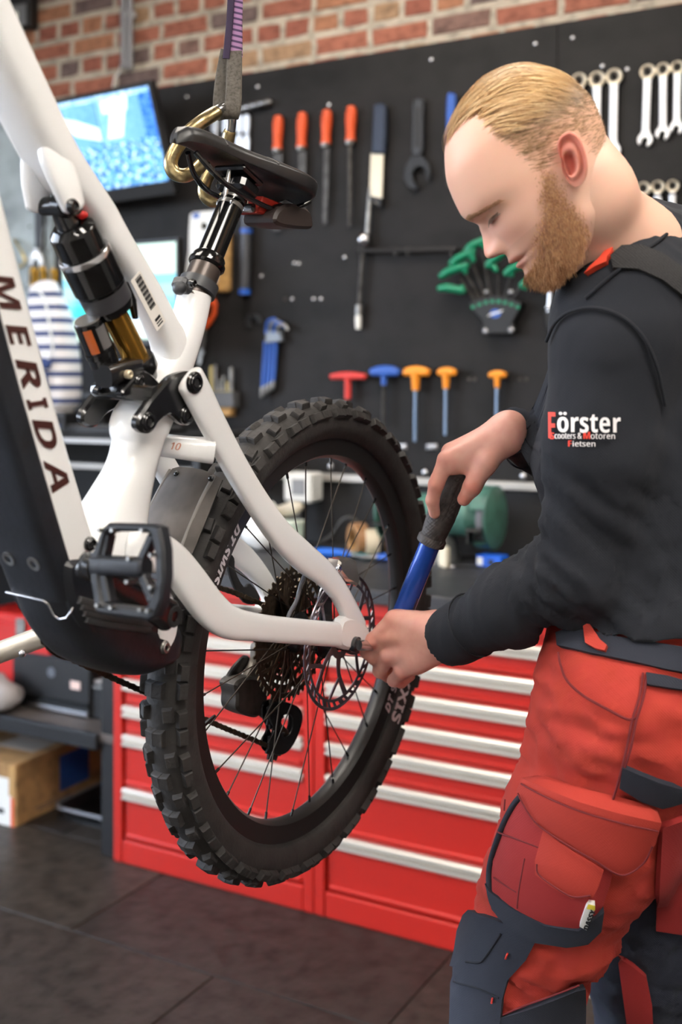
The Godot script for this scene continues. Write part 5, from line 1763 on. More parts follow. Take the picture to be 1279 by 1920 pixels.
func bike_wheel(bike: Node3D) -> void:
	var ZT := Transform3D(Basis(Vector3(1, 0, 0), Vector3(0, 0, 1), Vector3(0, -1, 0)), Vector3.ZERO)   # lathe axis y -> z
	# rim
	var mb := MB.new()
	mb.lathe([[0.2705, -0.008], [0.2690, 0.0], [0.2705, 0.008], [0.2750, 0.0140], [0.2975, 0.0172], [0.3005, 0.0165], [0.3005, -0.0165], [0.2975, -0.0172], [0.2750, -0.0140]], 120, ZT, true)
	var rim := part("rim", mb, M.rim, bike)
	# tyre casing
	var prof := []
	for k in 25:
		var a := deg_to_rad(-140 + k * 280.0 / 24)
		prof.append([0.3235 + 0.0305 * cos(a), 0.0315 * sin(a)])
	mb = MB.new()
	mb.lathe(prof, 120, ZT, true)
	var tyre := part("tyre", mb, M.tyre, bike)
	# knobs: three shapes, 72 rows
	var kinds := []
	for s in [[0.0205, 0.0160, 0.0085], [0.0185, 0.0145, 0.0080], [0.0215, 0.0135, 0.0095]]:
		var k := MB.new()
		var top := [[-0.44, -0.42], [0.44, -0.40], [0.40, 0.42], [-0.42, 0.40]]
		var rings := []
		for q in [[1.12, 0.0], [1.0, s[2] * 0.8], [0.88, s[2]]]:
			var rg := PackedVector3Array()
			for e in top: rg.append(Vector3(e[0] * s[0] * q[0] * 1.1, q[1], e[1] * s[1] * q[0] * 1.1))
			rings.append(rg)
		k.skin(rings, true)
		# flat faces
		var f := MB.new()
		for i in range(0, k.I.size(), 3):
			var tr := PackedVector3Array([k.V[k.I[i]], k.V[k.I[i + 1]], k.V[k.I[i + 2]]])
			f.put(tr, PackedInt32Array([0, 1, 2]), Transform3D(), false)
		kinds.append(f.commit())
	var n := 0
	for row in 72:
		var a := TAU * row / 72
		var set_ := [[0, 0.17, 0.0], [0, -0.17, 0.0]] if row % 2 == 0 else [[1, 0.56, 0.12], [1, -0.56, -0.12]]
		set_.append_array([[2, 1.08, 0.0], [2, -1.08, 0.0]])
		for q in set_:
			var th: float = q[1]
			var aa: float = a + (0.018 if q[0] == 2 and row % 2 else 0.0)
			var er := Vector3(cos(aa), sin(aa), 0)
			var et := Vector3(-sin(aa), cos(aa), 0)
			var nn := (er * cos(th) + Vector3.BACK * sin(th)).normalized()
			var o := MeshInstance3D.new()
			o.name = "tread_knob" if n == 0 else "tread_knob_%03d" % n
			n += 1
			o.mesh = kinds[q[0]]
			o.material_override = M.tyre
			tyre.add_child(o, true)
			var pos := er * (0.3235 + 0.0295 * cos(th)) + Vector3.BACK * 0.0305 * sin(th)
			o.transform = Transform3D(Basis(et, nn, et.cross(nn)) * Basis(Vector3.UP, q[2]), pos)
	# lettering: on the rim and on the tyre wall
	var wm := mat(rgb8(214, 208, 214), 0.5)
	var t1 := letters("DT", 0.0155, 0.0006, 0.25, 1.0)
	part("rim_lettering", bend_text(t1, 0.2832, deg_to_rad(-34.0), true, 0.0, 0.0162), wm, rim)
	var t1b := letters("SWISS", 0.0145, 0.0006, 0.0, 0.95, 400)
	part("rim_lettering", bend_text(t1b, 0.2832, deg_to_rad(-24.5), true, 0.0, 0.0162), wm, rim)
	part("rim_lettering", bend_text(letters("DT SWISS", 0.0155, 0.0006, 0.2), 0.2832, deg_to_rad(148), true, 0.0, 0.0162), wm, rim)
	var t2 := letters("MAXXIS", 0.0150, 0.0006, 0.0, 1.95)
	part("tyre_lettering", bend_text(t2, 0.3182, deg_to_rad(-25), false, 1.0, 0.0), mat(rgb8(226, 222, 226), 0.6), tyre)
	# spokes: 28, laced in two crosses; each with its nipple
	for k in 28:
		var side := 1.0 if k % 2 == 0 else -1.0
		var a := TAU * (k + 0.5) / 28
		var lead := 1.0 if (k / 2) % 2 == 0 else -1.0
		var ha := a + lead * deg_to_rad(62)
		var p0 := polar(0.026 if side > 0 else 0.028, ha, 0.030 * side if side > 0 else -0.022)
		var p1 := polar(0.2715, a, 0.003 * side)
		mb = MB.new()
		mb.tube(V3([p0, p0.lerp(p1, 0.1), p0.lerp(p1, 0.16), p0.lerp(p1, 0.9), p1]), [0.00125, 0.00125, 0.0010, 0.0010, 0.00125], 6)
		var sp := part("spoke", mb, M.spoke, bike)
		mb = MB.new()
		mb.cyl(p1.lerp(p0, 0.045), p1.lerp(p0, -0.01), 0.0021, 6)
		part("nipple", mb, M.black_metal, sp)
	# hub and through axle
	mb = MB.new()
	mb.lathe([[0, -0.074], [0.013, -0.074], [0.013, -0.066], [0.018, -0.06], [0.018, -0.028], [0.031, -0.026], [0.031, -0.019], [0.017, -0.014], [0.015, 0.0], [0.018, 0.02], [0.0295, 0.027], [0.0295, 0.033], [0.017, 0.037], [0.017, 0.05], [0.013, 0.056], [0.013, 0.074], [0, 0.074]], 28, ZT)
	part("hub", mb, M.black_metal, bike)
	mb = MB.new()
	mb.lathe([[0, 0.07], [0.0105, 0.07], [0.0115, 0.078], [0.0115, 0.0855], [0.0085, 0.088], [0, 0.088]], 20, ZT)
	part("axle_head", mb, M.black_metal, bike)
	# brake rotor: two rings joined by slanted bridges, six curved arms
	var rot_m := mat(rgb8(116, 112, 122), 0.28, 0.85)
	mb = MB.new()
	var zr := 0.056
	mb.lathe([[0.0855, zr - 0.001], [0.0895, zr - 0.001], [0.0895, zr + 0.001], [0.0855, zr + 0.001]], 80, ZT, true)
	mb.lathe([[0.097, zr - 0.001], [0.1015, zr - 0.001], [0.1015, zr + 0.001], [0.097, zr + 0.001]], 80, ZT, true)
	for k in 36:
		var a := TAU * k / 36
		var w := 0.062 if k % 3 else 0.11
		mb.extrude(PackedVector2Array([Vector2(cos(a), sin(a)) * 0.0885, Vector2(cos(a + w), sin(a + w)) * 0.0885, Vector2(cos(a + w + 0.09), sin(a + w + 0.09)) * 0.098, Vector2(cos(a + 0.09), sin(a + 0.09)) * 0.098]), zr - 0.0009, zr + 0.0009)
	for k in 6:
		var a := TAU * k / 6 + 0.35
		var v := V3([polar(0.022, a, zr), polar(0.05, a + 0.16, zr), polar(0.0865, a + 0.42, zr)])
		mb.sweep(spline(v, 4), 0.001, spline_f([0.006, 0.0042, 0.0055], 4), Vector3.BACK, 8, 6.0)
		var v2 := V3([polar(0.055, a + 0.19, zr), polar(0.068, a + 0.0, zr), polar(0.0865, a - 0.12, zr)])
		mb.sweep(spline(v2, 4), 0.001, 0.0032, Vector3.BACK, 8, 6.0)
	mb.extrude(circle2(0.026, 30), zr - 0.001, zr + 0.001, 0.0, Transform3D(), circle2(0.016, 24))
	part("brake_rotor", mb, rot_m, bike)

# text laid round the wheel's axle on its left side; tops outward and clockwise, or tops inward and counter-clockwise
func bend_text(mb: MB, radius: float, mid: float, inward: bool, on_tyre: float, z0: float) -> MB:
	for k in mb.V.size():
		var p := mb.V[k]
		var rr := radius + (-p.y if inward else p.y) + (0.0075 if inward else -0.0085)
		var a := mid + (p.x if inward else -p.x) / radius
		var z := z0
		if on_tyre > 0.0:
			var c := clampf((rr - 0.3235) / 0.0305, -0.98, 0.98)
			z = 0.0315 * sqrt(1.0 - c * c)
		elif z0 > 0.0:
			z = lerpf(0.0140, 0.0172, clampf((rr - 0.2750) / 0.0225, 0, 1))
		mb.V[k] = Vector3(cos(a) * rr, sin(a) * rr, z + 0.0006 + (0.0004 if p.z > 0 else -0.0006))
		mb.N[k] = Vector3.BACK
	return mb

func sprocket(teeth: int, rad: float, z: float) -> MB:
	var p := PackedVector2Array()
	for k in teeth:
		for e in [[-0.30, -0.0035], [-0.13, 0.0022], [0.13, 0.0022], [0.30, -0.0035]]:
			var a: float = TAU * (k + e[0]) / teeth
			p.append(Vector2(cos(a), sin(a)) * (rad + e[1]))
	var mb := MB.new()
	if rad > 0.04:
		mb.extrude(p, z - 0.0009, z + 0.0009, 0.0, Transform3D(), circle2(rad - 0.0105, 40))
		for k in 7:
			var a := TAU * k / 7 + rad * 9
			mb.sweep(spline(V3([polar(0.018, a, z), polar(rad * 0.55, a + 0.22, z), polar(rad - 0.008, a + 0.42, z)]), 3), 0.0009, 0.0032, Vector3.BACK, 8, 5.0)
			mb.sweep(spline(V3([polar(rad * 0.6, a + 0.25, z), polar(rad * 0.8, a + 0.1, z), polar(rad - 0.008, a + 0.02, z)]), 3), 0.0009, 0.0026, Vector3.BACK, 8, 5.0)
	else:
		mb.extrude(p, z - 0.0009, z + 0.0009, 0.0, Transform3D(), circle2(0.0165, 24))
	return mb

func chain_run(path: PackedVector3Array, mb: MB) -> void:     # links of 12.7 mm along a line
	var pts := [path[0]]
	var need := 0.0127
	var k := 0
	var at := path[0]
	while k < path.size() - 1:
		var d := path[k + 1].distance_to(at)
		if d >= need:
			at = at + (path[k + 1] - at).normalized() * need
			pts.append(at)
			need = 0.0127
		else:
			need -= d
			at = path[k + 1]
			k += 1
	for i in pts.size() - 1:
		var a: Vector3 = pts[i]
		var b: Vector3 = pts[i + 1]
		var off := 0.0022 if i % 2 else 0.0032
		for s in [-1.0, 1.0]:
			var z := Vector3(0, 0, off * s)
			mb.sweep(V3([a + z - (b - a) * 0.25, a + z, a.lerp(b, 0.5) + z, b + z, b + z + (b - a) * 0.25]), 0.0005, [0.0018, 0.0040, 0.0028, 0.0040, 0.0018], Vector3.BACK, 8, 2.6)
		mb.cyl(a + Vector3(0, 0, -0.0038), a + Vector3(0, 0, 0.0038), 0.0021, 6)

func bike_drive(bike: Node3D) -> void:
	# cassette of twelve sprockets on the far side
	var mb := MB.new()
	mb.extrude(circle2(0.0175, 24), -0.068, -0.026, 0.001)
	var cs := part("cassette", mb, M.greasy, bike)
	var teeth := [51, 45, 39, 34, 30, 26, 23, 20, 17, 15, 13, 11]
	for k in 12:
		part("sprocket", sprocket(teeth[k], teeth[k] * 0.0127 / TAU + 0.0006, -0.0285 - k * 0.0034), M.greasy, cs)
	# chain: lower run from the chainring to the derailleur, upper run to the cassette
	mb = MB.new()
	var z := -0.045
	var lower := spline(bpath([[74, 1168, z], [78, 1192, z], [92, 1212, z], [120, 1228, z], [200, 1266, z], [290, 1306, z], [400, 1356, z], [470, 1385, z], [505, 1400, z]]), 5)
	chain_run(lower, mb)
	var top := bl(436, 1110, z)
	chain_run(V3([bl(300, 1066, z), top, bl(500, 1136, z)]), mb)
	var ch := part("chain", mb, M.greasy, bike)
	ch.set_meta("kind", "stuff")
	# chainring behind the motor
	var cr := bl(150, 1130, z)
	mb = MB.new()
	mb.extrude(circle2(0.068, 36, Vector2(cr.x, cr.y)), z - 0.001, z + 0.001, 0.0, Transform3D(), circle2(0.05, 30, Vector2(cr.x, cr.y)))
	part("chainring", mb, M.greasy, bike)
	# derailleur
	var s := -0.085
	var dm := tri(mat(rgb8(70, 66, 62), 0.45, 0.3), M.blot, 9.0)
	part("derailleur_body", zplate(soft(bl2([[424, 1300], [420, 1280], [432, 1268], [455, 1264], [476, 1276], [482, 1300], [474, 1326], [462, 1340], [440, 1336], [424, 1324]], s)), s - 0.012, s + 0.022, 0.004), dm, bike)
	part("derailleur_link", zplate(soft(bl2([[452, 1270], [466, 1238], [470, 1206], [486, 1206], [488, 1240], [478, 1282], [466, 1300]], s)), s, s + 0.012, 0.002), mat(rgb8(120, 114, 108), 0.4, 0.5), bike)
	part("derailleur_link", zplate(soft(bl2([[424, 1282], [440, 1252], [462, 1230], [470, 1240], [450, 1270], [436, 1290]], s)), s - 0.008, s, 0.002), M.black_metal, bike)
	part("derailleur_arm", zplate(soft(bl2([[470, 1312], [486, 1318], [506, 1340], [512, 1370], [500, 1376], [490, 1352], [470, 1336]], s)), s + 0.012, s + 0.018, 0.0015), dm, bike)
	part("derailleur_cage", zplate(soft(bl2([[498, 1322], [515, 1312], [540, 1318], [556, 1328], [560, 1346], [552, 1376], [536, 1404], [518, 1414], [500, 1408], [496, 1390], [506, 1368], [498, 1346]], z)), z + 0.005, z + 0.008, 0.001, soft(bl2([[524, 1340], [540, 1342], [540, 1368], [526, 1380], [518, 1366]], z))), M.black_metal, bike)
	part("derailleur_cage", zplate(soft(bl2([[498, 1322], [515, 1312], [540, 1318], [556, 1328], [560, 1346], [552, 1376], [536, 1404], [518, 1414], [500, 1408], [496, 1390], [506, 1368], [498, 1346]], z)), z - 0.008, z - 0.005, 0.001, soft(bl2([[520, 1336], [546, 1338], [544, 1368], [526, 1386], [512, 1368]], z))), M.black_metal, bike)
	for q in [[516, 1336, 12], [516, 1396, 13]]:
		var c := bl(q[0], q[1], z)
		var pp := PackedVector2Array()
		for k in q[2] * 2: pp.append(Vector2(c.x, c.y) + Vector2(cos(TAU * k / (q[2] * 2)), sin(TAU * k / (q[2] * 2))) * (0.0265 if k % 2 == 0 else 0.021))
		part("pulley", zplate(pp, z - 0.0015, z + 0.0015, 0.0, circle2(0.006, 12, Vector2(c.x, c.y))), M.black_matte, bike)
	# chain over the pulleys and up to the cassette
	mb = MB.new()
	chain_run(spline(bpath([[505, 1400, z], [530, 1404, z], [540, 1380, z], [520, 1356, z], [508, 1330, z], [516, 1305, z], [540, 1290, z]]), 6), mb)
	part("chain_loop", mb, M.greasy, bike).set_meta("kind", "stuff")

func bike_frame(bike: Node3D) -> void:
	var m: Material = M.frame
	# down tube with its battery cover
	part("down_tube", bodytube([[-330, -320, 0], [-190, 60, 0], [-95, 370, 0], [-22, 640, 0], [35, 840, 0], [84, 1000, 0], [124, 1110, 0]], [0.042, 0.042, 0.042, 0.042, 0.042, 0.043, 0.045], [0.040, 0.038, 0.036, 0.036, 0.036, 0.036, 0.03], 6, 4.2), m, bike)
	var cov := MB.new()
	var cp := spline(bpath([[-250, -60, 0], [-95, 370, 0], [-22, 640, 0], [35, 840, 0], [84, 1000, 0], [112, 1082, 0]]), 6)
	var off := PackedVector3Array()
	for k in cp.size():
		var d := (cp[mini(k + 1, cp.size() - 1)] - cp[maxi(k - 1, 0)]).normalized()
		off.append(cp[k] + Vector3(0, 0, 1).cross(d).normalized() * (0.0235 if Vector3(0, 0, 1).cross(d).x < 0 else -0.0235))
	cov.sweep(off, 0.0436, 0.0165, Vector3.BACK, 28, 5.0)
	part("battery_cover", cov, M.cover, bike)
	var ce := off[off.size() - 1]
	var cd := (ce - off[off.size() - 4]).normalized()
	var cn := (ce - cp[cp.size() - 1]).normalized()
	for z in [-0.02, 0.018]:
		var ct := along(ce - cd * 0.048 + cn * 0.0158 + Vector3(0, 0, z), ce - cd * 0.048 + cn * 0.03 + Vector3(0, 0, z))
		var mb := MB.new()
		mb.lathe([[0.0045, 0], [0.0085, 0], [0.0085, 0.0014], [0.0045, 0.0014]], 20, ct, true)
		var wsh := part("screw_washer", mb, M.steel, bike)
		mb = MB.new()
		mb.lathe([[0, 0], [0.0046, 0], [0.0046, 0.001], [0, 0.001]], 14, ct)
		part("cover_screw", mb, M.black_metal, wsh)
	var sil := MB.new()
	var sp := PackedVector3Array()
	for q in [[-0.044, 0.0, 0.0168], [0.014, 0.0, 0.0172], [0.020, 0.003, 0.0172], [0.022, 0.018, 0.0172], [0.030, 0.021, 0.0172], [0.040, 0.018, 0.0166], [0.0447, 0.012, 0.012], [0.0455, -0.004, -0.012], [0.0455, -0.012, -0.03]]: sp.append(ce + Vector3(0, 0, q[0]) + cd * q[1] + cn * q[2])
	sil.tube(sp, 0.0015, 8)
	part("silver_edge", sil, M.chrome, bike)
	# head tube and the stub of the top tube's front
	part("top_tube", bodytube([[-170, -250, 0], [-90, -82, 0], [-50, 0, 0], [28, 160, 0], [92, 285, 0], [140, 350, 0], [180, 400, 0], [209, 450, 0], [270, 545, 0], [300, 605, 0], [318, 648, 0], [318, 690, 0], [302, 726, 0]], [0.034, 0.033, 0.033, 0.032, 0.031, 0.027, 0.023, 0.022, 0.019, 0.02, 0.0215, 0.0205, 0.015], [0.026, 0.025, 0.025, 0.024, 0.023, 0.021, 0.019, 0.019, 0.017, 0.018, 0.021, 0.02, 0.013], 6, 2.9), m, bike)
	var ht := bl(-190, -290, 0)
	var hd := MB.new()
	hd.cyl(ht + Vector3(0.02, 0.09, 0), ht + Vector3(-0.05, -0.14, 0), 0.032, 24)
	part("head_tube", hd, m, bike)
	# seat tube
	part("seat_tube", bodytube([[365, 552, 0], [354, 600, 0], [336, 650, 0], [313, 705, 0], [280, 762, 0], [261, 800, 0], [256, 835, 0], [243, 885, 0], [220, 950, 0], [200, 1010, 0], [190, 1060, 0]], [0.0215, 0.022, 0.024, 0.026, 0.034, 0.036, 0.031, 0.030, 0.034, 0.042, 0.045], [0.020, 0.021, 0.024, 0.026, 0.030, 0.032, 0.027, 0.029, 0.040, 0.052, 0.055], 6, 2.3), m, bike)
	# shock ears under the top tube and the pin through them
	part("shock_ear", bodytube([[84, 235, 0.010], [104, 296, 0.019], [122, 344, 0.026], [137, 386, 0.029]], [0.008, 0.010, 0.009, 0.0075], [0.012, 0.019, 0.018, 0.0145], 5, 3.0, true), m, bike)
	part("shock_ear", bodytube([[58, 235, -0.010], [68, 296, -0.019], [68, 344, -0.026], [70, 386, -0.029]], [0.008, 0.010, 0.009, 0.0075], [0.012, 0.019, 0.018, 0.0145], 5, 3.0, true), m, bike)
	bolt(bike, 137, 387, 0.0375, 0.0082, M.black_metal, "shock_bolt")
	# barcode sticker on the side of the strut
	var sa := bl(262, 532, 0.0205)
	var sb := bl(296, 598, 0.0205)
	var sd := (sb - sa).normalized()
	var sx := Transform3D(Basis(sd, Vector3.BACK.cross(sd), Vector3.BACK), sa.lerp(sb, 0.5) + Vector3(0, 0, -0.001))
	var st := MB.new()
	st.extrude(rrect(0.075, 0.02, 0.002), 0.0, 0.0008, 0.0, sx)
	var sticker := part("barcode_sticker", st, mat(rgb8(226, 222, 216), 0.5), bike)
	var bars := MB.new()
	for k in 22:
		bars.extrude(rrect(0.0009 + 0.0006 * ((k * 7) % 3), 0.011, 0.0001, Vector2(-0.034 + k * 0.0021, 0.002), 1), 0.0008, 0.0011, 0.0, sx)
	part("barcode_lines", bars, M.black_matte, sticker)
	var sq := MB.new()
	for k in 36:
		if (k * 7 + k / 6 * 3) % 5 < 3: sq.extrude(rrect(0.0017, 0.0017, 0.0001, Vector2(0.0245 + (k % 6) * 0.0018, -0.004 + (k / 6) * 0.0018), 1), 0.0008, 0.0011, 0.0, sx)
	part("sticker_print", sq, M.black_matte, sticker)
	# maker's lettering down the tube
	var ta := bl(2, 508, 0.0425)
	var tb := bl(117, 924, 0.0425)
	var td := (tb - ta).normalized()
	var word := "MERIDA"
	var L := ta.distance_to(tb)
	for k in 6:
		var lt := letters(word[k], 0.0245, 0.001, 0.32, 1.0)
		var w0 := 1e9
		var w1 := -1e9
		for p in lt.V:
			w0 = minf(w0, p.x)
			w1 = maxf(w1, p.x)
		var cell: float = L * [0.21, 0.15, 0.18, 0.09, 0.19, 0.18][k]
		var s0: float = L * [0.0, 0.21, 0.36, 0.54, 0.63, 0.82][k]
		var sc := cell * 0.86 / (w1 - w0)
		for i in lt.V.size(): lt.V[i].x = (lt.V[i].x - w0) * sc + s0
		part("maker_lettering", place_text(lt, Transform3D(Basis(td, Vector3.BACK.cross(td), Vector3.BACK), ta - Vector3.BACK.cross(td) * 0.001 + Vector3(0, 0, 0.0003))), mat(rgb8(66, 32, 28), 0.4), bike)
	# rocker link: two black plates, a web between them
	var near := soft(bl2([[334, 700], [318, 708], [300, 728], [284, 746], [270, 766], [258, 784], [256, 800], [264, 810], [277, 813], [288, 807], [299, 790], [316, 778], [326, 782], [338, 793], [352, 798], [364, 788], [376, 756], [384, 724], [376, 704], [356, 696]], 0.047), 3)
	part("rocker_plate", zplate(near, 0.036, 0.049, 0.003), M.black_metal, bike)
	var nf := PackedVector2Array()
	part("rocker_plate", zplate(near, -0.049, -0.036, 0.003), M.black_metal, bike)
	var wa := bl(296, 742, 0.047)
	var web := MB.new()
	web.sweep(V3([Vector3(wa.x, wa.y, -0.042), Vector3(wa.x - 0.01, wa.y + 0.002, -0.02), Vector3(wa.x - 0.012, wa.y + 0.003, 0), Vector3(wa.x - 0.01, wa.y + 0.002, 0.02), Vector3(wa.x, wa.y, 0.042)]), 0.013, 0.011, Vector3.RIGHT, 16, 3.0)
	part("rocker_web", web, M.black_metal, bike)
	bolt(bike, 278, 791, 0.0495, 0.0115, M.black_metal, "pivot_bolt")
	bolt(bike, 350, 778, 0.0495, 0.0115, M.black_metal, "pivot_bolt")
	# stays, near and mirrored far
	var ss := [[357, 712, 0.056], [372, 740, 0.057], [402, 800, 0.059], [440, 872, 0.062], [481, 940, 0.064], [524, 1000, 0.066], [566, 1042, 0.067], [606, 1074, 0.068], [634, 1108, 0.069], [654, 1146, 0.070], [668, 1182, 0.070]]
	var la := [0.0085, 0.0085, 0.009, 0.0095, 0.0095, 0.0095, 0.0095, 0.009, 0.009, 0.0095, 0.01]
	var ib := [0.0215, 0.0215, 0.0195, 0.0185, 0.0185, 0.0195, 0.021, 0.0185, 0.0165, 0.018, 0.022]
	part("seat_stay", bodytube(ss, la, ib, 5, 3.0, true), m, bike)
	bolt(bike, 366, 718, 0.0655, 0.0135, M.black_metal, "pivot_bolt")
	var cs := [[672, 1190, 0.070], [640, 1190, 0.070], [560, 1184, 0.069], [480, 1176, 0.068], [428, 1166, 0.066], [392, 1138, 0.063], [358, 1094, 0.060], [326, 1054, 0.056], [290, 1034, 0.052], [254, 1030, 0.05]]
	var cla := [0.010, 0.010, 0.0095, 0.0095, 0.01, 0.0105, 0.011, 0.011, 0.012, 0.012]
	var cib := [0.019, 0.018, 0.0175, 0.018, 0.021, 0.0235, 0.0235, 0.022, 0.024, 0.026]
	part("chain_stay", bodytube(cs, cla, cib, 5, 3.0, true), m, bike)
	for sgn in [0, 1]:      # the far ones follow the same line on the other side
		var src: Array = ss if sgn == 0 else cs
		var pts := PackedVector3Array()
		for q in src:
			var v := bl(q[0], q[1], q[2])
			pts.append(Vector3(v.x, v.y, -v.z))
		var mb := MB.new()
		mb.sweep(spline(pts, 5), spline_f(la if sgn == 0 else cla, 5), spline_f(ib if sgn == 0 else cib, 5), Vector3.BACK, 24, 3.0, true, false, Transform3D(), true)
		part("seat_stay" if sgn == 0 else "chain_stay", mb, m, bike)
	# drop-out lumps
	for sgn in [-1.0, 1.0]:
		var c := bl(664, 1188, 0.07)
		part("dropout", zplate(soft(bl2([[634, 1160], [668, 1158], [688, 1186], [690, 1206], [676, 1216], [630, 1212]], 0.07)), 0.060 * sgn - (0.02 if sgn < 0 else 0.0), 0.060 * sgn + (0.02 if sgn > 0 else 0.0), 0.005), m, bike)
	# yoke behind the motor, with its lower lug and bolt
	part("stay_yoke", zplate(soft(bl2([[306, 1090], [326, 1116], [336, 1152], [332, 1192], [318, 1220], [302, 1234], [288, 1228], [292, 1200], [296, 1150]], 0.05)), 0.02, 0.052, 0.005), m, bike)
	bolt(bike, 309, 1214, 0.0535, 0.008, M.steel, "yoke_bolt")
	# seat stay bridge in front of the tyre
	var br := MB.new()
	var b0 := bl(392, 838, 0.05)
	var b1 := bl(330, 800, 0.0)
	br.sweep(spline(V3([Vector3(b0.x + 0.0, b0.y - 0.004, -0.056), Vector3(b0.x - 0.020, b0.y - 0.002, -0.034), Vector3(b0.x - 0.026, b0.y - 0.001, 0.0), Vector3(b0.x - 0.020, b0.y - 0.002, 0.034), Vector3(b0.x + 0.0, b0.y - 0.004, 0.056)]), 6), spline_f([0.019, 0.018, 0.0175, 0.018, 0.019], 6), spline_f([0.016, 0.0145, 0.014, 0.0145, 0.016], 6), Vector3.RIGHT, 20, 2.8)
	part("stay_bridge", br, m, bike)
	var tn := letters("10", 0.0085, 0.0004, 0.2, 1.3, 400)
	part("bridge_lettering", place_text(tn, Transform3D(Basis(Vector3(0, 0, 1), Vector3(0.2, 0.98, 0).normalized(), Vector3(-0.98, 0.2, 0).normalized()), Vector3(b0.x - 0.0412, b0.y + 0.001, 0.031))), mat(rgb8(186, 110, 80), 0.5), bike)
	# mudguard on the bridge, curved round the tyre
	mudguard(bike)
	# motor
	part("motor_shell", bodytube([[100, 1062, 0], [112, 1098, 0], [134, 1142, 0], [172, 1184, 0], [226, 1206, 0], [276, 1200, 0]], [0.046, 0.05, 0.052, 0.054, 0.054, 0.05], [0.036, 0.037, 0.038, 0.038, 0.034, 0.028], 6, 3.2, true), M.cover, bike)
	part("motor_block", zplate(soft(bl2([[128, 1062], [160, 1050], [230, 1050], [290, 1082], [306, 1130], [310, 1176], [296, 1214], [250, 1232], [200, 1216], [160, 1180], [136, 1130]], 0.05), 3), -0.05, 0.05, 0.006), M.cover, bike)
	for k in 4:
		var rb := bodytube([[146 + k * 5, 1124 + k * 12, 0.05], [200 + k * 3, 1138 + k * 11, 0.052], [290 - k * 4, 1148 + k * 11, 0.05]], [0.005, 0.006, 0.005], [0.0042, 0.0046, 0.0042], 4, 2.4)
		part("cooling_rib", rb, mat(rgb8(74, 74, 76), 0.5), bike)
	# pivot screw over the motor and crank
	bolt(bike, 170, 1020, 0.046, 0.008, M.black_metal, "frame_bolt")
	bike_crank(bike)
	# caliper, hose and strut at the rear brake
	part("brake_caliper", zplate(bl2([[626, 1048], [646, 1044], [658, 1050], [664, 1086], [660, 1098], [640, 1088], [622, 1066]], 0.05), 0.036, 0.062, 0.004), mat(rgb8(232, 226, 222), 0.12, 0.9), bike)
	var cl := MB.new()
	cl.ball(bl(636, 1066, 0.062), Vector3(0.007, 0.006, 0.004), 12)
	part("caliper_bolt", cl, M.chrome, bike)
	var hose := MB.new()
	hose.tube(spline(bpath([[588, 1066, 0.055], [574, 1074, 0.052], [564, 1096, 0.05], [556, 1126, 0.05], [542, 1152, 0.058], [538, 1170, 0.062]]), 6), 0.0028, 10)
	part("brake_hose", hose, mat(rgb8(84, 84, 90), 0.4), bike)
	part("brake_strut", zplate(bl2([[602, 1098], [622, 1096], [624, 1166], [604, 1166]], 0.05), 0.044, 0.05, 0.001), M.black_metal, bike)
	part("brake_strut_edge", zplate(bl2([[596, 1112], [602, 1100], [604, 1136], [590, 1166], [586, 1164]], 0.05), 0.05, 0.053, 0.0008), M.chrome, bike)
	# chain guard strips on the far stays
	part("chain_guard", zplate(soft(bl2([[428, 1040], [438, 1046], [440, 1070], [456, 1100], [468, 1094], [486, 1118], [478, 1132], [458, 1130], [440, 1104], [428, 1070]], -0.055), 3), -0.058, -0.053, 0.001), M.black_matte, bike)
	var vl := MB.new()
	vl.tube(V3([polar(0.276, deg_to_rad(196), 0), polar(0.25, deg_to_rad(196), 0), polar(0.238, deg_to_rad(196), 0)]), [0.003, 0.003, 0.0022], 8)
	part("tyre_valve", vl, M.black_metal, bike)

func place_text(mb: MB, t: Transform3D) -> MB:
	mb.move(t)
	return mb

func mudguard(bike: Node3D) -> void:
	var p0 := bl(405, 866, 0.04)
	var p1 := bl(348, 1028, 0.04)
	var a0 := atan2(p0.y, p0.x)
	var a1 := atan2(p1.y, p1.x)
	if a1 < a0: a1 += TAU
	var R0 := 0.394
	var rings := []
	var n := 24
	for k in n + 1:
		var q := float(k) / n
		var a := lerpf(a0, a1, q)
		var w := lerpf(0.043, 0.049, sin(PI * q * 0.7))
		var rg := PackedVector3Array()
		for e in [[-1.0, -0.012], [-0.78, -0.002], [-0.45, 0.004], [0.0, 0.0055], [0.45, 0.004], [0.78, -0.002], [1.0, -0.012]]: rg.append(polar(R0 + e[1], a, e[0] * w - 0.012))
		for e in [[1.0, -0.0145], [0.76, -0.0045], [0.45, 0.0015], [0.0, 0.003], [-0.45, 0.0015], [-0.76, -0.0045], [-1.0, -0.0145]]: rg.append(polar(R0 + e[1], a, e[0] * w - 0.012))
		rings.append(rg)
	var mb := MB.new()
	mb.skin(rings)
	part("mudguard", mb, M.guard, bike)
	mb = MB.new()
	for s in [-0.034, 0.034]:
		var pts := PackedVector3Array()
		for k in n + 1: pts.append(polar(R0 - 0.003, lerpf(a0, a1, 0.02 + 0.96 * float(k) / n), s * 1.06 - 0.012))
		mb.tube(pts, 0.0026, 6)
	part("mudguard_rib", mb, mat(rgb8(120, 116, 112), 0.6), bike)
	for z in [-0.028, 0.028]:
		mb = MB.new()
		mb.ball(polar(R0 + 0.004, a0 + 0.03, z), Vector3(0.004, 0.004, 0.004), 10)
		part("mudguard_screw", mb, M.black_metal, bike)

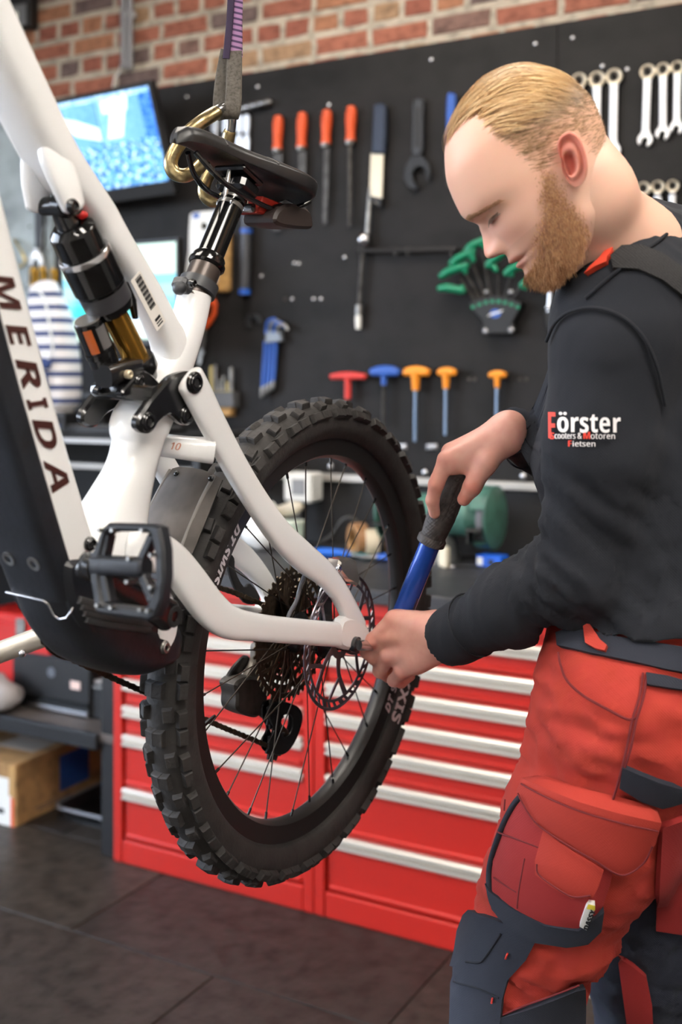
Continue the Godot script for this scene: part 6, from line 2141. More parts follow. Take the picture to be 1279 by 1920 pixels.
func bike_crank(bike: Node3D) -> void:
	var a := bl(314, 1153, 0.084)
	var b := bl(158, 1058, 0.09)
	var mb := MB.new()
	var pts := V3([a, a.lerp(b, 0.15), a.lerp(b, 0.5), a.lerp(b, 0.85), b])
	mb.sweep(spline(pts, 5), spline_f([0.011, 0.0105, 0.008, 0.0075, 0.0075], 5), spline_f([0.0185, 0.017, 0.0135, 0.013, 0.0135], 5), Vector3.BACK, 20, 2.8, true, false, Transform3D(), true)
	var arm := part("crank_arm", mb, M.black_metal, bike)
	part("crank_bolt", zcyl(a, 0.0125, a.z + 0.009, a.z + 0.0125, 24, 0.0062), M.black_matte, arm)
	part("hex_socket", zcyl(a, 0.006, a.z + 0.0092, a.z + 0.0105, 6), M.black_gloss, arm)
	part("spindle_nut", zcyl(b, 0.0125, b.z + 0.006, b.z + 0.016, 24, 0.0), M.black_metal, arm)
	# far crank, pointing the other way
	mb = MB.new()
	var c := a - (b - a)
	mb.sweep(V3([Vector3(a.x, a.y, -0.082), Vector3(c.x, c.y, -0.09)]), [0.0105, 0.0075], [0.018, 0.013], Vector3.BACK, 16, 2.8, true, false, Transform3D(), true)
	part("crank_arm", mb, M.black_metal, bike)
	# the platform pedal: its plane holds the spindle and the upward direction
	var o := b + Vector3(0, 0, 0.066)
	var nrm := Vector3(-1, 0.10, 0).normalized()
	var X := Vector3.BACK
	var Y := nrm.cross(X).normalized()
	var PT := Transform3D(Basis(X, Y, nrm), o)
	var pq := func(p: Array) -> PackedVector2Array:
		var g := PackedVector2Array()
		for q in p:
			var r := ray(q[0], q[1])
			var wn := BT.basis * nrm
			var w := BT * o
			var v := PT.affine_inverse() * (BT.affine_inverse() * (EYE + r * ((w - EYE).dot(wn) / r.dot(wn))))
			g.append(Vector2(v.x, v.y))
		return g
	var ring_o: PackedVector2Array = pq.call([[200, 990], [212, 980], [296, 982], [309, 988], [317, 1030], [318, 1080], [313, 1124], [300, 1156], [288, 1163], [194, 1150], [187, 1144], [178, 1086], [176, 1050], [184, 1030]])
	var ring_i: PackedVector2Array = pq.call([[208, 1002], [214, 996], [284, 997], [292, 1004], [299, 1040], [299, 1084], [296, 1112], [284, 1136], [276, 1140], [204, 1130], [201, 1124], [196, 1086], [196, 1050], [200, 1034]])
	mb = MB.new()
	mb.extrude(ring_o, -0.0085, 0.0085, 0.003, PT, ring_i)
	var pd := part("pedal_frame", mb, M.cover, bike)
	mb = MB.new()
	var sp: PackedVector2Array = pq.call([[166, 1058], [182, 1060], [268, 1064], [276, 1064]])
	mb.tube(V3([PT * Vector3(sp[0].x - 0.005, sp[0].y, 0), PT * Vector3(sp[1].x, sp[1].y, 0)]), [0.010, 0.0085], 16)
	mb.sweep(V3([PT * Vector3(sp[1].x - 0.004, sp[1].y, 0), PT * Vector3(sp[2].x, sp[2].y, 0), PT * Vector3(sp[3].x, sp[3].y, 0)]), [0.0105, 0.0105, 0.0085], [0.0105, 0.0105, 0.0085], Y, 18, 3.2)
	part("pedal_axle_body", mb, M.cover, bike)
	# cross bars
	for q in [[[260, 1052], [274, 1052], [296, 1006], [284, 1000]], [[262, 1076], [276, 1074], [296, 1122], [284, 1132]], [[190, 1052], [202, 1052], [212, 1004], [203, 1000]], [[188, 1074], [204, 1074], [214, 1128], [202, 1132]]]:
		mb = MB.new()
		mb.extrude(pq.call(q), -0.006, 0.006, 0.0015, PT)
		part("pedal_bar", mb, M.cover, pd)
	for q in [[199, 994], [224, 994], [279, 995], [296, 1040], [255, 1047], [252, 1090], [296, 1100], [196, 1134], [222, 1138], [276, 1142], [290, 1144]]:
		var v: PackedVector2Array = pq.call([q])
		mb = MB.new()
		mb.cyl(PT * Vector3(v[0].x, v[0].y, 0.0), PT * Vector3(v[0].x, v[0].y, 0.0125), 0.0021, 8)
		part("pedal_pin", mb, M.steel, pd)

func bike_shock(bike: Node3D) -> void:
	var a := bl(112, 386, 0.0)
	var b := bl(276, 712, 0.0)
	var T := along(a, b, Vector3.BACK)
	var L := a.distance_to(b)
	var at := func(y: float) -> float:       # photo row along the axis -> length from the upper eye
		return L * inverse_lerp(386.0, 712.0, y)
	# upper eye and pin
	var pin := MB.new()
	pin.cyl(Vector3(a.x, a.y, -0.024), Vector3(a.x, a.y, 0.024), 0.0105, 18)
	part("shock_pin", pin, M.black_metal, bike)
	part("pin_washer", zcyl(a, 0.0125, -0.004, 0.0, 20), M.gold, bike)
	var mb := MB.new()
	mb.extrude(circle2(0.0135, 20, Vector2(a.x, a.y)), -0.004, 0.012, 0.002)
	mb.sweep(V3([T * Vector3(0, 0.0, 0), T * Vector3(0, at.call(430.0), 0)]), [0.008, 0.012], [0.011, 0.016], Vector3.BACK, 16, 3.0)
	part("shock_eyelet", mb, M.black_metal, bike)
	mb = MB.new()
	mb.lathe([[0, at.call(418.0)], [0.019, at.call(418.0)], [0.0255, at.call(426.0)], [0.0268, at.call(432.0)], [0.0268, at.call(470.0)], [0, at.call(470.0)]], 32, T)
	part("air_can_top", mb, M.black_gloss, bike)
	mb = MB.new()
	mb.ball(T * Vector3(0.012, at.call(412.0), 0.012), Vector3(0.007, 0.005, 0.007), 12)
	part("red_dial", mb, mat(rgb8(196, 34, 34), 0.3), bike)
	mb = MB.new()
	mb.lathe([[0, at.call(466.0)], [0.0295, at.call(466.0)], [0.031, at.call(470.0)], [0.031, at.call(475.0)], [0, at.call(475.0)]], 32, T)
	part("chrome_ring", mb, M.chrome, bike)
	mb = MB.new()
	mb.lathe([[0, at.call(475.0)], [0.0305, at.call(475.0)], [0.0305, at.call(525.0)], [0.028, at.call(529.0)], [0.028, at.call(560.0)], [0.0255, at.call(572.0)], [0.0165, at.call(576.0)], [0, at.call(576.0)]], 36, T)
	part("air_can", mb, M.black_gloss, bike)
	mb = MB.new()
	mb.lathe([[0.0282, at.call(532.0)], [0.0285, at.call(532.0)], [0.0285, at.call(558.0)], [0.0282, at.call(558.0)]], 36, T, true)
	part("can_decal", mb, mat(rgb8(52, 52, 56), 0.35), bike)
	mb = MB.new()
	mb.sweep(V3([T * Vector3(0.012, at.call(545.0), 0.024), T * Vector3(0.013, at.call(575.0), 0.022), T * Vector3(0.011, at.call(604.0), 0.0165)]), [0.006, 0.0065, 0.004], [0.004, 0.004, 0.003], Vector3.BACK, 12)
	part("bleed_valve", mb, M.black_metal, bike)
	mb = MB.new()
	mb.lathe([[0, at.call(570.0)], [0.0150, at.call(570.0)], [0.0150, at.call(676.0)], [0, at.call(676.0)]], 32, T)
	part("gold_shaft", mb, M.gold_tube, bike)
	mb = MB.new()
	mb.lathe([[0, at.call(668.0)], [0.0195, at.call(668.0)], [0.0205, at.call(672.0)], [0.0205, at.call(690.0)], [0.015, at.call(702.0)], [0.012, at.call(722.0)], [0, at.call(722.0)]], 28, T)
	part("shock_foot", mb, M.black_metal, bike)
	# piggyback reservoir and its link
	var r0 := bl(164, 600, -0.006)
	var r1 := bl(197, 682, -0.006)
	var RT := along(r0, r1, Vector3.BACK)
	var RL := r0.distance_to(r1)
	mb = MB.new()
	mb.lathe([[0, 0.001], [0.0152, 0.0], [0.017, 0.003], [0.017, RL * 0.66], [0.018, RL * 0.67], [0.018, RL * 0.78], [0.017, RL * 0.8], [0.0165, RL], [0, RL]], 28, RT)
	part("reservoir", mb, M.black_gloss, bike)
	mb = MB.new()
	mb.lathe([[0, -0.0015], [0.0148, -0.0015], [0.0155, 0.001], [0, 0.001]], 28, RT)
	part("reservoir_cap", mb, M.steel, bike)
	for q in [[-1.35, -0.75, 0.10, 0.62, rgb8(176, 86, 34)], [-0.45, 0.35, 0.12, 0.60, rgb8(96, 94, 94)]]:     # an orange and a grey decal round it
		mb = MB.new()
		var dr := []
		for k in 9:
			var an := lerpf(q[0], q[1], k / 8.0)
			var e := Vector3(cos(an), 0, sin(an))
			dr.append(PackedVector3Array([e * 0.0170 + Vector3(0, RL * q[2], 0), e * 0.0170 + Vector3(0, RL * q[3], 0), e * 0.0173 + Vector3(0, RL * q[3], 0), e * 0.0173 + Vector3(0, RL * q[2], 0)]))
		mb.skin(dr, true, false, RT)
		part("reservoir_decal", mb, mat(q[4], 0.35), bike)
	mb = MB.new()
	mb.sweep(V3([bl(193, 706, 0.004), bl(220, 697, 0.004), bl(252, 692, 0.002)]), [0.014, 0.015, 0.015], [0.0135, 0.0135, 0.015], Vector3.BACK, 18, 3.0)
	part("shock_link_block", mb, M.black_metal, bike)
	mb = MB.new()
	mb.cyl(bl(194, 697, -0.006), bl(188, 699, -0.006), 0.0075, 18)
	part("red_knob", mb, mat(rgb8(180, 36, 48), 0.35), bike)
	mb = MB.new()
	mb.cyl(bl(200, 713, -0.004), bl(195, 716, -0.004), 0.006, 18)
	part("blue_knob", mb, mat(rgb8(60, 100, 150), 0.35), bike)
	part("lever_screw", zcyl(bl(241, 702, 0.022), 0.0052, 0.018, 0.026, 16, 0.002), mat(rgb8(214, 200, 170), 0.4, 0.4), bike)
	# the yoke that joins shock and rocker
	for s in [-1.0, 1.0]:
		part("shock_yoke", zplate(soft(bl2([[252, 700], [262, 694], [276, 700], [292, 716], [304, 734], [296, 748], [278, 744], [258, 738], [244, 736], [226, 744], [222, 734], [238, 716]], 0.018)), 0.018 * s - 0.006, 0.018 * s + 0.006, 0.002), M.black_metal, bike)
	bolt(bike, 262, 716, 0.0245, 0.0085, M.black_metal, "yoke_pin")
	part("yoke_plate", bodytube([[300, 700, 0.0], [318, 716, 0.0], [330, 730, 0.0]], [0.02, 0.02, 0.02], [0.006, 0.006, 0.006], 3, 3.0), M.black_metal, bike)

func bike_saddle(bike: Node3D) -> void:
	# seatpost
	var a := bl(366, 550, 0)
	var b := bl(440, 366, 0)
	var T := along(a, b, Vector3.BACK)
	var L := a.distance_to(b)
	var mb := MB.new()
	mb.lathe([[0, L * 0.2], [0.0172, L * 0.2], [0.0172, L * 0.97], [0.0165, L], [0, L]], 32, T)
	part("seatpost", mb, M.black_gloss, bike)
	mb = MB.new()
	mb.lathe([[0, -0.01], [0.0205, -0.01], [0.0205, L * 0.25], [0, L * 0.25]], 32, T)
	part("seatpost_sleeve", mb, mat(rgb8(74, 66, 62), 0.35, 0.5), bike)
	mb = MB.new()
	mb.lathe([[0, L * 0.255], [0.0215, L * 0.255], [0.0242, L * 0.275], [0.0242, L * 0.3], [0.0215, L * 0.305], [0.0215, L * 0.35], [0.0195, L * 0.37], [0, L * 0.37]], 32, T)
	part("seatpost_collar", mb, M.black_gloss, bike)
	mb = MB.new()
	mb.lathe([[0, L * 0.01], [0.0255, L * 0.01], [0.0255, L * 0.105], [0, L * 0.105]], 32, T)
	mb.box(Vector3(0.022, 0.016, 0.024), 0.004, Transform3D(T.basis, T * Vector3(0, L * 0.06, 0) + Vector3(-0.03, 0.0, 0.0)))
	mb.ball(bl(337, 540, 0.01), Vector3(0.009, 0.009, 0.009), 24)
	part("seat_clamp", mb, mat(rgb8(52, 54, 58), 0.45), bike)
	bolt(bike, 361, 531, 0.027, 0.0055, M.black_metal, "clamp_bolt")
	mb = MB.new()
	for q in [[0.86, 0.9], [0.93, 0.955]]: mb.lathe([[0.0168, L * q[0]], [0.0175, L * q[0]], [0.0175, L * q[1]], [0.0168, L * q[1]]], 32, T, true)
	part("seatpost_ring", mb, mat(rgb8(120, 118, 116), 0.3, 0.6), bike)
	# head clamp
	var h := bl(445, 352, 0)
	mb = MB.new()
	mb.box(Vector3(0.04, 0.02, 0.048), 0.005, Transform3D(Basis(Vector3.BACK, -0.35), h))
	mb.box(Vector3(0.05, 0.008, 0.05), 0.003, Transform3D(Basis(Vector3.BACK, -0.35), h + Vector3(0.002, 0.016, 0)))
	part("saddle_clamp", mb, M.black_metal, bike)
	for s in [-1.0, 1.0]:
		mb = MB.new()
		mb.cyl(h + Vector3(0.024 * s - 0.004, -0.028, 0), h + Vector3(0.022 * s + 0.004, 0.02, 0), 0.0035, 10)
		mb.cyl(h + Vector3(0.022 * s, -0.024, -0.012), h + Vector3(0.022 * s, -0.024, 0.012), 0.006, 12)
		part("clamp_screw", mb, M.chrome, bike)
	# saddle
	var nose := bl(336, 238, 0)
	var tail := bl(530, 346, 0)
	var X := (tail - nose).normalized()
	var Y := Vector3.BACK.cross(X).normalized()
	var S := Transform3D(Basis(X, Y, Vector3.BACK), nose)
	var len := nose.distance_to(tail)
	var tw := [[-0.02, 0.004], [0.0, 0.013], [0.05, 0.018], [0.2, 0.021], [0.38, 0.027], [0.52, 0.038], [0.66, 0.055], [0.8, 0.068], [0.9, 0.070], [0.97, 0.064], [1.02, 0.046], [1.05, 0.02]]
	var rings := []
	var shell := []
	for k in 29:
		var t := -0.02 + 1.07 * k / 28.0
		var w := smooth_table(tw, t)
		var y: float = smooth_table([[-0.02, -0.012], [0.02, -0.001], [0.2, 0.006], [0.5, 0.007], [0.75, 0.006], [0.92, 0.004], [1.0, -0.002], [1.05, -0.012]], t)
		var drop: float = smooth_table([[-0.02, 0.006], [0.03, 0.016], [0.2, 0.015], [0.5, 0.020], [0.8, 0.03], [1.0, 0.024], [1.05, 0.012]], t)
		var rg := PackedVector3Array()
		for q in 24:
			var a2 := TAU * q / 24
			var cx := cos(a2)
			var sy := sin(a2)
			var ww := w * signf(cx) * pow(absf(cx), 0.75)
			var yy := y + (0.004 * pow(maxf(sy, 0.0), 0.5) - 0.002 * maxf(0, 0.5 - absf(cx)) if sy >= 0 else -drop * pow(-sy, 0.55) * (0.45 + 0.55 * absf(cx)))
			yy -= 0.010 * pow(absf(cx), 3.0)
			rg.append(Vector3(t * len, yy, ww))
		rings.append(rg)
	mb = MB.new()
	mb.skin(rings, true, false, S)
	var sad := part("saddle", mb, tri(mat(rgb8(34, 34, 36), 0.38), null, 8.0, M.bump, 0.12), bike)
	mb = MB.new()
	for t in [0.3, 0.63]:       # the seams across
		var pts := PackedVector3Array()
		for q in 11:
			var z := lerpf(-1.0, 1.0, q / 10.0)
			var w := smooth_table(tw, t)
			pts.append(S * Vector3(t * len, smooth_table([[0.0, -0.001], [0.2, 0.006], [0.5, 0.007], [0.75, 0.006]], t) + 0.0045 - 0.012 * pow(absf(z), 3.0), w * z))
		mb.tube(pts, 0.0012, 6)
	part("saddle_seam", mb, mat(rgb8(78, 76, 76), 0.5), sad)
	for s in [-1.0, 1.0]:
		mb = MB.new()
		mb.tube(spline(V3([S * Vector3(0.03, -0.022, 0.006 * s), S * Vector3(0.06, -0.04, 0.016 * s), S * Vector3(0.1, -0.05, 0.021 * s), S * Vector3(0.17, -0.05, 0.021 * s), S * Vector3(0.205, -0.046, 0.024 * s), S * Vector3(0.235, -0.03, 0.034 * s), S * Vector3(0.25, -0.02, 0.036 * s)]), 5), 0.0036, 10)
		part("saddle_rail", mb, M.black_metal, bike)
	mb = MB.new()
	mb.extrude(PackedVector2Array([Vector2(0.16, -0.062), Vector2(0.235, -0.05), Vector2(0.24, -0.03), Vector2(0.17, -0.036)]), -0.022, 0.016, 0.002, S)
	part("red_label", mb, mat(rgb8(180, 46, 32), 0.45), bike)
	mb = MB.new()
	mb.extrude(spline2([Vector2(0.185, -0.072), Vector2(0.262, -0.056), Vector2(0.268, -0.044), Vector2(0.252, -0.03), Vector2(0.205, -0.036), Vector2(0.178, -0.056)], 4), -0.02, 0.036, 0.004, S)
	part("under_saddle_pad", mb, mat(rgb8(48, 40, 38), 0.5), bike)

func make_sling() -> void:
	# strap from the ceiling, its grey sleeve round the hook, and the double hook itself
	var z := 1.50
	var t := thing("lifting_strap", "purple lifting strap with a worn grey sleeve, hanging from the ceiling over the saddle", "strap", px(436, 100, z))
	var o := t.position
	var side := Vector3(1, 0, 0.25).normalized()
	var mb := MB.new()
	mb.sweep(V3([px(441, 108, z) - o, px(442, 40, z) - o, px(444, -40, z) - o, px(446, -720, z) - o]), [0.0105, 0.0095, 0.0095, 0.0095], 0.0016, side, 10, 4.0)
	var im := Image.create(8, 8, false, Image.FORMAT_RGB8)
	im.fill(rgb8(150, 112, 150))
	im.fill_rect(Rect2i(0, 0, 8, 3), rgb8(64, 44, 78))
	var pm := mat(Color.WHITE, 0.85)
	pm.albedo_texture = ImageTexture.create_from_image(im)
	for k in mb.V.size(): mb.UV[k] = Vector2((mb.V[k].x) * 40.0, mb.V[k].y * 130.0 + mb.V[k].x * 40.0)
	part("strap_band", mb, pm, t)
	mb = MB.new()
	mb.sweep(V3([px(424, 110, z) - o, px(431, 40, z) - o, px(435, -40, z) - o, px(438, -720, z) - o]) * Transform3D(Basis(), Vector3.ZERO), [0.005, 0.005, 0.005, 0.005], 0.0016, side, 10, 4.0)
	part("strap_band", mb, mat(rgb8(46, 32, 58), 0.85), t)
	var sl := tri(mat(rgb8(104, 98, 90), 0.9), M.grain, 14.0, M.bump, 0.8)
	mb = MB.new()
	mb.sweep(spline(V3([px(440, 96, z) - o, px(439, 150, z) - o, px(437, 195, z) - o, px(432, 216, z + 0.004) - o, px(424, 220, z + 0.018) - o, px(416, 205, z + 0.026) - o, px(414, 185, z + 0.024) - o, px(419, 140, z + 0.016) - o, px(427, 94, z + 0.008) - o]), 5), spline_f([0.0108, 0.0112, 0.012, 0.012, 0.012, 0.012, 0.0112, 0.0108, 0.010], 5), 0.0022, side, 12, 4.0)
	part("strap_sleeve", mb, sl, t)
	mb = MB.new()
	for k in 14:
		var q := k / 13.0
		mb.box(Vector3(0.0006, 0.0028, 0.0006), 0.0001, at_(0, 0, 0) * Transform3D(Basis(), px(452 - q * 2, 100 + q * 100, z - 0.003) - o))
	part("sleeve_stitching", mb, mat(rgb8(206, 198, 176), 0.9), t)
	var cr := MB.new()
	var ce := px(442, -720, z) - o
	cr.box(Vector3(0.08, 0.4, 0.08), 0.004, Transform3D(Basis(), Vector3(ce.x, 3.4 - o.y - 0.2, ce.z)))
	part("ceiling_anchor", cr, M.black, t)
	# double hook
	var h := thing("lifting_hook", "brass coloured steel double hook hanging in the strap's loop under the saddle nose", "hook", px(428, 205, z))
	o = h.position
	mb = MB.new()
	mb.tube(spline(V3([px(404, 212, z - 0.006) - o, px(380, 227, z - 0.022) - o, px(352, 250, z - 0.03) - o, px(328, 283, z - 0.034) - o, px(320, 308, z - 0.035) - o, px(330, 326, z - 0.034) - o, px(352, 328, z - 0.032) - o, px(376, 310, z - 0.03) - o, px(392, 282, z - 0.028) - o]), 8), 0.0094, 18, true, false, Transform3D(), true)
	var brass := tri(mat(rgb8(192, 172, 128), 0.3, 1.0), M.blot, 22.0)
	part("hook_bow", mb, brass, h)
	mb = MB.new()
	mb.tube(spline(V3([px(430, 250, z + 0.03) - o, px(420, 290, z + 0.04) - o, px(398, 318, z + 0.045) - o, px(384, 345, z + 0.046) - o, px(384, 366, z + 0.046) - o, px(398, 377, z + 0.046) - o, px(418, 372, z + 0.046) - o, px(432, 352, z + 0.046) - o]), 8), 0.0088, 18, true, false, Transform3D(), true)
	part("hook_bow", mb, brass, h)
	mb = MB.new()
	mb.tube(spline(V3([px(386, 224, z - 0.018) - o, px(408, 207, z - 0.004) - o, px(424, 203, z + 0.012) - o, px(434, 222, z + 0.02) - o, px(430, 256, z + 0.031) - o]), 8), 0.0068, 16, true, false, Transform3D(), true)
	part("hook_neck", mb, M.chrome, h)

# ---------- the mechanic

# a soft body: tapered capsules joined by a smooth minimum, plus cutting planes
class Soft:
	var A := PackedVector3Array()
	var BA := PackedVector3Array()
	var IL := PackedFloat32Array()
	var RA := PackedFloat32Array()
	var RB := PackedFloat32Array()
	var K := PackedFloat32Array()
	var cuts := []          # [point, outward normal]
	var hem := 0.0          # nothing lower than this to the right of the forearm
	func cap(a: Vector3, b: Vector3, ra: float, rb: float, k := 0.02) -> void:
		A.append(a)
		BA.append(b - a)
		IL.append(1.0 / maxf((b - a).length_squared(), 1e-9))
		RA.append(ra)
		RB.append(rb)
		K.append(k)
	func chain(p: Array, r: Array, k := 0.02) -> void:
		for i in p.size() - 1: cap(p[i], p[i + 1], r[i], r[i + 1], k)
	func d(p: Vector3) -> float:
		var m := 10.0
		for i in A.size():
			var pa := p - A[i]
			var h := clampf(pa.dot(BA[i]) * IL[i], 0.0, 1.0)
			var q := (pa - BA[i] * h).length() - RA[i] - (RB[i] - RA[i]) * h
			var k := K[i]
			var e := k - absf(m - q)
			m = minf(m, q)
			if e > 0.0: m -= e * e / (4.0 * k)
		for c in cuts: m = maxf(m, (p - c[0]).dot(c[1]))
		if hem > 0.0: m = maxf(m, minf(hem - p.y, p.x - 0.262))
		return m
	func grad(p: Vector3) -> Vector3:
		var e := 0.0015
		return Vector3(d(p + Vector3(e, 0, 0)) - d(p - Vector3(e, 0, 0)), d(p + Vector3(0, e, 0)) - d(p - Vector3(0, e, 0)), d(p + Vector3(0, 0, e)) - d(p - Vector3(0, 0, e))).normalized()
	func bounds() -> AABB:
		var b := AABB(A[0], Vector3.ZERO)
		for i in A.size():
			var r := Vector3.ONE * (maxf(RA[i], RB[i]) + 0.02)
			b = b.merge(AABB(A[i] - r, r * 2)).merge(AABB(A[i] + BA[i] - r, r * 2))
		return b
	func hit(o: Vector3, dir: Vector3, t0: float) -> float:      # distance along a ray to the surface, or -1
		var t := t0
		for i in 60:
			var v := d(o + dir * t)
			if v < 0.0004: return t
			t += v * 0.9
			if t > 4.0: return -1.0
		return t if d(o + dir * t) < 0.003 else -1.0
	# surface nets
	func mesh(cell: float) -> Array:
		var b := bounds()
		var nx := int(b.size.x / cell) + 2
		var ny := int(b.size.y / cell) + 2
		var nz := int(b.size.z / cell) + 2
		var val := {}
		var B := 4
		var rad := cell * B * 0.9 + cell * 1.8
		var sxy := (nx + 8) * (ny + 8)
		var sx := nx + 8
		var V := PackedVector3Array()
		var idx := {}
		var blocks := []
		for bz in range(0, nz, B):
			for by in range(0, ny, B):
				for bx in range(0, nx, B):
					var c := b.position + Vector3(bx + B * 0.5, by + B * 0.5, bz + B * 0.5) * cell
					if absf(d(c)) < rad: blocks.append(Vector3i(bx, by, bz))
		for q in blocks:
			for z in range(q.z, q.z + B + 1):
				for y in range(q.y, q.y + B + 1):
					for x in range(q.x, q.x + B + 1):
						var key: int = x + y * sx + z * sxy
						if not val.has(key): val[key] = d(b.position + Vector3(x, y, z) * cell)
		var off := [0, 1, sx, sx + 1, sxy, sxy + 1, sxy + sx, sxy + sx + 1]
		var cor := [Vector3(0, 0, 0), Vector3(1, 0, 0), Vector3(0, 1, 0), Vector3(1, 1, 0), Vector3(0, 0, 1), Vector3(1, 0, 1), Vector3(0, 1, 1), Vector3(1, 1, 1)]
		var edges := [[0, 1], [2, 3], [4, 5], [6, 7], [0, 2], [1, 3], [4, 6], [5, 7], [0, 4], [1, 5], [2, 6], [3, 7]]
		for q in blocks:
			for z in range(q.z, q.z + B):
				for y in range(q.y, q.y + B):
					for x in range(q.x, q.x + B):
						var key: int = x + y * sx + z * sxy
						var v := PackedFloat32Array()
						var neg := 0
						for k in 8:
							var w: float = val[key + off[k]]
							v.append(w)
							if w < 0: neg += 1
						if neg == 0 or neg == 8: continue
						var s := Vector3()
						var n := 0
						for e in edges:
							var a: float = v[e[0]]
							var c: float = v[e[1]]
							if (a < 0) != (c < 0):
								s += cor[e[0]].lerp(cor[e[1]], a / (a - c))
								n += 1
						idx[key] = V.size()
						V.append(b.position + (Vector3(x, y, z) + s / n) * cell)
		var I := PackedInt32Array()
		for key: int in idx:
			var v0: float = val[key]
			for ax in 3:
				var st: int = [1, sx, sxy][ax]
				var s1: int = [sx, sxy, 1][ax]
				var s2: int = [sxy, 1, sx][ax]
				var v1: float = val[key + st]
				if (v0 < 0) == (v1 < 0): continue
				if not (idx.has(key - s1) and idx.has(key - s2) and idx.has(key - s1 - s2)): continue
				var a: int = idx[key]
				var c: int = idx[key - s1]
				var e: int = idx[key - s1 - s2]
				var f: int = idx[key - s2]
				if v0 < 0: I.append_array([a, e, c, a, f, e])
				else: I.append_array([a, c, e, a, e, f])
		return [V, I]

var trousers: Soft
var sweater: Soft

func soft_mb(s: Soft, cell: float) -> MB:
	var r := s.mesh(cell)
	var mb := MB.new()
	mb.put(r[0], r[1])
	for k in mb.V.size():
		var g := s.grad(mb.V[k])
		if g.dot(mb.N[k]) > 0.5: mb.N[k] = g
	return mb

func renormal(mb: MB) -> void:
	var n := PackedVector3Array()
	n.resize(mb.V.size())
	for k in range(0, mb.I.size(), 3):
		var a := mb.I[k]
		var b := mb.I[k + 1]
		var c := mb.I[k + 2]
		var fn := (mb.V[c] - mb.V[a]).cross(mb.V[b] - mb.V[a])
		n[a] += fn
		n[b] += fn
		n[c] += fn
	for k in n.size(): mb.N[k] = n[k].normalized()

func drape(s: Soft, x: float, y: float) -> Vector3:       # the cloth's surface where the photograph shows it
	var r := ray(x, y).normalized()
	var t := s.hit(EYE, r, 0.9)
	if t < 0: return Vector3.INF
	return EYE + r * t

# a piece of cloth sewn on: the outline is laid on the surface, padded by th, its edges turned down
func patch(s: Soft, outline: Array, th: float, step := 14.0, smooth := false, bulge := 0.0) -> MB:
	var p := PackedVector2Array()
	for q in outline: p.append(Vector2(q[0], q[1]))
	if smooth:
		var a := []
		for q in p: a.append(q)
		p = spline2(a, 4)
	var fine := PackedVector2Array()
	for k in p.size():
		var e := p[(k + 1) % p.size()]
		var n := maxi(1, int(p[k].distance_to(e) / step))
		for j in n: fine.append(p[k].lerp(e, float(j) / n))
	var bx := Rect2(fine[0], Vector2.ZERO)
	for q in fine: bx = bx.expand(q)
	# inner points on a grid, triangulated together with the outline
	var pts := fine.duplicate()
	var y := bx.position.y + step * 0.5
	var row := 0
	while y < bx.end.y:
		var x := bx.position.x + step * (0.5 if row % 2 else 0.9)
		while x < bx.end.x:
			var q := Vector2(x, y)
			if Geometry2D.is_point_in_polygon(q, fine):
				var near := INF
				for e in fine: near = minf(near, e.distance_squared_to(q))
				if near > step * step * 0.3: pts.append(q)
			x += step
		y += step * 0.87
		row += 1
	var tr := Geometry2D.triangulate_delaunay(pts)
	var v := PackedVector3Array()
	var nn := PackedVector3Array()
	var m := pts.size()
	for k in m:
		var w := drape(s, pts[k].x, pts[k].y)
		if w == Vector3.INF: w = drape(s, pts[k].x + (bx.get_center().x - pts[k].x) * 0.06, pts[k].y)
		if w == Vector3.INF: w = v[k - 1] if k > 0 else px(pts[k].x, pts[k].y, 1.5)
		var g := s.grad(w)
		var edge := 1.0
		if bulge > 0.0:
			var near := INF
			for e in fine: near = minf(near, e.distance_to(pts[k]))
			edge = clampf(near / 40.0, 0, 1)
		v.append(w + g * (th + bulge * sqrt(edge) if bulge > 0 else th))
		nn.append(g)
	var i := PackedInt32Array()
	for k in range(0, tr.size(), 3):
		var c := (pts[tr[k]] + pts[tr[k + 1]] + pts[tr[k + 2]]) / 3.0
		if not Geometry2D.is_point_in_polygon(c, fine): continue
		# clockwise seen from the camera: y runs down in the picture
		if (pts[tr[k + 1]] - pts[tr[k]]).cross(pts[tr[k + 2]] - pts[tr[k]]) > 0: i.append_array([tr[k], tr[k + 1], tr[k + 2]])
		else: i.append_array([tr[k], tr[k + 2], tr[k + 1]])
	var nf := fine.size()
	var cw := Geometry2D.is_polygon_clockwise(fine)
	for k in nf:
		v.append(v[k])
		v.append(v[k] - nn[k] * (th + 0.004))
	for k in nf:
		var a := m + k * 2
		var b := m + ((k + 1) % nf) * 2
		if cw: i.append_array([a, b, a + 1, b, b + 1, a + 1])
		else: i.append_array([a, a + 1, b, b, a + 1, b + 1])
	var mb := MB.new()
	mb.put(v, i, Transform3D(), false)
	return mb

func seam(s: Soft, line: Array, r := 0.0012, lift := 0.0006, per := 6) -> MB:
	var q := PackedVector3Array()
	for e in line: q.append(Vector3(e[0], e[1], 0))
	var o := PackedVector3Array()
	for e in spline(q, per):
		var w := drape(s, e.x, e.y)
		if w != Vector3.INF: o.append(w + s.grad(w) * lift)
	var mb := MB.new()
	if o.size() > 1: mb.tube(o, r, 6)
	return mb

# letters printed on cloth: laid out in photograph pixels from a corner, along a direction
func print_on(s: Soft, mb: MB, x: float, y: float, ang: float, lift: float) -> MB:
	var c := cos(ang)
	var sn := sin(ang)
	var keep := PackedVector3Array()
	for k in mb.V.size():
		var p := mb.V[k]
		var w := drape(s, x + p.x * c - p.y * -sn, y + p.x * sn - p.y * c)
		if w == Vector3.INF: w = px(x, y, 1.4)
		var g := s.grad(w)
		mb.V[k] = w + g * (lift if p.z > 0 else lift - 0.0012)
		mb.N[k] = g
	return mb

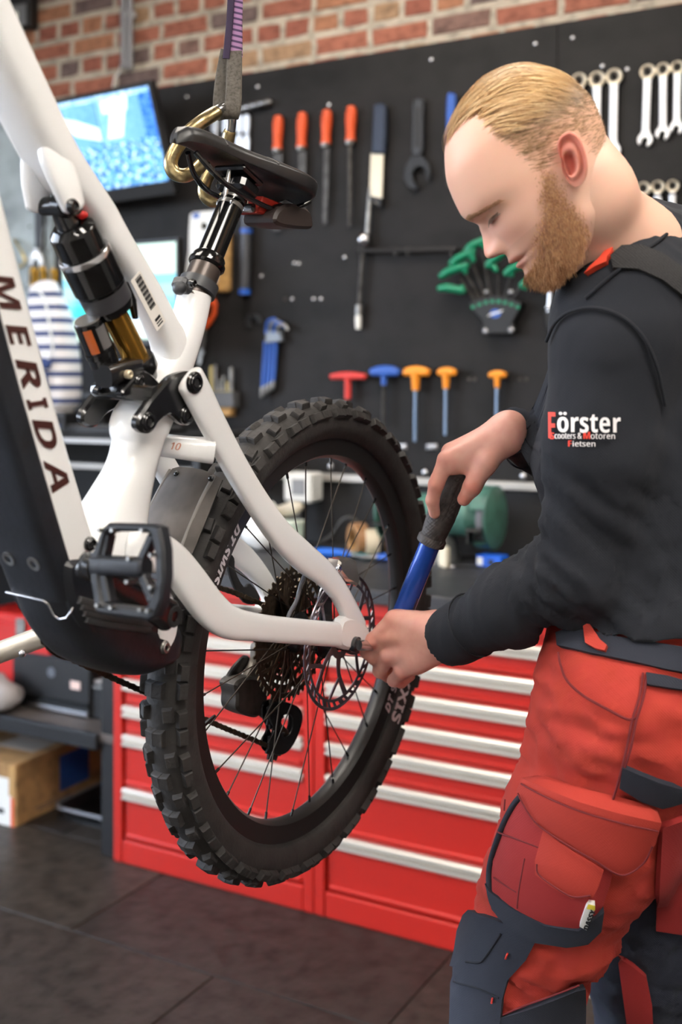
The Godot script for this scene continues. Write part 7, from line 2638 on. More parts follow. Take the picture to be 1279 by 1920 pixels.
func make_person() -> void:
	var who := thing("person", "person in a black sweatshirt and red work trousers bending over the rear wheel", "person", Vector3(0.30, 0, -1.66))
	M.skin = mat(rgb8(236, 190, 168), 0.5)
	M.skin.vertex_color_use_as_albedo = true
	M.skin.albedo_color = Color.WHITE
	M.skin.subsurf_scatter_enabled = true
	M.skin.subsurf_scatter_strength = 0.12
	M.black_cloth = tri(mat(rgb8(28, 31, 39), 0.92), null, 34.0, M.weave, 0.3)
	M.red_cloth = cloth(rgb8(178, 56, 44))
	M.red_dark = cloth(rgb8(156, 40, 40))
	M.navy = cloth(rgb8(36, 40, 52))
	# joints
	var sl := px(1155, 636, 1.365)
	var el := px(1098, 1066, 1.41)
	var wl := px(842, 1194, 1.60)
	var sr := px(1205, 600, 1.70)
	var er := px(1110, 905, 1.84)
	var wr := px(962, 812, 1.625)
	var n0 := px(1082, 385, 1.345)
	var n1 := px(1180, 470, 1.40)
	var hl := px(1185, 1320, 1.45)
	var kl := px(985, 1795, 1.625)
	var al := Vector3(0.235, 0.10, -1.60)
	var hr := px(1240, 1320, 1.64)
	var kr := px(1200, 1795, 1.79)
	var ar := Vector3(0.52, 0.10, -1.90)
	# --- sweatshirt
	sweater = Soft.new()
	sweater.chain([px(1228, 590, 1.45), px(1240, 850, 1.47), px(1232, 1180, 1.47), px(1232, 1300, 1.47)], [0.105, 0.118, 0.120, 0.12], 0.05)
	sweater.chain([px(1240, 600, 1.62), px(1245, 850, 1.63), px(1240, 1180, 1.62), px(1240, 1300, 1.62)], [0.105, 0.118, 0.12, 0.12], 0.05)
	sweater.chain([px(1175, 640, 1.53), px(1168, 850, 1.53), px(1185, 1120, 1.54), px(1190, 1300, 1.54)], [0.10, 0.112, 0.105, 0.1], 0.05)
	sweater.cap(px(1305, 560, 1.50), px(1310, 900, 1.53), 0.10, 0.10, 0.06)
	sweater.chain([px(1185, 468, 1.41), px(1172, 560, 1.375), sl], [0.062, 0.072, 0.078], 0.05)
	sweater.cap(px(1200, 474, 1.46), px(1290, 520, 1.46), 0.062, 0.085, 0.05)
	sweater.cap(px(1205, 480, 1.52), sr, 0.065, 0.075, 0.05)
	sweater.cap(px(1130, 520, 1.46), px(1180, 640, 1.52), 0.05, 0.09, 0.04)
	sweater.chain([sl, px(1126, 840, 1.375), el], [0.079, 0.072, 0.060], 0.022)
	sweater.chain([el, px(965, 1132, 1.505), px(865, 1185, 1.585), wl + (wl - el) * 0.2], [0.061, 0.055, 0.041, 0.037], 0.025)
	sweater.chain([sr, er], [0.07, 0.056], 0.02)
	sweater.chain([er, px(1010, 835, 1.68), wr, wr + (wr - er) * 0.2], [0.055, 0.043, 0.035, 0.033], 0.02)
	var swm := sweater
	swm.hem = 1.087
	var mb := soft_mb(swm, 0.0075)
	# trim the sleeves at the cuffs by keeping only what lies before them
	trim(mb, wl + (wl - el).normalized() * 0.012, (wl - el).normalized(), 0.09)
	trim(mb, wr + (wr - er).normalized() * 0.010, (wr - er).normalized(), 0.09)
	folds(mb, sl, el, wl)
	var sw := wpart("sweatshirt", mb, M.black_cloth, who)
	# ribbed collar, shoulder seam, hem and cuff seams, brace strap
	var cc := px(1152, 452, 1.395)
	var ca := (px(1090, 514, 1.395) - px(1219, 387, 1.395)).normalized()
	var cb := (cc - EYE).normalized()
	cb = (cb - ca * cb.dot(ca)).normalized()
	mb = MB.new()
	var ring := PackedVector3Array()
	var across := ca.cross(cb).normalized()
	if across.y < 0: across = -across
	for k in 40: ring.append(cc + ca * 0.0615 * cos(TAU * k / 40) + cb * 0.060 * sin(TAU * k / 40))
	var rings := []
	for k in 40:
		var out := (ring[k] - cc).normalized()
		var rg := PackedVector3Array()
		for q in [[0.0, 0.004], [0.004, -0.006], [0.007, -0.018], [0.006, -0.026], [-0.004, -0.026], [-0.004, -0.008], [-0.003, 0.003]]: rg.append(ring[k] + out * q[0] + across * q[1])
		rings.append(rg)
	mb.skin(rings, false, true)
	wpart("collar", mb, M.black_cloth, sw)
	var thread := mat(rgb8(24, 25, 29), 0.9)
	for ln in [[[1026, 640], [1042, 606], [1072, 584], [1118, 578], [1166, 594], [1206, 632], [1232, 690], [1246, 760]], [[1098, 560], [1150, 515], [1210, 470], [1250, 440]]]:
		wpart("seam", seam(swm, ln, 0.0022, 0.001), M.black_cloth, sw)
	var sm := MB.new()
	for q in [[wl, el, 0.0385, 0.055], [wr, er, 0.034, 0.05]]:
		var dd: Vector3 = (q[1] - q[0]).normalized()
		sm.tube(circle_pts(q[0] + dd * q[3], dd, q[2] + 0.0065), 0.0015, 6, false, true)
	wpart("seam", sm, M.black_cloth, sw)
	var strap := patch(swm, [[1146, 482], [1166, 464], [1200, 462], [1240, 478], [1282, 508], [1300, 524], [1300, 580], [1278, 556], [1240, 526], [1196, 506], [1150, 504]], 0.004, 10.0)
	wpart("brace_strap", strap, tri(mat(rgb8(44, 43, 45), 0.85), M.grain, 30.0, M.weave, 0.8), who)
	var tab := patch(swm, [[1152, 466], [1146, 480], [1140, 486], [1140, 494], [1118, 504], [1100, 516], [1110, 503], [1126, 488], [1138, 474]], 0.006, 8.0)
	wpart("red_tab", tab, mat(rgb8(226, 72, 46), 0.7), who)
	# print on the sleeve
	var white := mat(rgb8(238, 236, 238), 0.6)
	var redp := mat(rgb8(224, 62, 44), 0.6)
	put_print(sw, swm, "F", 1034, 822, 48, 12, redp, 800)
	put_print(sw, swm, "örster", 1050, 812, 36, 112, white, 800)
	put_print(sw, swm, "S", 1037, 824, 12, 7, redp, 700)
	put_print(sw, swm, "cooters &", 1045, 823, 11, 48, white, 500)
	put_print(sw, swm, "M", 1096, 823, 13, 12, redp, 700)
	put_print(sw, swm, "otoren", 1109, 823, 11, 43, white, 500)
	put_print(sw, swm, "F", 1069, 837, 11, 6, redp, 700)
	put_print(sw, swm, "ietsen", 1077, 837, 10, 40, white, 500)
	make_trousers(who, hl, kl, al, hr, kr, ar)
	make_body(who, n0, n1, sl, el, wl, sr, er, wr, hl, kl, al, hr, kr, ar)
	make_tool()

func cloth(c: Color) -> StandardMaterial3D:
	var m := tri(mat(c, 0.88), null, 34.0, M.weave, 0.35)
	return m

func circle_pts(c: Vector3, n: Vector3, r: float, k := 28) -> PackedVector3Array:
	var x := n.cross(Vector3(0.3, 0.9, 0.2)).normalized()
	var y := n.cross(x)
	var o := PackedVector3Array()
	for q in k: o.append(c + (x * cos(TAU * q / k) + y * sin(TAU * q / k)) * r)
	return o

func put_print(parent: Node3D, s: Soft, text: String, x: float, y: float, h: float, w: float, m: Material, weight: int) -> void:
	var mb := letters(text, 1.0, 1.0, 0.0, 1.0, 700 if weight > 600 else 400)
	var x0 := 1e9
	var x1 := -1e9
	var y0 := 1e9
	for p in mb.V:
		x0 = minf(x0, p.x)
		x1 = maxf(x1, p.x)
		y0 = minf(y0, p.y)
	for k in mb.V.size():
		var p := mb.V[k]
		mb.V[k] = Vector3((p.x - x0) / (x1 - x0) * w, (p.y - y0) * h, p.z)
	wpart("sleeve_print", print_on(s, mb, x, y, 0.0, 0.0048), m, parent)

func trim(mb: MB, c: Vector3, n: Vector3, reach: float) -> void:      # flatten what lies past a plane near c onto it
	for k in mb.V.size():
		var p := mb.V[k] - c
		var h := p.dot(n)
		if h > 0.0 and p.length() < reach + h * 0.5:
			mb.V[k] -= n * h
			mb.V[k] += (c - mb.V[k]) * clampf(h * 30.0, 0.0, 0.55)
	renormal(mb)

func folds(mb: MB, sl: Vector3, el: Vector3, wl: Vector3) -> void:
	var fn := FastNoiseLite.new()
	fn.seed = 5
	fn.frequency = 1.0
	fn.fractal_octaves = 2
	var big := FastNoiseLite.new()
	big.seed = 11
	big.frequency = 7.0
	var ua := (el - sl).normalized()
	var fa := (wl - el).normalized()
	for k in mb.V.size():
		var p := mb.V[k]
		var tu := (p - sl).dot(ua) / sl.distance_to(el)
		var tf := (p - el).dot(fa) / el.distance_to(wl)
		var du := (p - sl - ua * clampf((p - sl).dot(ua), 0, 0.3)).length()
		var df := (p - el - fa * clampf((p - el).dot(fa), 0, 0.3)).length()
		var a := 0.0
		if df < 0.09 and tf > -0.05:      # forearm: rings that slant across it
			var w := clampf(1.25 - tf, 0.1, 1.0)
			var s := (p - el).dot(fa)
			a += w * 0.0052 * ridge(fn, Vector3(s * 26.0 + p.y * 10.0, p.x * 6.0, p.z * 6.0))
		if du < 0.1:
			var w2 := clampf((tu - 0.25) * 1.5, 0.0, 1.0)
			a += w2 * 0.0060 * ridge(fn, Vector3((p - sl).dot(ua) * 22.0 - p.x * 14.0, p.x * 5.0, p.z * 5.0 + 7.0))
			a += 0.0035 * big.get_noise_3dv(p * 1.6)
		if df > 0.09 and du > 0.1:
			a += 0.006 * big.get_noise_3dv(p)
			a += 0.004 * ridge(fn, Vector3(p.x * 9.0 + p.y * 12.0, p.y * 4.0, p.z * 9.0))
		mb.V[k] += mb.N[k] * (a - 0.0025)
	renormal(mb)

func ridge(fn: FastNoiseLite, p: Vector3) -> float:
	return 1.0 - 2.4 * absf(fn.get_noise_3dv(p)) - 0.45

func make_trousers(who: Node3D, hl: Vector3, kl: Vector3, al: Vector3, hr: Vector3, kr: Vector3, ar: Vector3) -> void:
	trousers = Soft.new()
	var s := trousers
	s.chain([px(1180, 1190, 1.51), px(1190, 1260, 1.51)], [0.106, 0.112], 0.05)
	s.chain([px(1235, 1190, 1.47), hl], [0.108, 0.124], 0.05)
	s.chain([px(1238, 1190, 1.62), hr], [0.108, 0.118], 0.05)
	s.cap(px(1290, 1300, 1.50), px(1290, 1340, 1.60), 0.1, 0.1, 0.05)
	s.chain([hl, px(1108, 1545, 1.53), px(1030, 1700, 1.59), kl, px(968, 1920, 1.635), al], [0.124, 0.117, 0.102, 0.091, 0.092, 0.072], 0.03)
	s.chain([hr, px(1230, 1560, 1.72), kr, ar], [0.112, 0.105, 0.088, 0.07], 0.03)
	s.cuts = [[px(1200, 1140, 1.5), Vector3.UP], [Vector3(0, 0.055, 0), Vector3.DOWN]]
	var mb := soft_mb(s, 0.009)
	var fn := FastNoiseLite.new()
	fn.seed = 8
	fn.frequency = 1.0
	fn.fractal_octaves = 2
	var navy := rgb8(36, 40, 52).srgb_to_linear()
	var red := rgb8(178, 56, 44).srgb_to_linear()
	var yk := px(985, 1912, 1.63).y
	for k in mb.V.size():
		var p := mb.V[k]
		var crease := gau(p.y - hl.y + 0.06, 0.07) + gau(p.y - kl.y - 0.02, 0.09)
		mb.V[k] += mb.N[k] * ((0.0038 + 0.0042 * crease) * ridge(fn, Vector3(p.x * 10.0 + p.y * 16.0, p.y * 8.0 - p.x * 5.0, p.z * 6.0)) + 0.005 * fn.get_noise_3dv(p * 9.0) - 0.0045)
		var dn := minf(p.distance_to(Geometry3D.get_closest_point_to_segment(p, hl, kl)), p.distance_to(Geometry3D.get_closest_point_to_segment(p, kl, al)))
		var df := minf(p.distance_to(Geometry3D.get_closest_point_to_segment(p, hr, kr)), p.distance_to(Geometry3D.get_closest_point_to_segment(p, kr, ar)))
		var worn := 1.0 + 0.16 * fn.get_noise_3dv(p * 5.0) + 0.10 * fn.get_noise_3dv(p * 21.0)
		mb.C[k] = (navy if p.y < yk or (df < dn - 0.004 and p.y < hr.y - 0.12) else red) * worn
	renormal(mb)
	var cm := cloth(Color.WHITE)
	cm.vertex_color_use_as_albedo = true
	var tr := wpart("trousers", mb, cm, who)
	var st := mat(rgb8(112, 34, 38), 0.9)
	var wb := patch(s, [[1046, 1188], [1062, 1182], [1092, 1180], [1160, 1196], [1240, 1208], [1292, 1216], [1292, 1264], [1240, 1254], [1180, 1240], [1110, 1226], [1048, 1212]], 0.004)
	wpart("waistband", wb, M.navy, tr)
	wpart("belt_loop", patch(s, [[1100, 1176], [1113, 1178], [1130, 1206], [1142, 1216], [1138, 1226], [1122, 1222], [1104, 1212]], 0.010, 8.0), M.red_cloth, tr)
	wpart("knee_panel", patch(s, [[884, 1706], [910, 1716], [952, 1730], [1008, 1758], [988, 1796], [954, 1834], [944, 1870], [940, 1908], [936, 1980], [846, 1980], [850, 1860], [850, 1800], [858, 1748], [870, 1718]], 0.005), M.navy, tr)
	wpart("calf_panel", patch(s, [[940, 1906], [984, 1892], [1036, 1872], [1078, 1854], [1096, 1850], [1092, 1980], [930, 1980]], 0.004), M.navy, tr)
	wpart("pocket_edge", patch(s, [[1211, 1262], [1250, 1268], [1292, 1280], [1292, 1296], [1250, 1290], [1213, 1284]], 0.005, 10.0), M.navy, tr)
	wpart("navy_insert", patch(s, [[1168, 1436], [1196, 1448], [1236, 1464], [1290, 1480], [1284, 1500], [1258, 1508], [1240, 1512], [1204, 1500], [1162, 1474]], 0.004, 10.0), M.navy, tr)
	# cargo pocket
	wpart("cargo_pocket", patch(s, [[994, 1482], [1046, 1500], [1140, 1560], [1152, 1600], [1142, 1650], [1124, 1704], [1090, 1742], [1040, 1744], [985, 1728], [946, 1702], [930, 1664], [932, 1618], [952, 1556], [974, 1512]], 0.009, 14.0, false, 0.008), M.red_dark, tr)
	wpart("pocket_trim", patch(s, [[930, 1656], [936, 1668], [972, 1690], [1030, 1716], [1086, 1722], [1130, 1688], [1124, 1722], [1100, 1746], [1062, 1756], [1008, 1752], [966, 1730], [940, 1700]], 0.018, 12.0), M.navy, tr)
	wpart("pocket_flap", patch(s, [[1003, 1454], [1022, 1458], [1100, 1484], [1170, 1502], [1231, 1516], [1218, 1556], [1200, 1594], [1178, 1612], [1158, 1624], [1114, 1596], [1060, 1562], [1022, 1538], [1006, 1508], [993, 1478]], 0.020, 14.0, false, 0.005), M.red_cloth, tr)
	wpart("small_pocket", patch(s, [[1036, 1544], [1062, 1564], [1114, 1597], [1131, 1610], [1122, 1640], [1112, 1660], [1078, 1663], [1046, 1644], [1020, 1624], [1020, 1600]], 0.021, 12.0, false, 0.003), M.red_cloth, tr)
	wpart("pocket_piping", seam(s, [[995, 1486], [974, 1514], [954, 1556], [936, 1612], [931, 1656], [936, 1690], [952, 1716]], 0.0042, 0.012), M.navy, tr)
	for ln in [[[1048, 1224], [1052, 1246], [1064, 1276], [1094, 1304], [1140, 1330], [1176, 1348], [1192, 1346]], [[1206, 1262], [1200, 1304], [1186, 1350], [1176, 1400], [1164, 1450], [1150, 1498]], [[1213, 1262], [1207, 1306], [1193, 1352], [1183, 1402], [1171, 1440]]]:
		wpart("seam", seam(s, ln, 0.0016, 0.001), st, tr)
	for ln in [[[1008, 1462], [1030, 1470], [1100, 1494], [1170, 1512], [1222, 1524]], [[1002, 1480], [1014, 1506], [1030, 1530], [1064, 1554], [1116, 1586], [1158, 1613], [1192, 1590], [1210, 1556]], [[1026, 1604], [1028, 1620], [1050, 1638], [1080, 1655], [1108, 1652]]]:
		wpart("seam", seam(s, ln, 0.0011, 0.0255), st, tr)
	for ln in [[[954, 1558], [1000, 1572], [1030, 1582]], [[1000, 1600], [990, 1650], [984, 1690]], [[968, 1500], [966, 1520]], [[946, 1640], [984, 1660]]]:
		wpart("seam", seam(s, ln, 0.0012, 0.0165), st, tr)
	for ln in [[[944, 1748], [916, 1790], [904, 1802], [880, 1802]], [[858, 1840], [900, 1850], [938, 1866]]]:
		wpart("seam", seam(s, ln, 0.0014, 0.006), mat(rgb8(26, 29, 38), 0.9), tr)
	wpart("seam", seam(s, [[944, 1902], [986, 1884], [1040, 1864], [1086, 1846]], 0.0013, 0.001), st, tr)
	wpart("stitch_mark", seam(s, [[957, 1782], [953, 1792]], 0.0014, 0.007), mat(rgb8(206, 60, 50), 0.8), tr)
	wpart("stitch_mark", seam(s, [[928, 1866], [926, 1876]], 0.0014, 0.007), mat(rgb8(206, 60, 50), 0.8), tr)
	# white maker's tag on the pocket trim
	wpart("tag", patch(s, [[1089, 1708], [1100, 1714], [1114, 1680], [1115, 1672], [1105, 1669], [1100, 1676]], 0.0225, 6.0), mat(rgb8(228, 228, 224), 0.6), tr)
	wpart("tag_tip", patch(s, [[1104, 1670], [1115, 1672], [1115, 1679], [1102, 1677]], 0.0232, 5.0), mat(rgb8(206, 186, 60), 0.6), tr)
	var tl := letters("DASSY", 1.0)
	for k in tl.V.size(): tl.V[k] = Vector3(tl.V[k].x * 8.6, (tl.V[k].y - 0.5) * 7.5, tl.V[k].z)
	wpart("tag_print", print_on(s, tl, 1102, 1694, deg_to_rad(-68), 0.0240), M.black_matte, tr)
	# far leg's red inserts
	wpart("far_insert", patch(s, [[1240, 1548], [1292, 1530], [1292, 1752], [1230, 1742], [1234, 1640]], 0.004), M.red_dark, tr)
	wpart("far_insert", patch(s, [[1160, 1792], [1186, 1808], [1212, 1830], [1222, 1880], [1226, 1960], [1182, 1960], [1170, 1870]], 0.004, 10.0), M.red_dark, tr)
	# shoes
	for q in [[al, 0], [ar, 1]]:
		var a: Vector3 = q[0]
		var f := Vector3(-0.93, 0, -0.36)
		var sd := f.cross(Vector3.UP)
		var o := Soft.new()
		o.cap(a + Vector3(0, -0.005, 0), a - f * 0.02 + Vector3(0, -0.05, 0), 0.05, 0.042, 0.02)
		o.cap(a - f * 0.03 + Vector3(0, -0.058, 0), a + f * 0.08 + Vector3(0, -0.06, 0), 0.036, 0.04, 0.02)
		o.cap(a + f * 0.08 + Vector3(0, -0.06, 0), a + f * 0.17 + Vector3(0, -0.066, 0), 0.041, 0.03, 0.02)
		o.cuts = [[Vector3(0, 0.022, 0), Vector3.DOWN]]
		wpart("work_shoe", soft_mb(o, 0.009), M.black_matte, who)
		var so := MB.new()
		var rr := []
		for k in 12:
			var t := -0.075 + 0.285 * k / 11.0
			var w: float = lerp_table([[-0.075, 0.016], [-0.05, 0.034], [0.06, 0.038], [0.12, 0.044], [0.18, 0.034], [0.21, 0.012]], t)
			var c := Vector3(a.x, 0, a.z) + f * t
			rr.append(PackedVector3Array([c - sd * w, c + sd * w, c + sd * w + Vector3(0, 0.026, 0), c - sd * w + Vector3(0, 0.026, 0)]))
		so.skin(rr)
		wpart("shoe_sole", so, M.rubber, who)

func make_tool() -> void:
	var a := px(861, 884, 1.625)
	var g := px(806, 1018, 1.652)
	var b := px(730, 1212, 1.70)
	var t := thing("torque_wrench", "blue torque wrench with a long dark rubber grip in the mechanic's hands", "torque wrench", b)
	var T := along(a - b, b - b, Vector3(0, 0, 1))
	var L := a.distance_to(b)
	var lg := a.distance_to(g)
	var mb := MB.new()
	mb.lathe([[0, -0.006], [0.013, -0.006], [0.0185, 0.002], [0.0195, 0.02], [0.0205, lg * 0.35], [0.0215, lg * 0.62], [0.0195, lg * 0.84], [0.0185, lg * 0.9], [0.0215, lg * 0.94], [0.0215, lg * 1.0], [0, lg * 1.0]], 24, T)
	for k in 6:       # flats of the grip
		var an := TAU * k / 6
		mb.sweep(V3([T * Vector3(cos(an) * 0.0165, lg * 0.08, sin(an) * 0.0165), T * Vector3(cos(an) * 0.0175, lg * 0.5, sin(an) * 0.0175), T * Vector3(cos(an) * 0.015, lg * 0.8, sin(an) * 0.015)]), 0.0052, 0.0052, T.basis.x, 8)
	part("grip", mb, tri(mat(rgb8(70, 64, 62), 0.6), M.blot, 12.0, M.weave, 0.5), t)
	mb = MB.new()
	mb.lathe([[0, lg * 0.99], [0.0155, lg * 0.99], [0.0155, L - 0.03], [0.014, L - 0.02], [0, L - 0.02]], 26, T)
	part("tube", mb, mat(rgb8(34, 76, 168), 0.22, 0.3), t)
	var view := (EYE - px(775, 1110, 1.66)).normalized()
	var ax := T.basis.y
	var side := view.cross(ax).normalized()
	var lab := MB.new()
	var rings := []
	for k in 9:
		var an := deg_to_rad(-62.0 + 55.0 * k / 8.0)
		var n := (view * cos(an) - side * sin(an))
		var rg := PackedVector3Array()
		for q in [[0.50, 0.0156], [0.78, 0.0156], [0.78, 0.0160], [0.50, 0.0160]]: rg.append(T.origin + ax * (lg + (L - lg) * q[0]) + n * q[1])
		rings.append(rg)
	lab.skin(rings)
	part("label", lab, mat(rgb8(46, 34, 48), 0.4), t)
	mb = MB.new()
	mb.sweep(V3([b + ax * -0.03 - b, b - b, b + ax * 0.016 - b]), [0.014, 0.018, 0.016], [0.01, 0.012, 0.011], Vector3(1, 0, 0), 16, 2.6, true, false, Transform3D(), true)
	part("ratchet_head", mb, M.chrome, t)
	var e := BT * Vector3(0, 0, 0.0865) - b
	mb = MB.new()
	mb.cyl(Vector3(0, 0, 0), e, 0.008, 16)
	part("hex_socket", mb, M.chrome, t)
	# small beige bottle standing on the floor between the legs
	var bo := thing("beige_bottle", "small beige bottle standing on the floor behind the mechanic's legs", "bottle", pf(1116, 1862))
	mb = MB.new()
	mb.lathe([[0, 0], [0.026, 0], [0.028, 0.004], [0.028, 0.075], [0.022, 0.09], [0.012, 0.098], [0.012, 0.11], [0, 0.11]], 20)
	part("bottle_body", mb, mat(rgb8(206, 182, 156), 0.4), bo)
	mb = MB.new()
	mb.lathe([[0, 0.108], [0.014, 0.108], [0.014, 0.128], [0, 0.128]], 16)
	part("cap", mb, M.white, bo)

# ---------- head, hands, hair. Head axes: x to the left side (towards the camera), y up, z forward; origin between the ears

var HT := Transform3D()
var LUT := {}
const U0 := -0.1035
const U1 := 0.1385

func hz(zx: float, zy: float) -> Vector2:      # tracing coordinates of the profile -> (forward, up)
	var dx := zx - 905.0
	var dy := zy - 760.0
	return Vector2(-0.788 * dx + 0.616 * dy, -0.616 * dx - 0.788 * dy) * 0.000178

func build_lut() -> void:
	var ff := [[-0.1035, 0.080], [-0.1015, 0.094], [-0.0983, 0.1010], [-0.085, 0.1110], [-0.0767, 0.1125], [-0.068, 0.1100], [-0.0635, 0.1088], [-0.0589, 0.1110], [-0.0535, 0.1115], [-0.0512, 0.1140], [-0.0447, 0.1160], [-0.0348, 0.1145], [-0.02, 0.1135], [0.0, 0.1130], [0.0093, 0.1165], [0.017, 0.1210], [0.028, 0.1268], [0.0403, 0.1255], [0.0572, 0.1215], [0.0748, 0.1152], [0.094, 0.1030], [0.107, 0.0920], [0.118, 0.0780], [0.127, 0.0610], [0.134, 0.0410], [0.1385, 0.0120]]
	var fb := [[-0.1035, 0.074], [-0.1017, 0.064], [-0.0987, 0.052], [-0.088, 0.012], [-0.07, -0.016], [-0.05, -0.034], [-0.03, -0.0460], [-0.0167, -0.0535], [0.003, -0.0640], [0.0234, -0.0705], [0.0426, -0.0740], [0.055, -0.0722], [0.077, -0.0665], [0.103, -0.0520], [0.118, -0.0400], [0.129, -0.0230], [0.135, -0.0070], [0.1385, 0.0060]]
	var w := [[-0.1035, 0.006], [-0.1, 0.019], [-0.094, 0.030], [-0.085, 0.0405], [-0.07, 0.0505], [-0.05, 0.0585], [-0.03, 0.0640], [0.0, 0.0690], [0.02, 0.0715], [0.05, 0.0745], [0.075, 0.0745], [0.1, 0.0665], [0.115, 0.0555], [0.127, 0.0400], [0.135, 0.0220], [0.1385, 0.0060]]
	var fc := [[-0.1035, 0.077], [-0.095, 0.058], [-0.08, 0.034], [-0.05, 0.018], [0.0, 0.006], [0.05, 0.0], [0.1385, 0.009]]
	for q in [["ff", ff], ["fb", fb], ["w", w], ["fc", fc]]:
		var a := PackedFloat32Array()
		for k in 501: a.append(smooth_table(q[1], lerpf(U0, U1, k / 500.0)))
		LUT[q[0]] = a

func lut(n: String, u: float) -> float:
	var t := clampf((u - U0) / (U1 - U0), 0.0, 1.0) * 500.0
	var i := mini(int(t), 499)
	var a: PackedFloat32Array = LUT[n]
	return lerpf(a[i], a[i + 1], t - i)

func front_pow(u: float) -> float:
	return lerp_table([[-0.1, 1.9], [-0.07, 1.85], [-0.03, 2.05], [0.02, 2.35], [0.07, 2.3], [0.13, 2.0]], u)

func gau(x: float, s: float) -> float:
	return exp(-(x * x) / (s * s))

func nose(u: float) -> float:
	return smooth_table([[-0.042, 0.0], [-0.0385, 0.001], [-0.0348, 0.0070], [-0.0329, 0.0140], [-0.029, 0.0200], [-0.0229, 0.0208], [-0.0158, 0.0172], [-0.0033, 0.0104], [0.0032, 0.0072], [0.0093, 0.0022], [0.017, 0.0004], [0.024, 0.0]], u)

func head_point(phi: float, u: float) -> Vector3:
	var f1 := lut("ff", u)
	var f0 := lut("fb", u)
	var fc := lut("fc", u)
	var w := lut("w", u)
	var c := cos(phi)
	var s := sin(phi)
	var np := front_pow(u) if c > 0 else 2.1
	var l := w * signf(s) * pow(absf(s), 2.0 / np)
	var f := fc + ((f1 - fc) if c > 0 else (fc - f0)) * signf(c) * pow(absf(c), 2.0 / np)
	if c > 0.0:
		var al := absf(l)
		if u < 0.03 and u > -0.045:
			var sg := lerp_table([[-0.034, 0.0135], [-0.026, 0.0130], [-0.016, 0.0100], [-0.003, 0.0085], [0.01, 0.008], [0.03, 0.012]], u)
			f += nose(u) * exp(-pow(al / sg, 2.4))
			f += 0.0068 * gau(al - 0.0135, 0.0062) * gau(u + 0.0285, 0.0072)
			f -= 0.0035 * gau(al - 0.0205, 0.004) * gau(u + 0.028, 0.009)
			f -= 0.0050 * gau(al - 0.0070, 0.0036) * gau(u + 0.0352, 0.0026)
		f -= 0.0105 * gau(al - 0.0290, 0.0150) * gau(u - 0.0020, 0.0105)
		f += 0.0080 * gau(al - 0.0310, 0.0115) * gau(u - 0.0020, 0.0072)
		f -= 0.0022 * gau(al - 0.0320, 0.0130) * gau(u + 0.0008, 0.0014)
		f -= 0.0030 * gau(al - 0.0320, 0.0150) * gau(u - 0.0105, 0.0026)
		f += 0.0042 * gau(al - 0.0300, 0.0190) * gau(u - 0.0190, 0.0070)
		f += 0.0030 * gau(al - 0.0480, 0.0140) * gau(u + 0.0180, 0.0140)
		f -= 0.0030 * gau(al - 0.0400, 0.0120) * gau(u + 0.0480, 0.0160)
		f -= 0.0016 * gau(al - 0.0250, 0.0050) * gau(u + 0.0400, 0.0120)
		# lips
		var lw := exp(-pow(al / 0.0205, 4.0))
		f += lw * (0.0036 * gau(u + 0.0495, 0.0036) + 0.0040 * gau(u + 0.0600, 0.0046) - 0.0046 * gau(u + 0.0542, 0.0016))
		f -= 0.0030 * gau(al - 0.0228, 0.0040) * gau(u + 0.0548, 0.0034)
		f -= 0.0022 * gau(al, 0.004) * gau(u + 0.0425, 0.006)
		f += 0.0030 * gau(al, 0.016) * gau(u + 0.080, 0.009)
	# the jaw's corner and the hollow behind it
	if u < 0.0:
		l += signf(l) * 0.0040 * gau(f - 0.012, 0.018) * gau(u + 0.066, 0.014)
	return Vector3(l, u, f)

func head_side(f: float, u: float) -> float:       # half width of the head at (forward, up)
	var fc := lut("fc", u)
	var t := (f - fc) / (lut("ff", u) - fc) if f > fc else (fc - f) / (fc - lut("fb", u))
	if t >= 1.0: return -1.0
	var np := front_pow(u) if f > fc else 2.1
	return lut("w", u) * pow(1.0 - pow(t, np), 1.0 / np)

func in_poly(p: Vector2, poly: PackedVector2Array) -> bool:
	return Geometry2D.is_point_in_polygon(p, poly)

func zpoly(a: Array) -> PackedVector2Array:
	var o := PackedVector2Array()
	for q in a: o.append(hz(q[0], q[1]))
	return o

func skin_col(r: float, g: float, b: float) -> Color:
	return rgb8(r, g, b).srgb_to_linear()

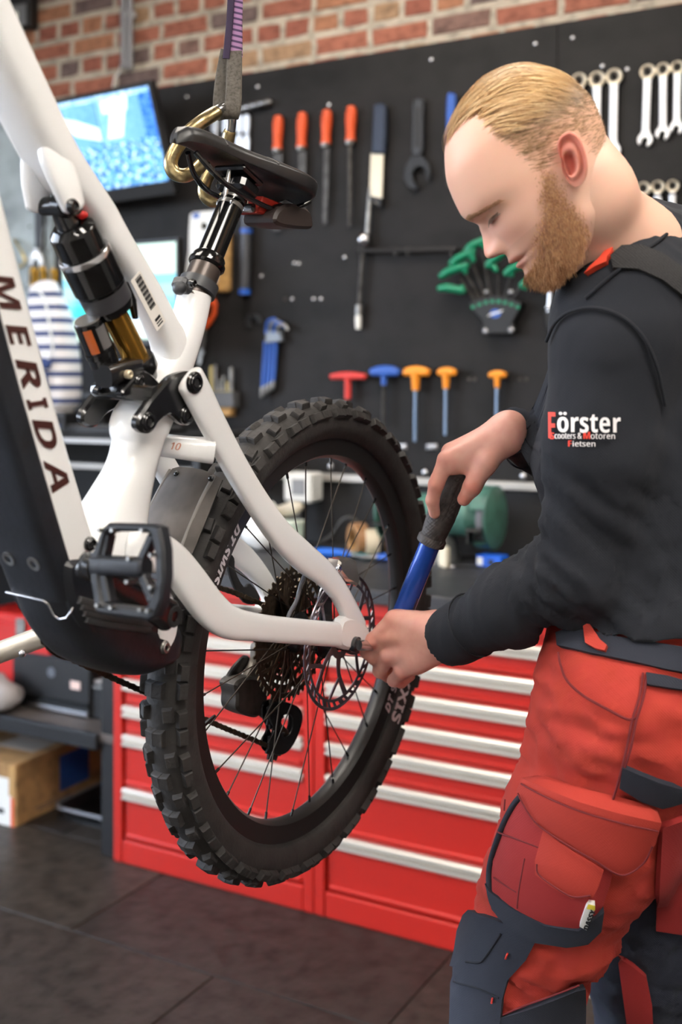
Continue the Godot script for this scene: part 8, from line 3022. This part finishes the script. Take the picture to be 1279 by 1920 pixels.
func make_head(mb: MB) -> void:
	build_lut()
	var nphi := 150
	var nu := 190
	var v := PackedVector3Array()
	var cols := PackedColorArray()
	var i := PackedInt32Array()
	var base := skin_col(230, 182, 160)
	var rosy := skin_col(214, 138, 120)
	var lip := skin_col(196, 116, 106)
	var hair := skin_col(190, 148, 112)
	var fade := skin_col(208, 164, 138)
	var stub := skin_col(192, 142, 116)
	var hairp := zpoly([[60, 640], [150, 560], [230, 480], [320, 440], [400, 450], [440, 520], [500, 600], [600, 650], [690, 740], [760, 830], [800, 790], [830, 700], [870, 620], [960, 580], [1060, 640], [1090, 720], [1150, 740], [1260, 780], [1260, 0], [40, 0]])
	var beard := zpoly([[740, 800], [800, 830], [780, 960], [800, 1050], [780, 1150], [730, 1250], [700, 1340], [660, 1430], [620, 1500], [640, 1600], [960, 1600], [1060, 1400], [1050, 1180], [1010, 1090], [930, 1010], [870, 900], [830, 820]])
	for r in nu + 1:
		var t := float(r) / nu
		var u := lerpf(U0, U1, 0.5 - 0.5 * cos(PI * t)) if false else lerpf(U0, U1, lerpf(t, 0.5 - 0.5 * cos(PI * t), 0.8))
		for k in nphi:
			var q := TAU * k / nphi
			q = q - 0.42 * sin(q)              # denser round the face
			var p := head_point(q, u)
			v.append(p)
			var al := absf(p.x)
			var c := base
			var front := clampf((p.z - 0.05) / 0.05, 0, 1)
			c = c.lerp(rosy, front * (0.65 * gau(al, 0.014) * gau(p.y + 0.022, 0.014) + 0.34 * gau(al - 0.04, 0.016) * gau(p.y + 0.024, 0.016) + 0.3 * gau(al - 0.026, 0.018) * gau(p.y + 0.004, 0.008)))
			c = c.lerp(lip, front * 0.9 * exp(-pow(al / 0.0235, 6.0)) * (gau(p.y + 0.0500, 0.0034) + gau(p.y + 0.0592, 0.0042)))
			var pr := Vector2(p.z, p.y)
			if in_poly(pr + Vector2(rng.randfn(), rng.randfn()) * 0.002, beard): c = c.lerp(stub, 0.6)
			elif in_poly(pr + Vector2(rng.randfn(), rng.randfn()) * 0.002, hairp): c = c.lerp(fade.lerp(hair, clampf((p.y - 0.03) / 0.05, 0, 1)), clampf((p.y + 0.035) / 0.05, 0.25, 0.9))
			elif p.y < -0.036 and p.y > -0.1 and p.z > 0.06: c = c.lerp(stub, 0.22)
			cols.append(c)
	for r in nu:
		for k in nphi:
			var a := r * nphi + k
			var b := r * nphi + (k + 1) % nphi
			i.append_array([a, a + nphi, b, b, a + nphi, b + nphi])
	var v0 := v.size()
	for e in 2:
		var c := Vector3()
		for k in nphi: c += v[(0 if e == 0 else nu * nphi) + k]
		v.append(c / nphi)
		cols.append(base if e == 0 else hair)
		for k in nphi:
			var a := (0 if e == 0 else nu * nphi) + k
			var b := (0 if e == 0 else nu * nphi) + (k + 1) % nphi
			if e == 0: i.append_array([a, b, v0])
			else: i.append_array([b, a, v0 + 1])
	mb.put(v, i, HT, true, PackedVector2Array(), cols)
	for s in [1.0, -1.0]: make_ear(mb, s)

func make_ear(mb: MB, s: float) -> void:
	var o := []
	for q in [[905, 598], [942, 584], [985, 602], [1022, 655], [1048, 735], [1058, 800], [1050, 862], [1022, 905], [988, 921], [958, 908], [936, 882], [918, 850], [902, 805], [893, 750], [876, 700], [872, 650], [884, 618]]: o.append(hz(q[0], q[1]))
	var line := spline2(o, 4)
	var c := hz(952, 765)
	var c2 := hz(940, 800)
	var n := line.size()
	var v := PackedVector3Array()
	var cols := PackedColorArray()
	var i := PackedInt32Array()
	var skin := skin_col(226, 166, 144)
	var red := skin_col(214, 128, 112)
	var deep := skin_col(196, 96, 84)
	var ds := [[0.0, -0.0035], [0.18, -0.0035], [0.36, -0.001], [0.46, 0.0055], [0.56, 0.0078], [0.66, 0.0048], [0.76, 0.0030], [0.84, 0.0052], [0.91, 0.0085], [0.97, 0.0080], [1.0, 0.0055], [0.96, 0.001], [0.86, -0.006], [0.7, -0.013]]
	for r in ds.size():
		for k in n:
			var q: Vector2 = c2.lerp(c, minf(1.0, ds[r][0] * 1.05)) + (line[k] - c) * ds[r][0] * Vector2(1.0, lerpf(0.86, 1.0, ds[r][0]))
			var back := clampf((c.x + 0.016 - q.x) / 0.034, 0.0, 1.0)
			var lobe := clampf((hz(960, 860).y - q.y) / 0.012, 0.0, 1.0)
			var fr := clampf((q.x - c.x - 0.004) / 0.01, 0, 1)       # the front edge lies on the cheek, with the tragus over the opening
			var h: float = lerpf(ds[r][1], lerpf(0.004, 0.003, lobe), maxf(lobe, 0.0) * (1.0 if r < 10 else 0.0))
			if fr > 0 and r < 11: h = lerpf(h, 0.0025 + 0.004 * gau(q.y - hz(895, 765).y, 0.006) * gau(ds[r][0] - 0.75, 0.25), fr * 0.7)
			var l := 0.0685 + back * 0.014 + h
			v.append(Vector3(l * s, q.y, q.x))
			cols.append(skin.lerp(red, clampf(0.75 - lobe * 0.4, 0, 1)).lerp(deep, 0.6 if (r < 3 and lobe < 0.3) else 0.2 if r == 6 else 0.0))
	for r in ds.size() - 1:
		for k in n:
			var a := r * n + k
			var b := r * n + (k + 1) % n
			i.append_array([a, a + n, b, b, a + n, b + n])
	# closing fan at the back
	var z := v.size()
	var cen := Vector3()
	for k in n: cen += v[(ds.size() - 1) * n + k]
	v.append(cen / n)
	cols.append(skin)
	for k in n: i.append_array([(ds.size() - 1) * n + (k + 1) % n, (ds.size() - 1) * n + k, z])
	mb.put(v, i, HT, true, PackedVector2Array(), cols)

func make_body(who: Node3D, n0: Vector3, n1: Vector3, sl: Vector3, el: Vector3, wl: Vector3, sr: Vector3, er: Vector3, wr: Vector3, hl: Vector3, kl: Vector3, al: Vector3, hr: Vector3, kr: Vector3, ar: Vector3) -> void:
	var L := Vector3(-0.19, -0.10, 0.98).normalized()
	var R := Vector3(0.982, 0, 0.19).normalized()
	var Fv := (-R * 0.788 - Vector3.UP * 0.616)
	Fv = (Fv - L * Fv.dot(L)).normalized()
	var Up := Fv.cross(L).normalized()
	HT = Transform3D(Basis(L, Up, Fv), px(1054.7, 313.9, 1.325))
	var mb := MB.new()
	var skin := skin_col(230, 182, 160)
	mb.col = skin
	# trunk and limbs under the clothes, down to the wrists and ankles
	var b := Soft.new()
	var nk := HT * Vector3(0, -0.045, -0.004)
	b.chain([HT * Vector3(0, 0.0, -0.012), nk, px(1136, 432, 1.375), n1], [0.050, 0.052, 0.0545, 0.060], 0.02)
	b.chain([HT * Vector3(0, -0.06, 0.02), px(1118, 470, 1.375), px(1140, 520, 1.41)], [0.034, 0.043, 0.05], 0.025)
	b.cap(HT * Vector3(0.03, -0.03, -0.022), px(1112, 505, 1.36), 0.016, 0.012, 0.02)
	b.cap(n1, px(1235, 620, 1.53), 0.055, 0.10, 0.04)
	b.chain([px(1235, 620, 1.53), px(1235, 1100, 1.53), px(1215, 1300, 1.54)], [0.12, 0.10, 0.11], 0.03)
	b.cap(n1, sl, 0.045, 0.05, 0.02)
	b.cap(n1, sr, 0.045, 0.05, 0.02)
	b.chain([sl, el, wl], [0.052, 0.042, 0.027], 0.02)
	b.chain([sr, er, wr], [0.048, 0.040, 0.026], 0.02)
	b.chain([hl, kl, al + Vector3(0, 0.02, 0)], [0.085, 0.055, 0.036], 0.02)
	b.chain([hr, kr, ar + Vector3(0, 0.02, 0)], [0.085, 0.055, 0.036], 0.02)
	mb.merge(soft_col(b, 0.0085, skin))
	make_head(mb)
	mb.merge(near_hand(wl, el))
	mb.merge(far_hand(wr, er))
	M.skin.roughness = 0.48
	var body := wpart("body", mb, M.skin, who)
	make_face_parts(who, body)
	make_hair(who)

func soft_col(s: Soft, cell: float, c: Color) -> MB:
	var mb := soft_mb(s, cell)
	for k in mb.C.size(): mb.C[k] = c
	return mb

func hand_mesh(s: Soft, knuckles: Array) -> MB:
	var mb := soft_mb(s, 0.0027)
	var base := skin_col(226, 172, 156)
	var red := skin_col(206, 128, 112)
	var fn := FastNoiseLite.new()
	fn.frequency = 60.0
	for k in mb.V.size():
		var r := 0.0
		for q in knuckles: r = maxf(r, gau(mb.V[k].distance_to(q), 0.013))
		mb.C[k] = base.lerp(red, clampf(r * 0.8 + 0.22 + fn.get_noise_3dv(mb.V[k]) * 0.25, 0, 1))
	return mb

func near_hand(wl: Vector3, el: Vector3) -> MB:
	var s := Soft.new()
	var W := px(836, 1192, 1.605)
	s.cap(wl + (el - wl) * 0.2, W, 0.030, 0.029, 0.01)
	var mc := [px(738, 1162, 1.655), px(722, 1194, 1.665), px(729, 1230, 1.665), px(754, 1258, 1.655)]
	var wo := [Vector3(-0.004, 0.012, 0.004), Vector3(-0.003, 0.004, 0.002), Vector3(-0.002, -0.006, 0.0), Vector3(0.0, -0.014, 0.0)]
	for k in 4:
		s.cap(W + wo[k], mc[k], 0.020, [0.0135, 0.0140, 0.0132, 0.0120][k], 0.012)
		s.cap(W + wo[k] + Vector3(0.002, 0, -0.016), mc[k] + Vector3(0.006, 0.0, -0.016), 0.016, 0.012, 0.014)
	s.cap(W, W.lerp(mc[3], 0.6) + Vector3(0, -0.004, -0.012), 0.02, 0.018, 0.015)
	s.chain([mc[0], px(700, 1200, 1.672), px(687, 1222, 1.69), px(700, 1236, 1.698)], [0.0128, 0.0112, 0.0098, 0.0086], 0.004)
	s.chain([mc[1], px(702, 1230, 1.692), px(714, 1246, 1.716), px(738, 1238, 1.722)], [0.0132, 0.0112, 0.0098, 0.0086], 0.004)
	s.chain([mc[2], px(712, 1258, 1.696), px(728, 1268, 1.718), px(750, 1256, 1.720)], [0.0125, 0.0105, 0.0092, 0.0082], 0.004)
	s.chain([mc[3], px(738, 1276, 1.682), px(752, 1280, 1.702), px(770, 1268, 1.704)], [0.0112, 0.0092, 0.0082, 0.0074], 0.004)
	s.chain([W + Vector3(-0.012, 0.014, -0.02), px(775, 1178, 1.69), px(728, 1186, 1.712), px(700, 1206, 1.71)], [0.018, 0.015, 0.0118, 0.009], 0.008)
	return hand_mesh(s, [mc[0], mc[1], mc[2], mc[3], px(700, 1200, 1.67), px(702, 1230, 1.69)])

func far_hand(wr: Vector3, er: Vector3) -> MB:
	var s := Soft.new()
	var W := px(955, 806, 1.622)
	s.cap(wr + (er - wr) * 0.2, W, 0.028, 0.0275, 0.01)
	var mc := [px(838, 862, 1.598), px(846, 848, 1.620), px(862, 844, 1.641), px(880, 848, 1.658)]
	var wo := [Vector3(0.0, -0.004, 0.012), Vector3(0, 0.003, 0.004), Vector3(0, 0.002, -0.004), Vector3(0.002, -0.004, -0.012)]
	for k in 4:
		s.cap(W + wo[k], mc[k], 0.0195, [0.0138, 0.0142, 0.0134, 0.0120][k], 0.012)
		s.cap(W + wo[k] + Vector3(0.0, -0.014, 0), mc[k] + Vector3(0.01, -0.010, 0), 0.016, 0.012, 0.014)
	s.chain([mc[0], px(818, 908, 1.600), px(811, 938, 1.612), px(815, 962, 1.624)], [0.0128, 0.0110, 0.0096, 0.0084], 0.004)
	s.chain([mc[1], px(822, 898, 1.630), px(818, 932, 1.642), px(828, 956, 1.650)], [0.0130, 0.0110, 0.0096, 0.0084], 0.004)
	s.chain([mc[2], px(838, 892, 1.654), px(834, 924, 1.662), px(843, 944, 1.664)], [0.0124, 0.0104, 0.0092, 0.0082], 0.004)
	s.chain([mc[3], px(858, 886, 1.670), px(853, 910, 1.674), px(860, 926, 1.672)], [0.0110, 0.0092, 0.0082, 0.0074], 0.004)
	s.chain([W + Vector3(-0.008, -0.012, 0.012), px(912, 868, 1.588), px(886, 912, 1.588), px(870, 936, 1.596)], [0.021, 0.0152, 0.0122, 0.0098], 0.008)
	s.cap(W + Vector3(-0.01, -0.004, 0.006), px(880, 868, 1.602), 0.02, 0.014, 0.015)
	return hand_mesh(s, [mc[0], mc[1], mc[2], px(818, 908, 1.6), px(886, 912, 1.58), px(870, 936, 1.59)])

func make_face_parts(who: Node3D, body: Node3D) -> void:
	var dark := mat(rgb8(70, 50, 40), 0.7)
	for s in [1.0, -1.0]:
		# the slit of the eye under a lowered lid: white, iris, lashes
		var mb := MB.new()
		var line := PackedVector3Array()
		for k in 9:
			var t := k / 8.0
			var l := lerpf(0.0195, 0.0465, t)
			var u := 0.0 + 0.0012 * sin(PI * t) + 0.001 * t
			line.append(face_at(l, u) * Vector3(s, 1, 1) + Vector3(0, 0, -0.0004))
		mb.tube(line, [0.0006, 0.0012, 0.0016, 0.0018, 0.0018, 0.0017, 0.0015, 0.0011, 0.0006], 8, true, false, HT)
		wpart("eye", mb, mat(rgb8(168, 154, 144), 0.3), who)
		mb = MB.new()
		var m3 := PackedVector3Array()
		for k in 4: m3.append(line[3 + k] + Vector3(0, 0, 0.0006))
		mb.tube(m3, 0.0014, 8, true, false, HT)
		wpart("iris", mb, mat(rgb8(56, 62, 58), 0.2), who)
		mb = MB.new()
		for k in 26:
			var t := k / 25.0
			var p := face_at(lerpf(0.020, 0.0465, t), 0.0028 + 0.0010 * sin(PI * t) + 0.001 * t) * Vector3(s, 1, 1)
			var e := p + Vector3(0.003 * s * (t - 0.3), -0.0046, 0.0040)
			mb.tube(V3([p, p.lerp(e, 0.5) + Vector3(0, -0.0006, 0.0004), e]), [0.00045, 0.00035, 0.00012], 4, false, false, HT)
		wpart("eyelashes", mb, mat(rgb8(92, 66, 50), 0.7), who)
		# brow
		mb = MB.new()
		for k in 520:
			var t := rng.randf()
			var q := Vector2(0.0095, 0.0180).lerp(Vector2(0.030, 0.0205), clampf(t * 2, 0, 1)).lerp(Vector2(0.0570, 0.0125), clampf(t * 2 - 1, 0, 1))
			var hw := lerpf(0.0042, 0.0022, t)
			var p := face_at(q.x, q.y + rng.randf_range(-hw, hw)) * Vector3(s, 1, 1)
			var dirv := Vector3(s * lerpf(0.5, 1.0, t), lerpf(0.6, -0.45, t), -0.25 - t * 0.5).normalized()
			var ln := rng.randf_range(0.005, 0.008)
			ribbon(mb, [p + Vector3(0, 0, 0.0002), p + dirv * ln * 0.5 + Vector3(s * 0.0006, 0, 0.0012), p + dirv * ln + Vector3(s * 0.0003, 0, 0.0004)], 0.0003, Vector3(s * 0.5, 0, 0.8), skin_col(164, 124, 92).lerp(skin_col(196, 152, 116), rng.randf()))
		mb.move(HT)
		wpart("eyebrow", mb, hair_mat(), who)

var hm: StandardMaterial3D
func hair_mat() -> StandardMaterial3D:
	if hm == null:
		hm = mat(Color.WHITE, 0.45)
		hm.vertex_color_use_as_albedo = true
		hm.metallic_specular = 0.4
	return hm

func face_at(l: float, u: float) -> Vector3:       # the face's surface at (side, up), by bisection round the head
	var a := 0.0
	var b := PI / 2
	for k in 18:
		var m := (a + b) / 2
		if head_point(m, u).x < l: a = m
		else: b = m
	return head_point((a + b) / 2, u)

func ribbon(mb: MB, p: Array, w: float, n: Vector3, c: Color) -> void:
	var base := mb.V.size()
	var m := p.size()
	for k in m:
		var d: Vector3 = (p[mini(k + 1, m - 1)] - p[maxi(k - 1, 0)]).normalized()
		var s := d.cross(n).normalized() * w * (1.0 - 0.85 * pow(float(k) / (m - 1), 2.0))
		mb.V.append(p[k] - s)
		mb.V.append(p[k] + s)
		mb.N.append(n)
		mb.N.append(n)
		mb.C.append(c)
		mb.C.append(c)
		mb.UV.append(Vector2.ZERO)
		mb.UV.append(Vector2.ZERO)
	for k in m - 1:
		var a := base + k * 2
		mb.I.append_array([a, a + 2, a + 1, a + 1, a + 2, a + 3])

func scalp(p: Vector3, lift: float) -> Vector3:     # moves a point onto the skull, then out by lift, along the ray from its centre
	var c := Vector3(0, 0.045, 0.015)
	var d := (p - c).normalized()
	var a := 0.03
	var b := 0.16
	for k in 12:
		var m := (a + b) / 2
		var q := c + d * m
		var inside := false
		if q.y < U1:
			var hw := head_side(q.z, q.y)
			inside = hw > absf(q.x)
		if inside: a = m
		else: b = m
	return c + d * (a + lift)

func make_hair(who: Node3D) -> void:
	var c := Vector3(0, 0.045, 0.015)
	var top := zpoly([[70, 640], [110, 660], [160, 580], [230, 500], [310, 455], [390, 465], [430, 530], [520, 570], [640, 530], [760, 480], [900, 440], [1050, 420], [1150, 420], [1200, 300], [1000, 60], [600, 0], [300, 80], [60, 380]])
	var side := zpoly([[430, 520], [500, 600], [600, 650], [690, 740], [760, 830], [810, 800], [835, 700], [870, 615], [960, 575], [1070, 640], [1090, 720], [1150, 740], [1250, 790], [1260, 420], [1150, 400], [1050, 400], [900, 420], [760, 460], [640, 500], [520, 540]])
	var mb := MB.new()
	var blond := [skin_col(226, 186, 132), skin_col(206, 164, 112), skin_col(236, 202, 152), skin_col(186, 144, 96)]
	var brown := [skin_col(128, 100, 76), skin_col(150, 120, 92), skin_col(106, 82, 62), skin_col(172, 138, 106)]
	var made := 0
	var tries := 0
	while made < 11000 and tries < 80000:
		tries += 1
		# a random direction on the upper skull
		var d := Vector3(rng.randfn(), rng.randfn() * 0.9 + 0.5, rng.randfn()).normalized()
		var p := scalp(c + d * 0.1, 0.0)
		var fu := Vector2(p.z, p.y)
		var is_top := in_poly(fu + Vector2(rng.randfn(), rng.randfn()) * 0.0025, top)
		if not is_top and not in_poly(fu + Vector2(rng.randfn(), rng.randfn()) * 0.0035, side): continue
		made += 1
		# combed from the forehead to the back, sides swept back and a little down
		var lat := clampf(absf(p.x) / 0.07, 0, 1)
		var dirv := Vector3(p.x * 2.0 + rng.randfn() * 0.12, lerpf(0.1, -0.42, lat) + rng.randfn() * 0.12, -1.0)
		var ln := rng.randf_range(0.030, 0.060) if is_top else rng.randf_range(0.006, 0.012)
		var lift := rng.randf_range(0.001, 0.0055) if is_top else 0.0016
		if is_top:      # shorter towards the faded sides
			var f := clampf((fu.y - 0.045) / 0.06, 0.0, 1.0)
			ln *= lerpf(0.3, 1.0, f)
			lift *= lerpf(0.4, 1.0, f)
		var pts := [p]
		var q := p
		var steps := 5 if is_top else 2
		for k in steps:
			q += dirv.normalized() * ln / steps
			q = scalp(q, lift * minf(1.0, (k + 1) * 0.6) if is_top else 0.0012 * (k + 1))
			pts.append(q)
			dirv.y -= 0.05
		var col: Color = blond[rng.randi() % 4]
		var dk := clampf((0.088 - fu.y - fu.x * 0.15) / 0.045, 0, 1) if is_top else 1.0
		col = col.lerp(brown[rng.randi() % 4], dk * (0.85 if fu.x < 0.06 else 0.35))
		ribbon(mb, pts, 0.00052 if is_top else 0.00036, (p - c).normalized(), col)
	mb.move(HT)
	var h := wpart("hair", mb, hair_mat(), who)
	h.set_meta("kind", "stuff")
	# beard
	var bp := zpoly([[744, 800], [790, 830], [775, 960], [800, 1050], [775, 1150], [735, 1240], [755, 1320], [690, 1430], [655, 1480], [648, 1520], [700, 1550], [800, 1566], [900, 1520], [968, 1455], [1024, 1380], [1040, 1250], [1035, 1160], [1005, 1090], [940, 1020], [880, 920], [830, 840]])
	var bb := MB.new()
	var red := [skin_col(188, 134, 94), skin_col(212, 162, 118), skin_col(164, 114, 78), skin_col(224, 180, 138)]
	made = 0
	tries = 0
	var mn := Vector2(0.0, -0.105)
	while made < 7000 and tries < 120000:
		tries += 1
		var fu := Vector2(rng.randf_range(-0.01, 0.118), rng.randf_range(-0.1034, 0.03))
		if not in_poly(fu + Vector2(rng.randfn() * 0.0045, rng.randfn() * 0.003), bp): continue
		if rng.randf() < clampf((fu.x - 0.045) / 0.05, 0.0, 0.6) and fu.y > -0.07: continue
		var hw := head_side(fu.x, fu.y)
		if hw < 0: continue
		made += 1
		var s := 1.0 if made % 3 else -1.0
		var p := Vector3(hw * s, fu.y, fu.x)
		var n := Vector3(s * 0.9, -0.15, 0.35 if fu.x > 0.07 else 0.05).normalized()
		var low := clampf((-0.04 - fu.y) / 0.05, 0, 1)
		var ln := lerpf(0.0035, 0.0095, low) * rng.randf_range(0.7, 1.25)
		var dirv := Vector3(s * 0.22, -0.85, 0.25 + low * 0.25) + Vector3(rng.randfn(), rng.randfn(), rng.randfn()) * 0.22
		dirv = dirv.normalized()
		ribbon(bb, [p - n * 0.0005, p + dirv * ln * 0.5 + n * ln * 0.28, p + dirv * ln + n * ln * 0.22], 0.00036, n, red[rng.randi() % 4])
	for k in 1500:      # chin and its underside
		var ph := rng.randfn() * 0.5
		var u := rng.randf_range(-0.103, -0.072)
		var p := head_point(ph, u)
		var n := Vector3(sin(ph), -0.4, cos(ph)).normalized()
		var ln := rng.randf_range(0.005, 0.011)
		var dirv := (Vector3(sin(ph) * 0.4, -0.8, 0.35) + Vector3(rng.randfn(), rng.randfn(), rng.randfn()) * 0.25).normalized()
		ribbon(bb, [p, p + dirv * ln * 0.5 + n * ln * 0.2, p + dirv * ln + n * ln * 0.15], 0.00036, n, red[rng.randi() % 4])
	bb.move(HT)
	var bd := wpart("beard", bb, hair_mat(), who)
	bd.set_meta("kind", "stuff")
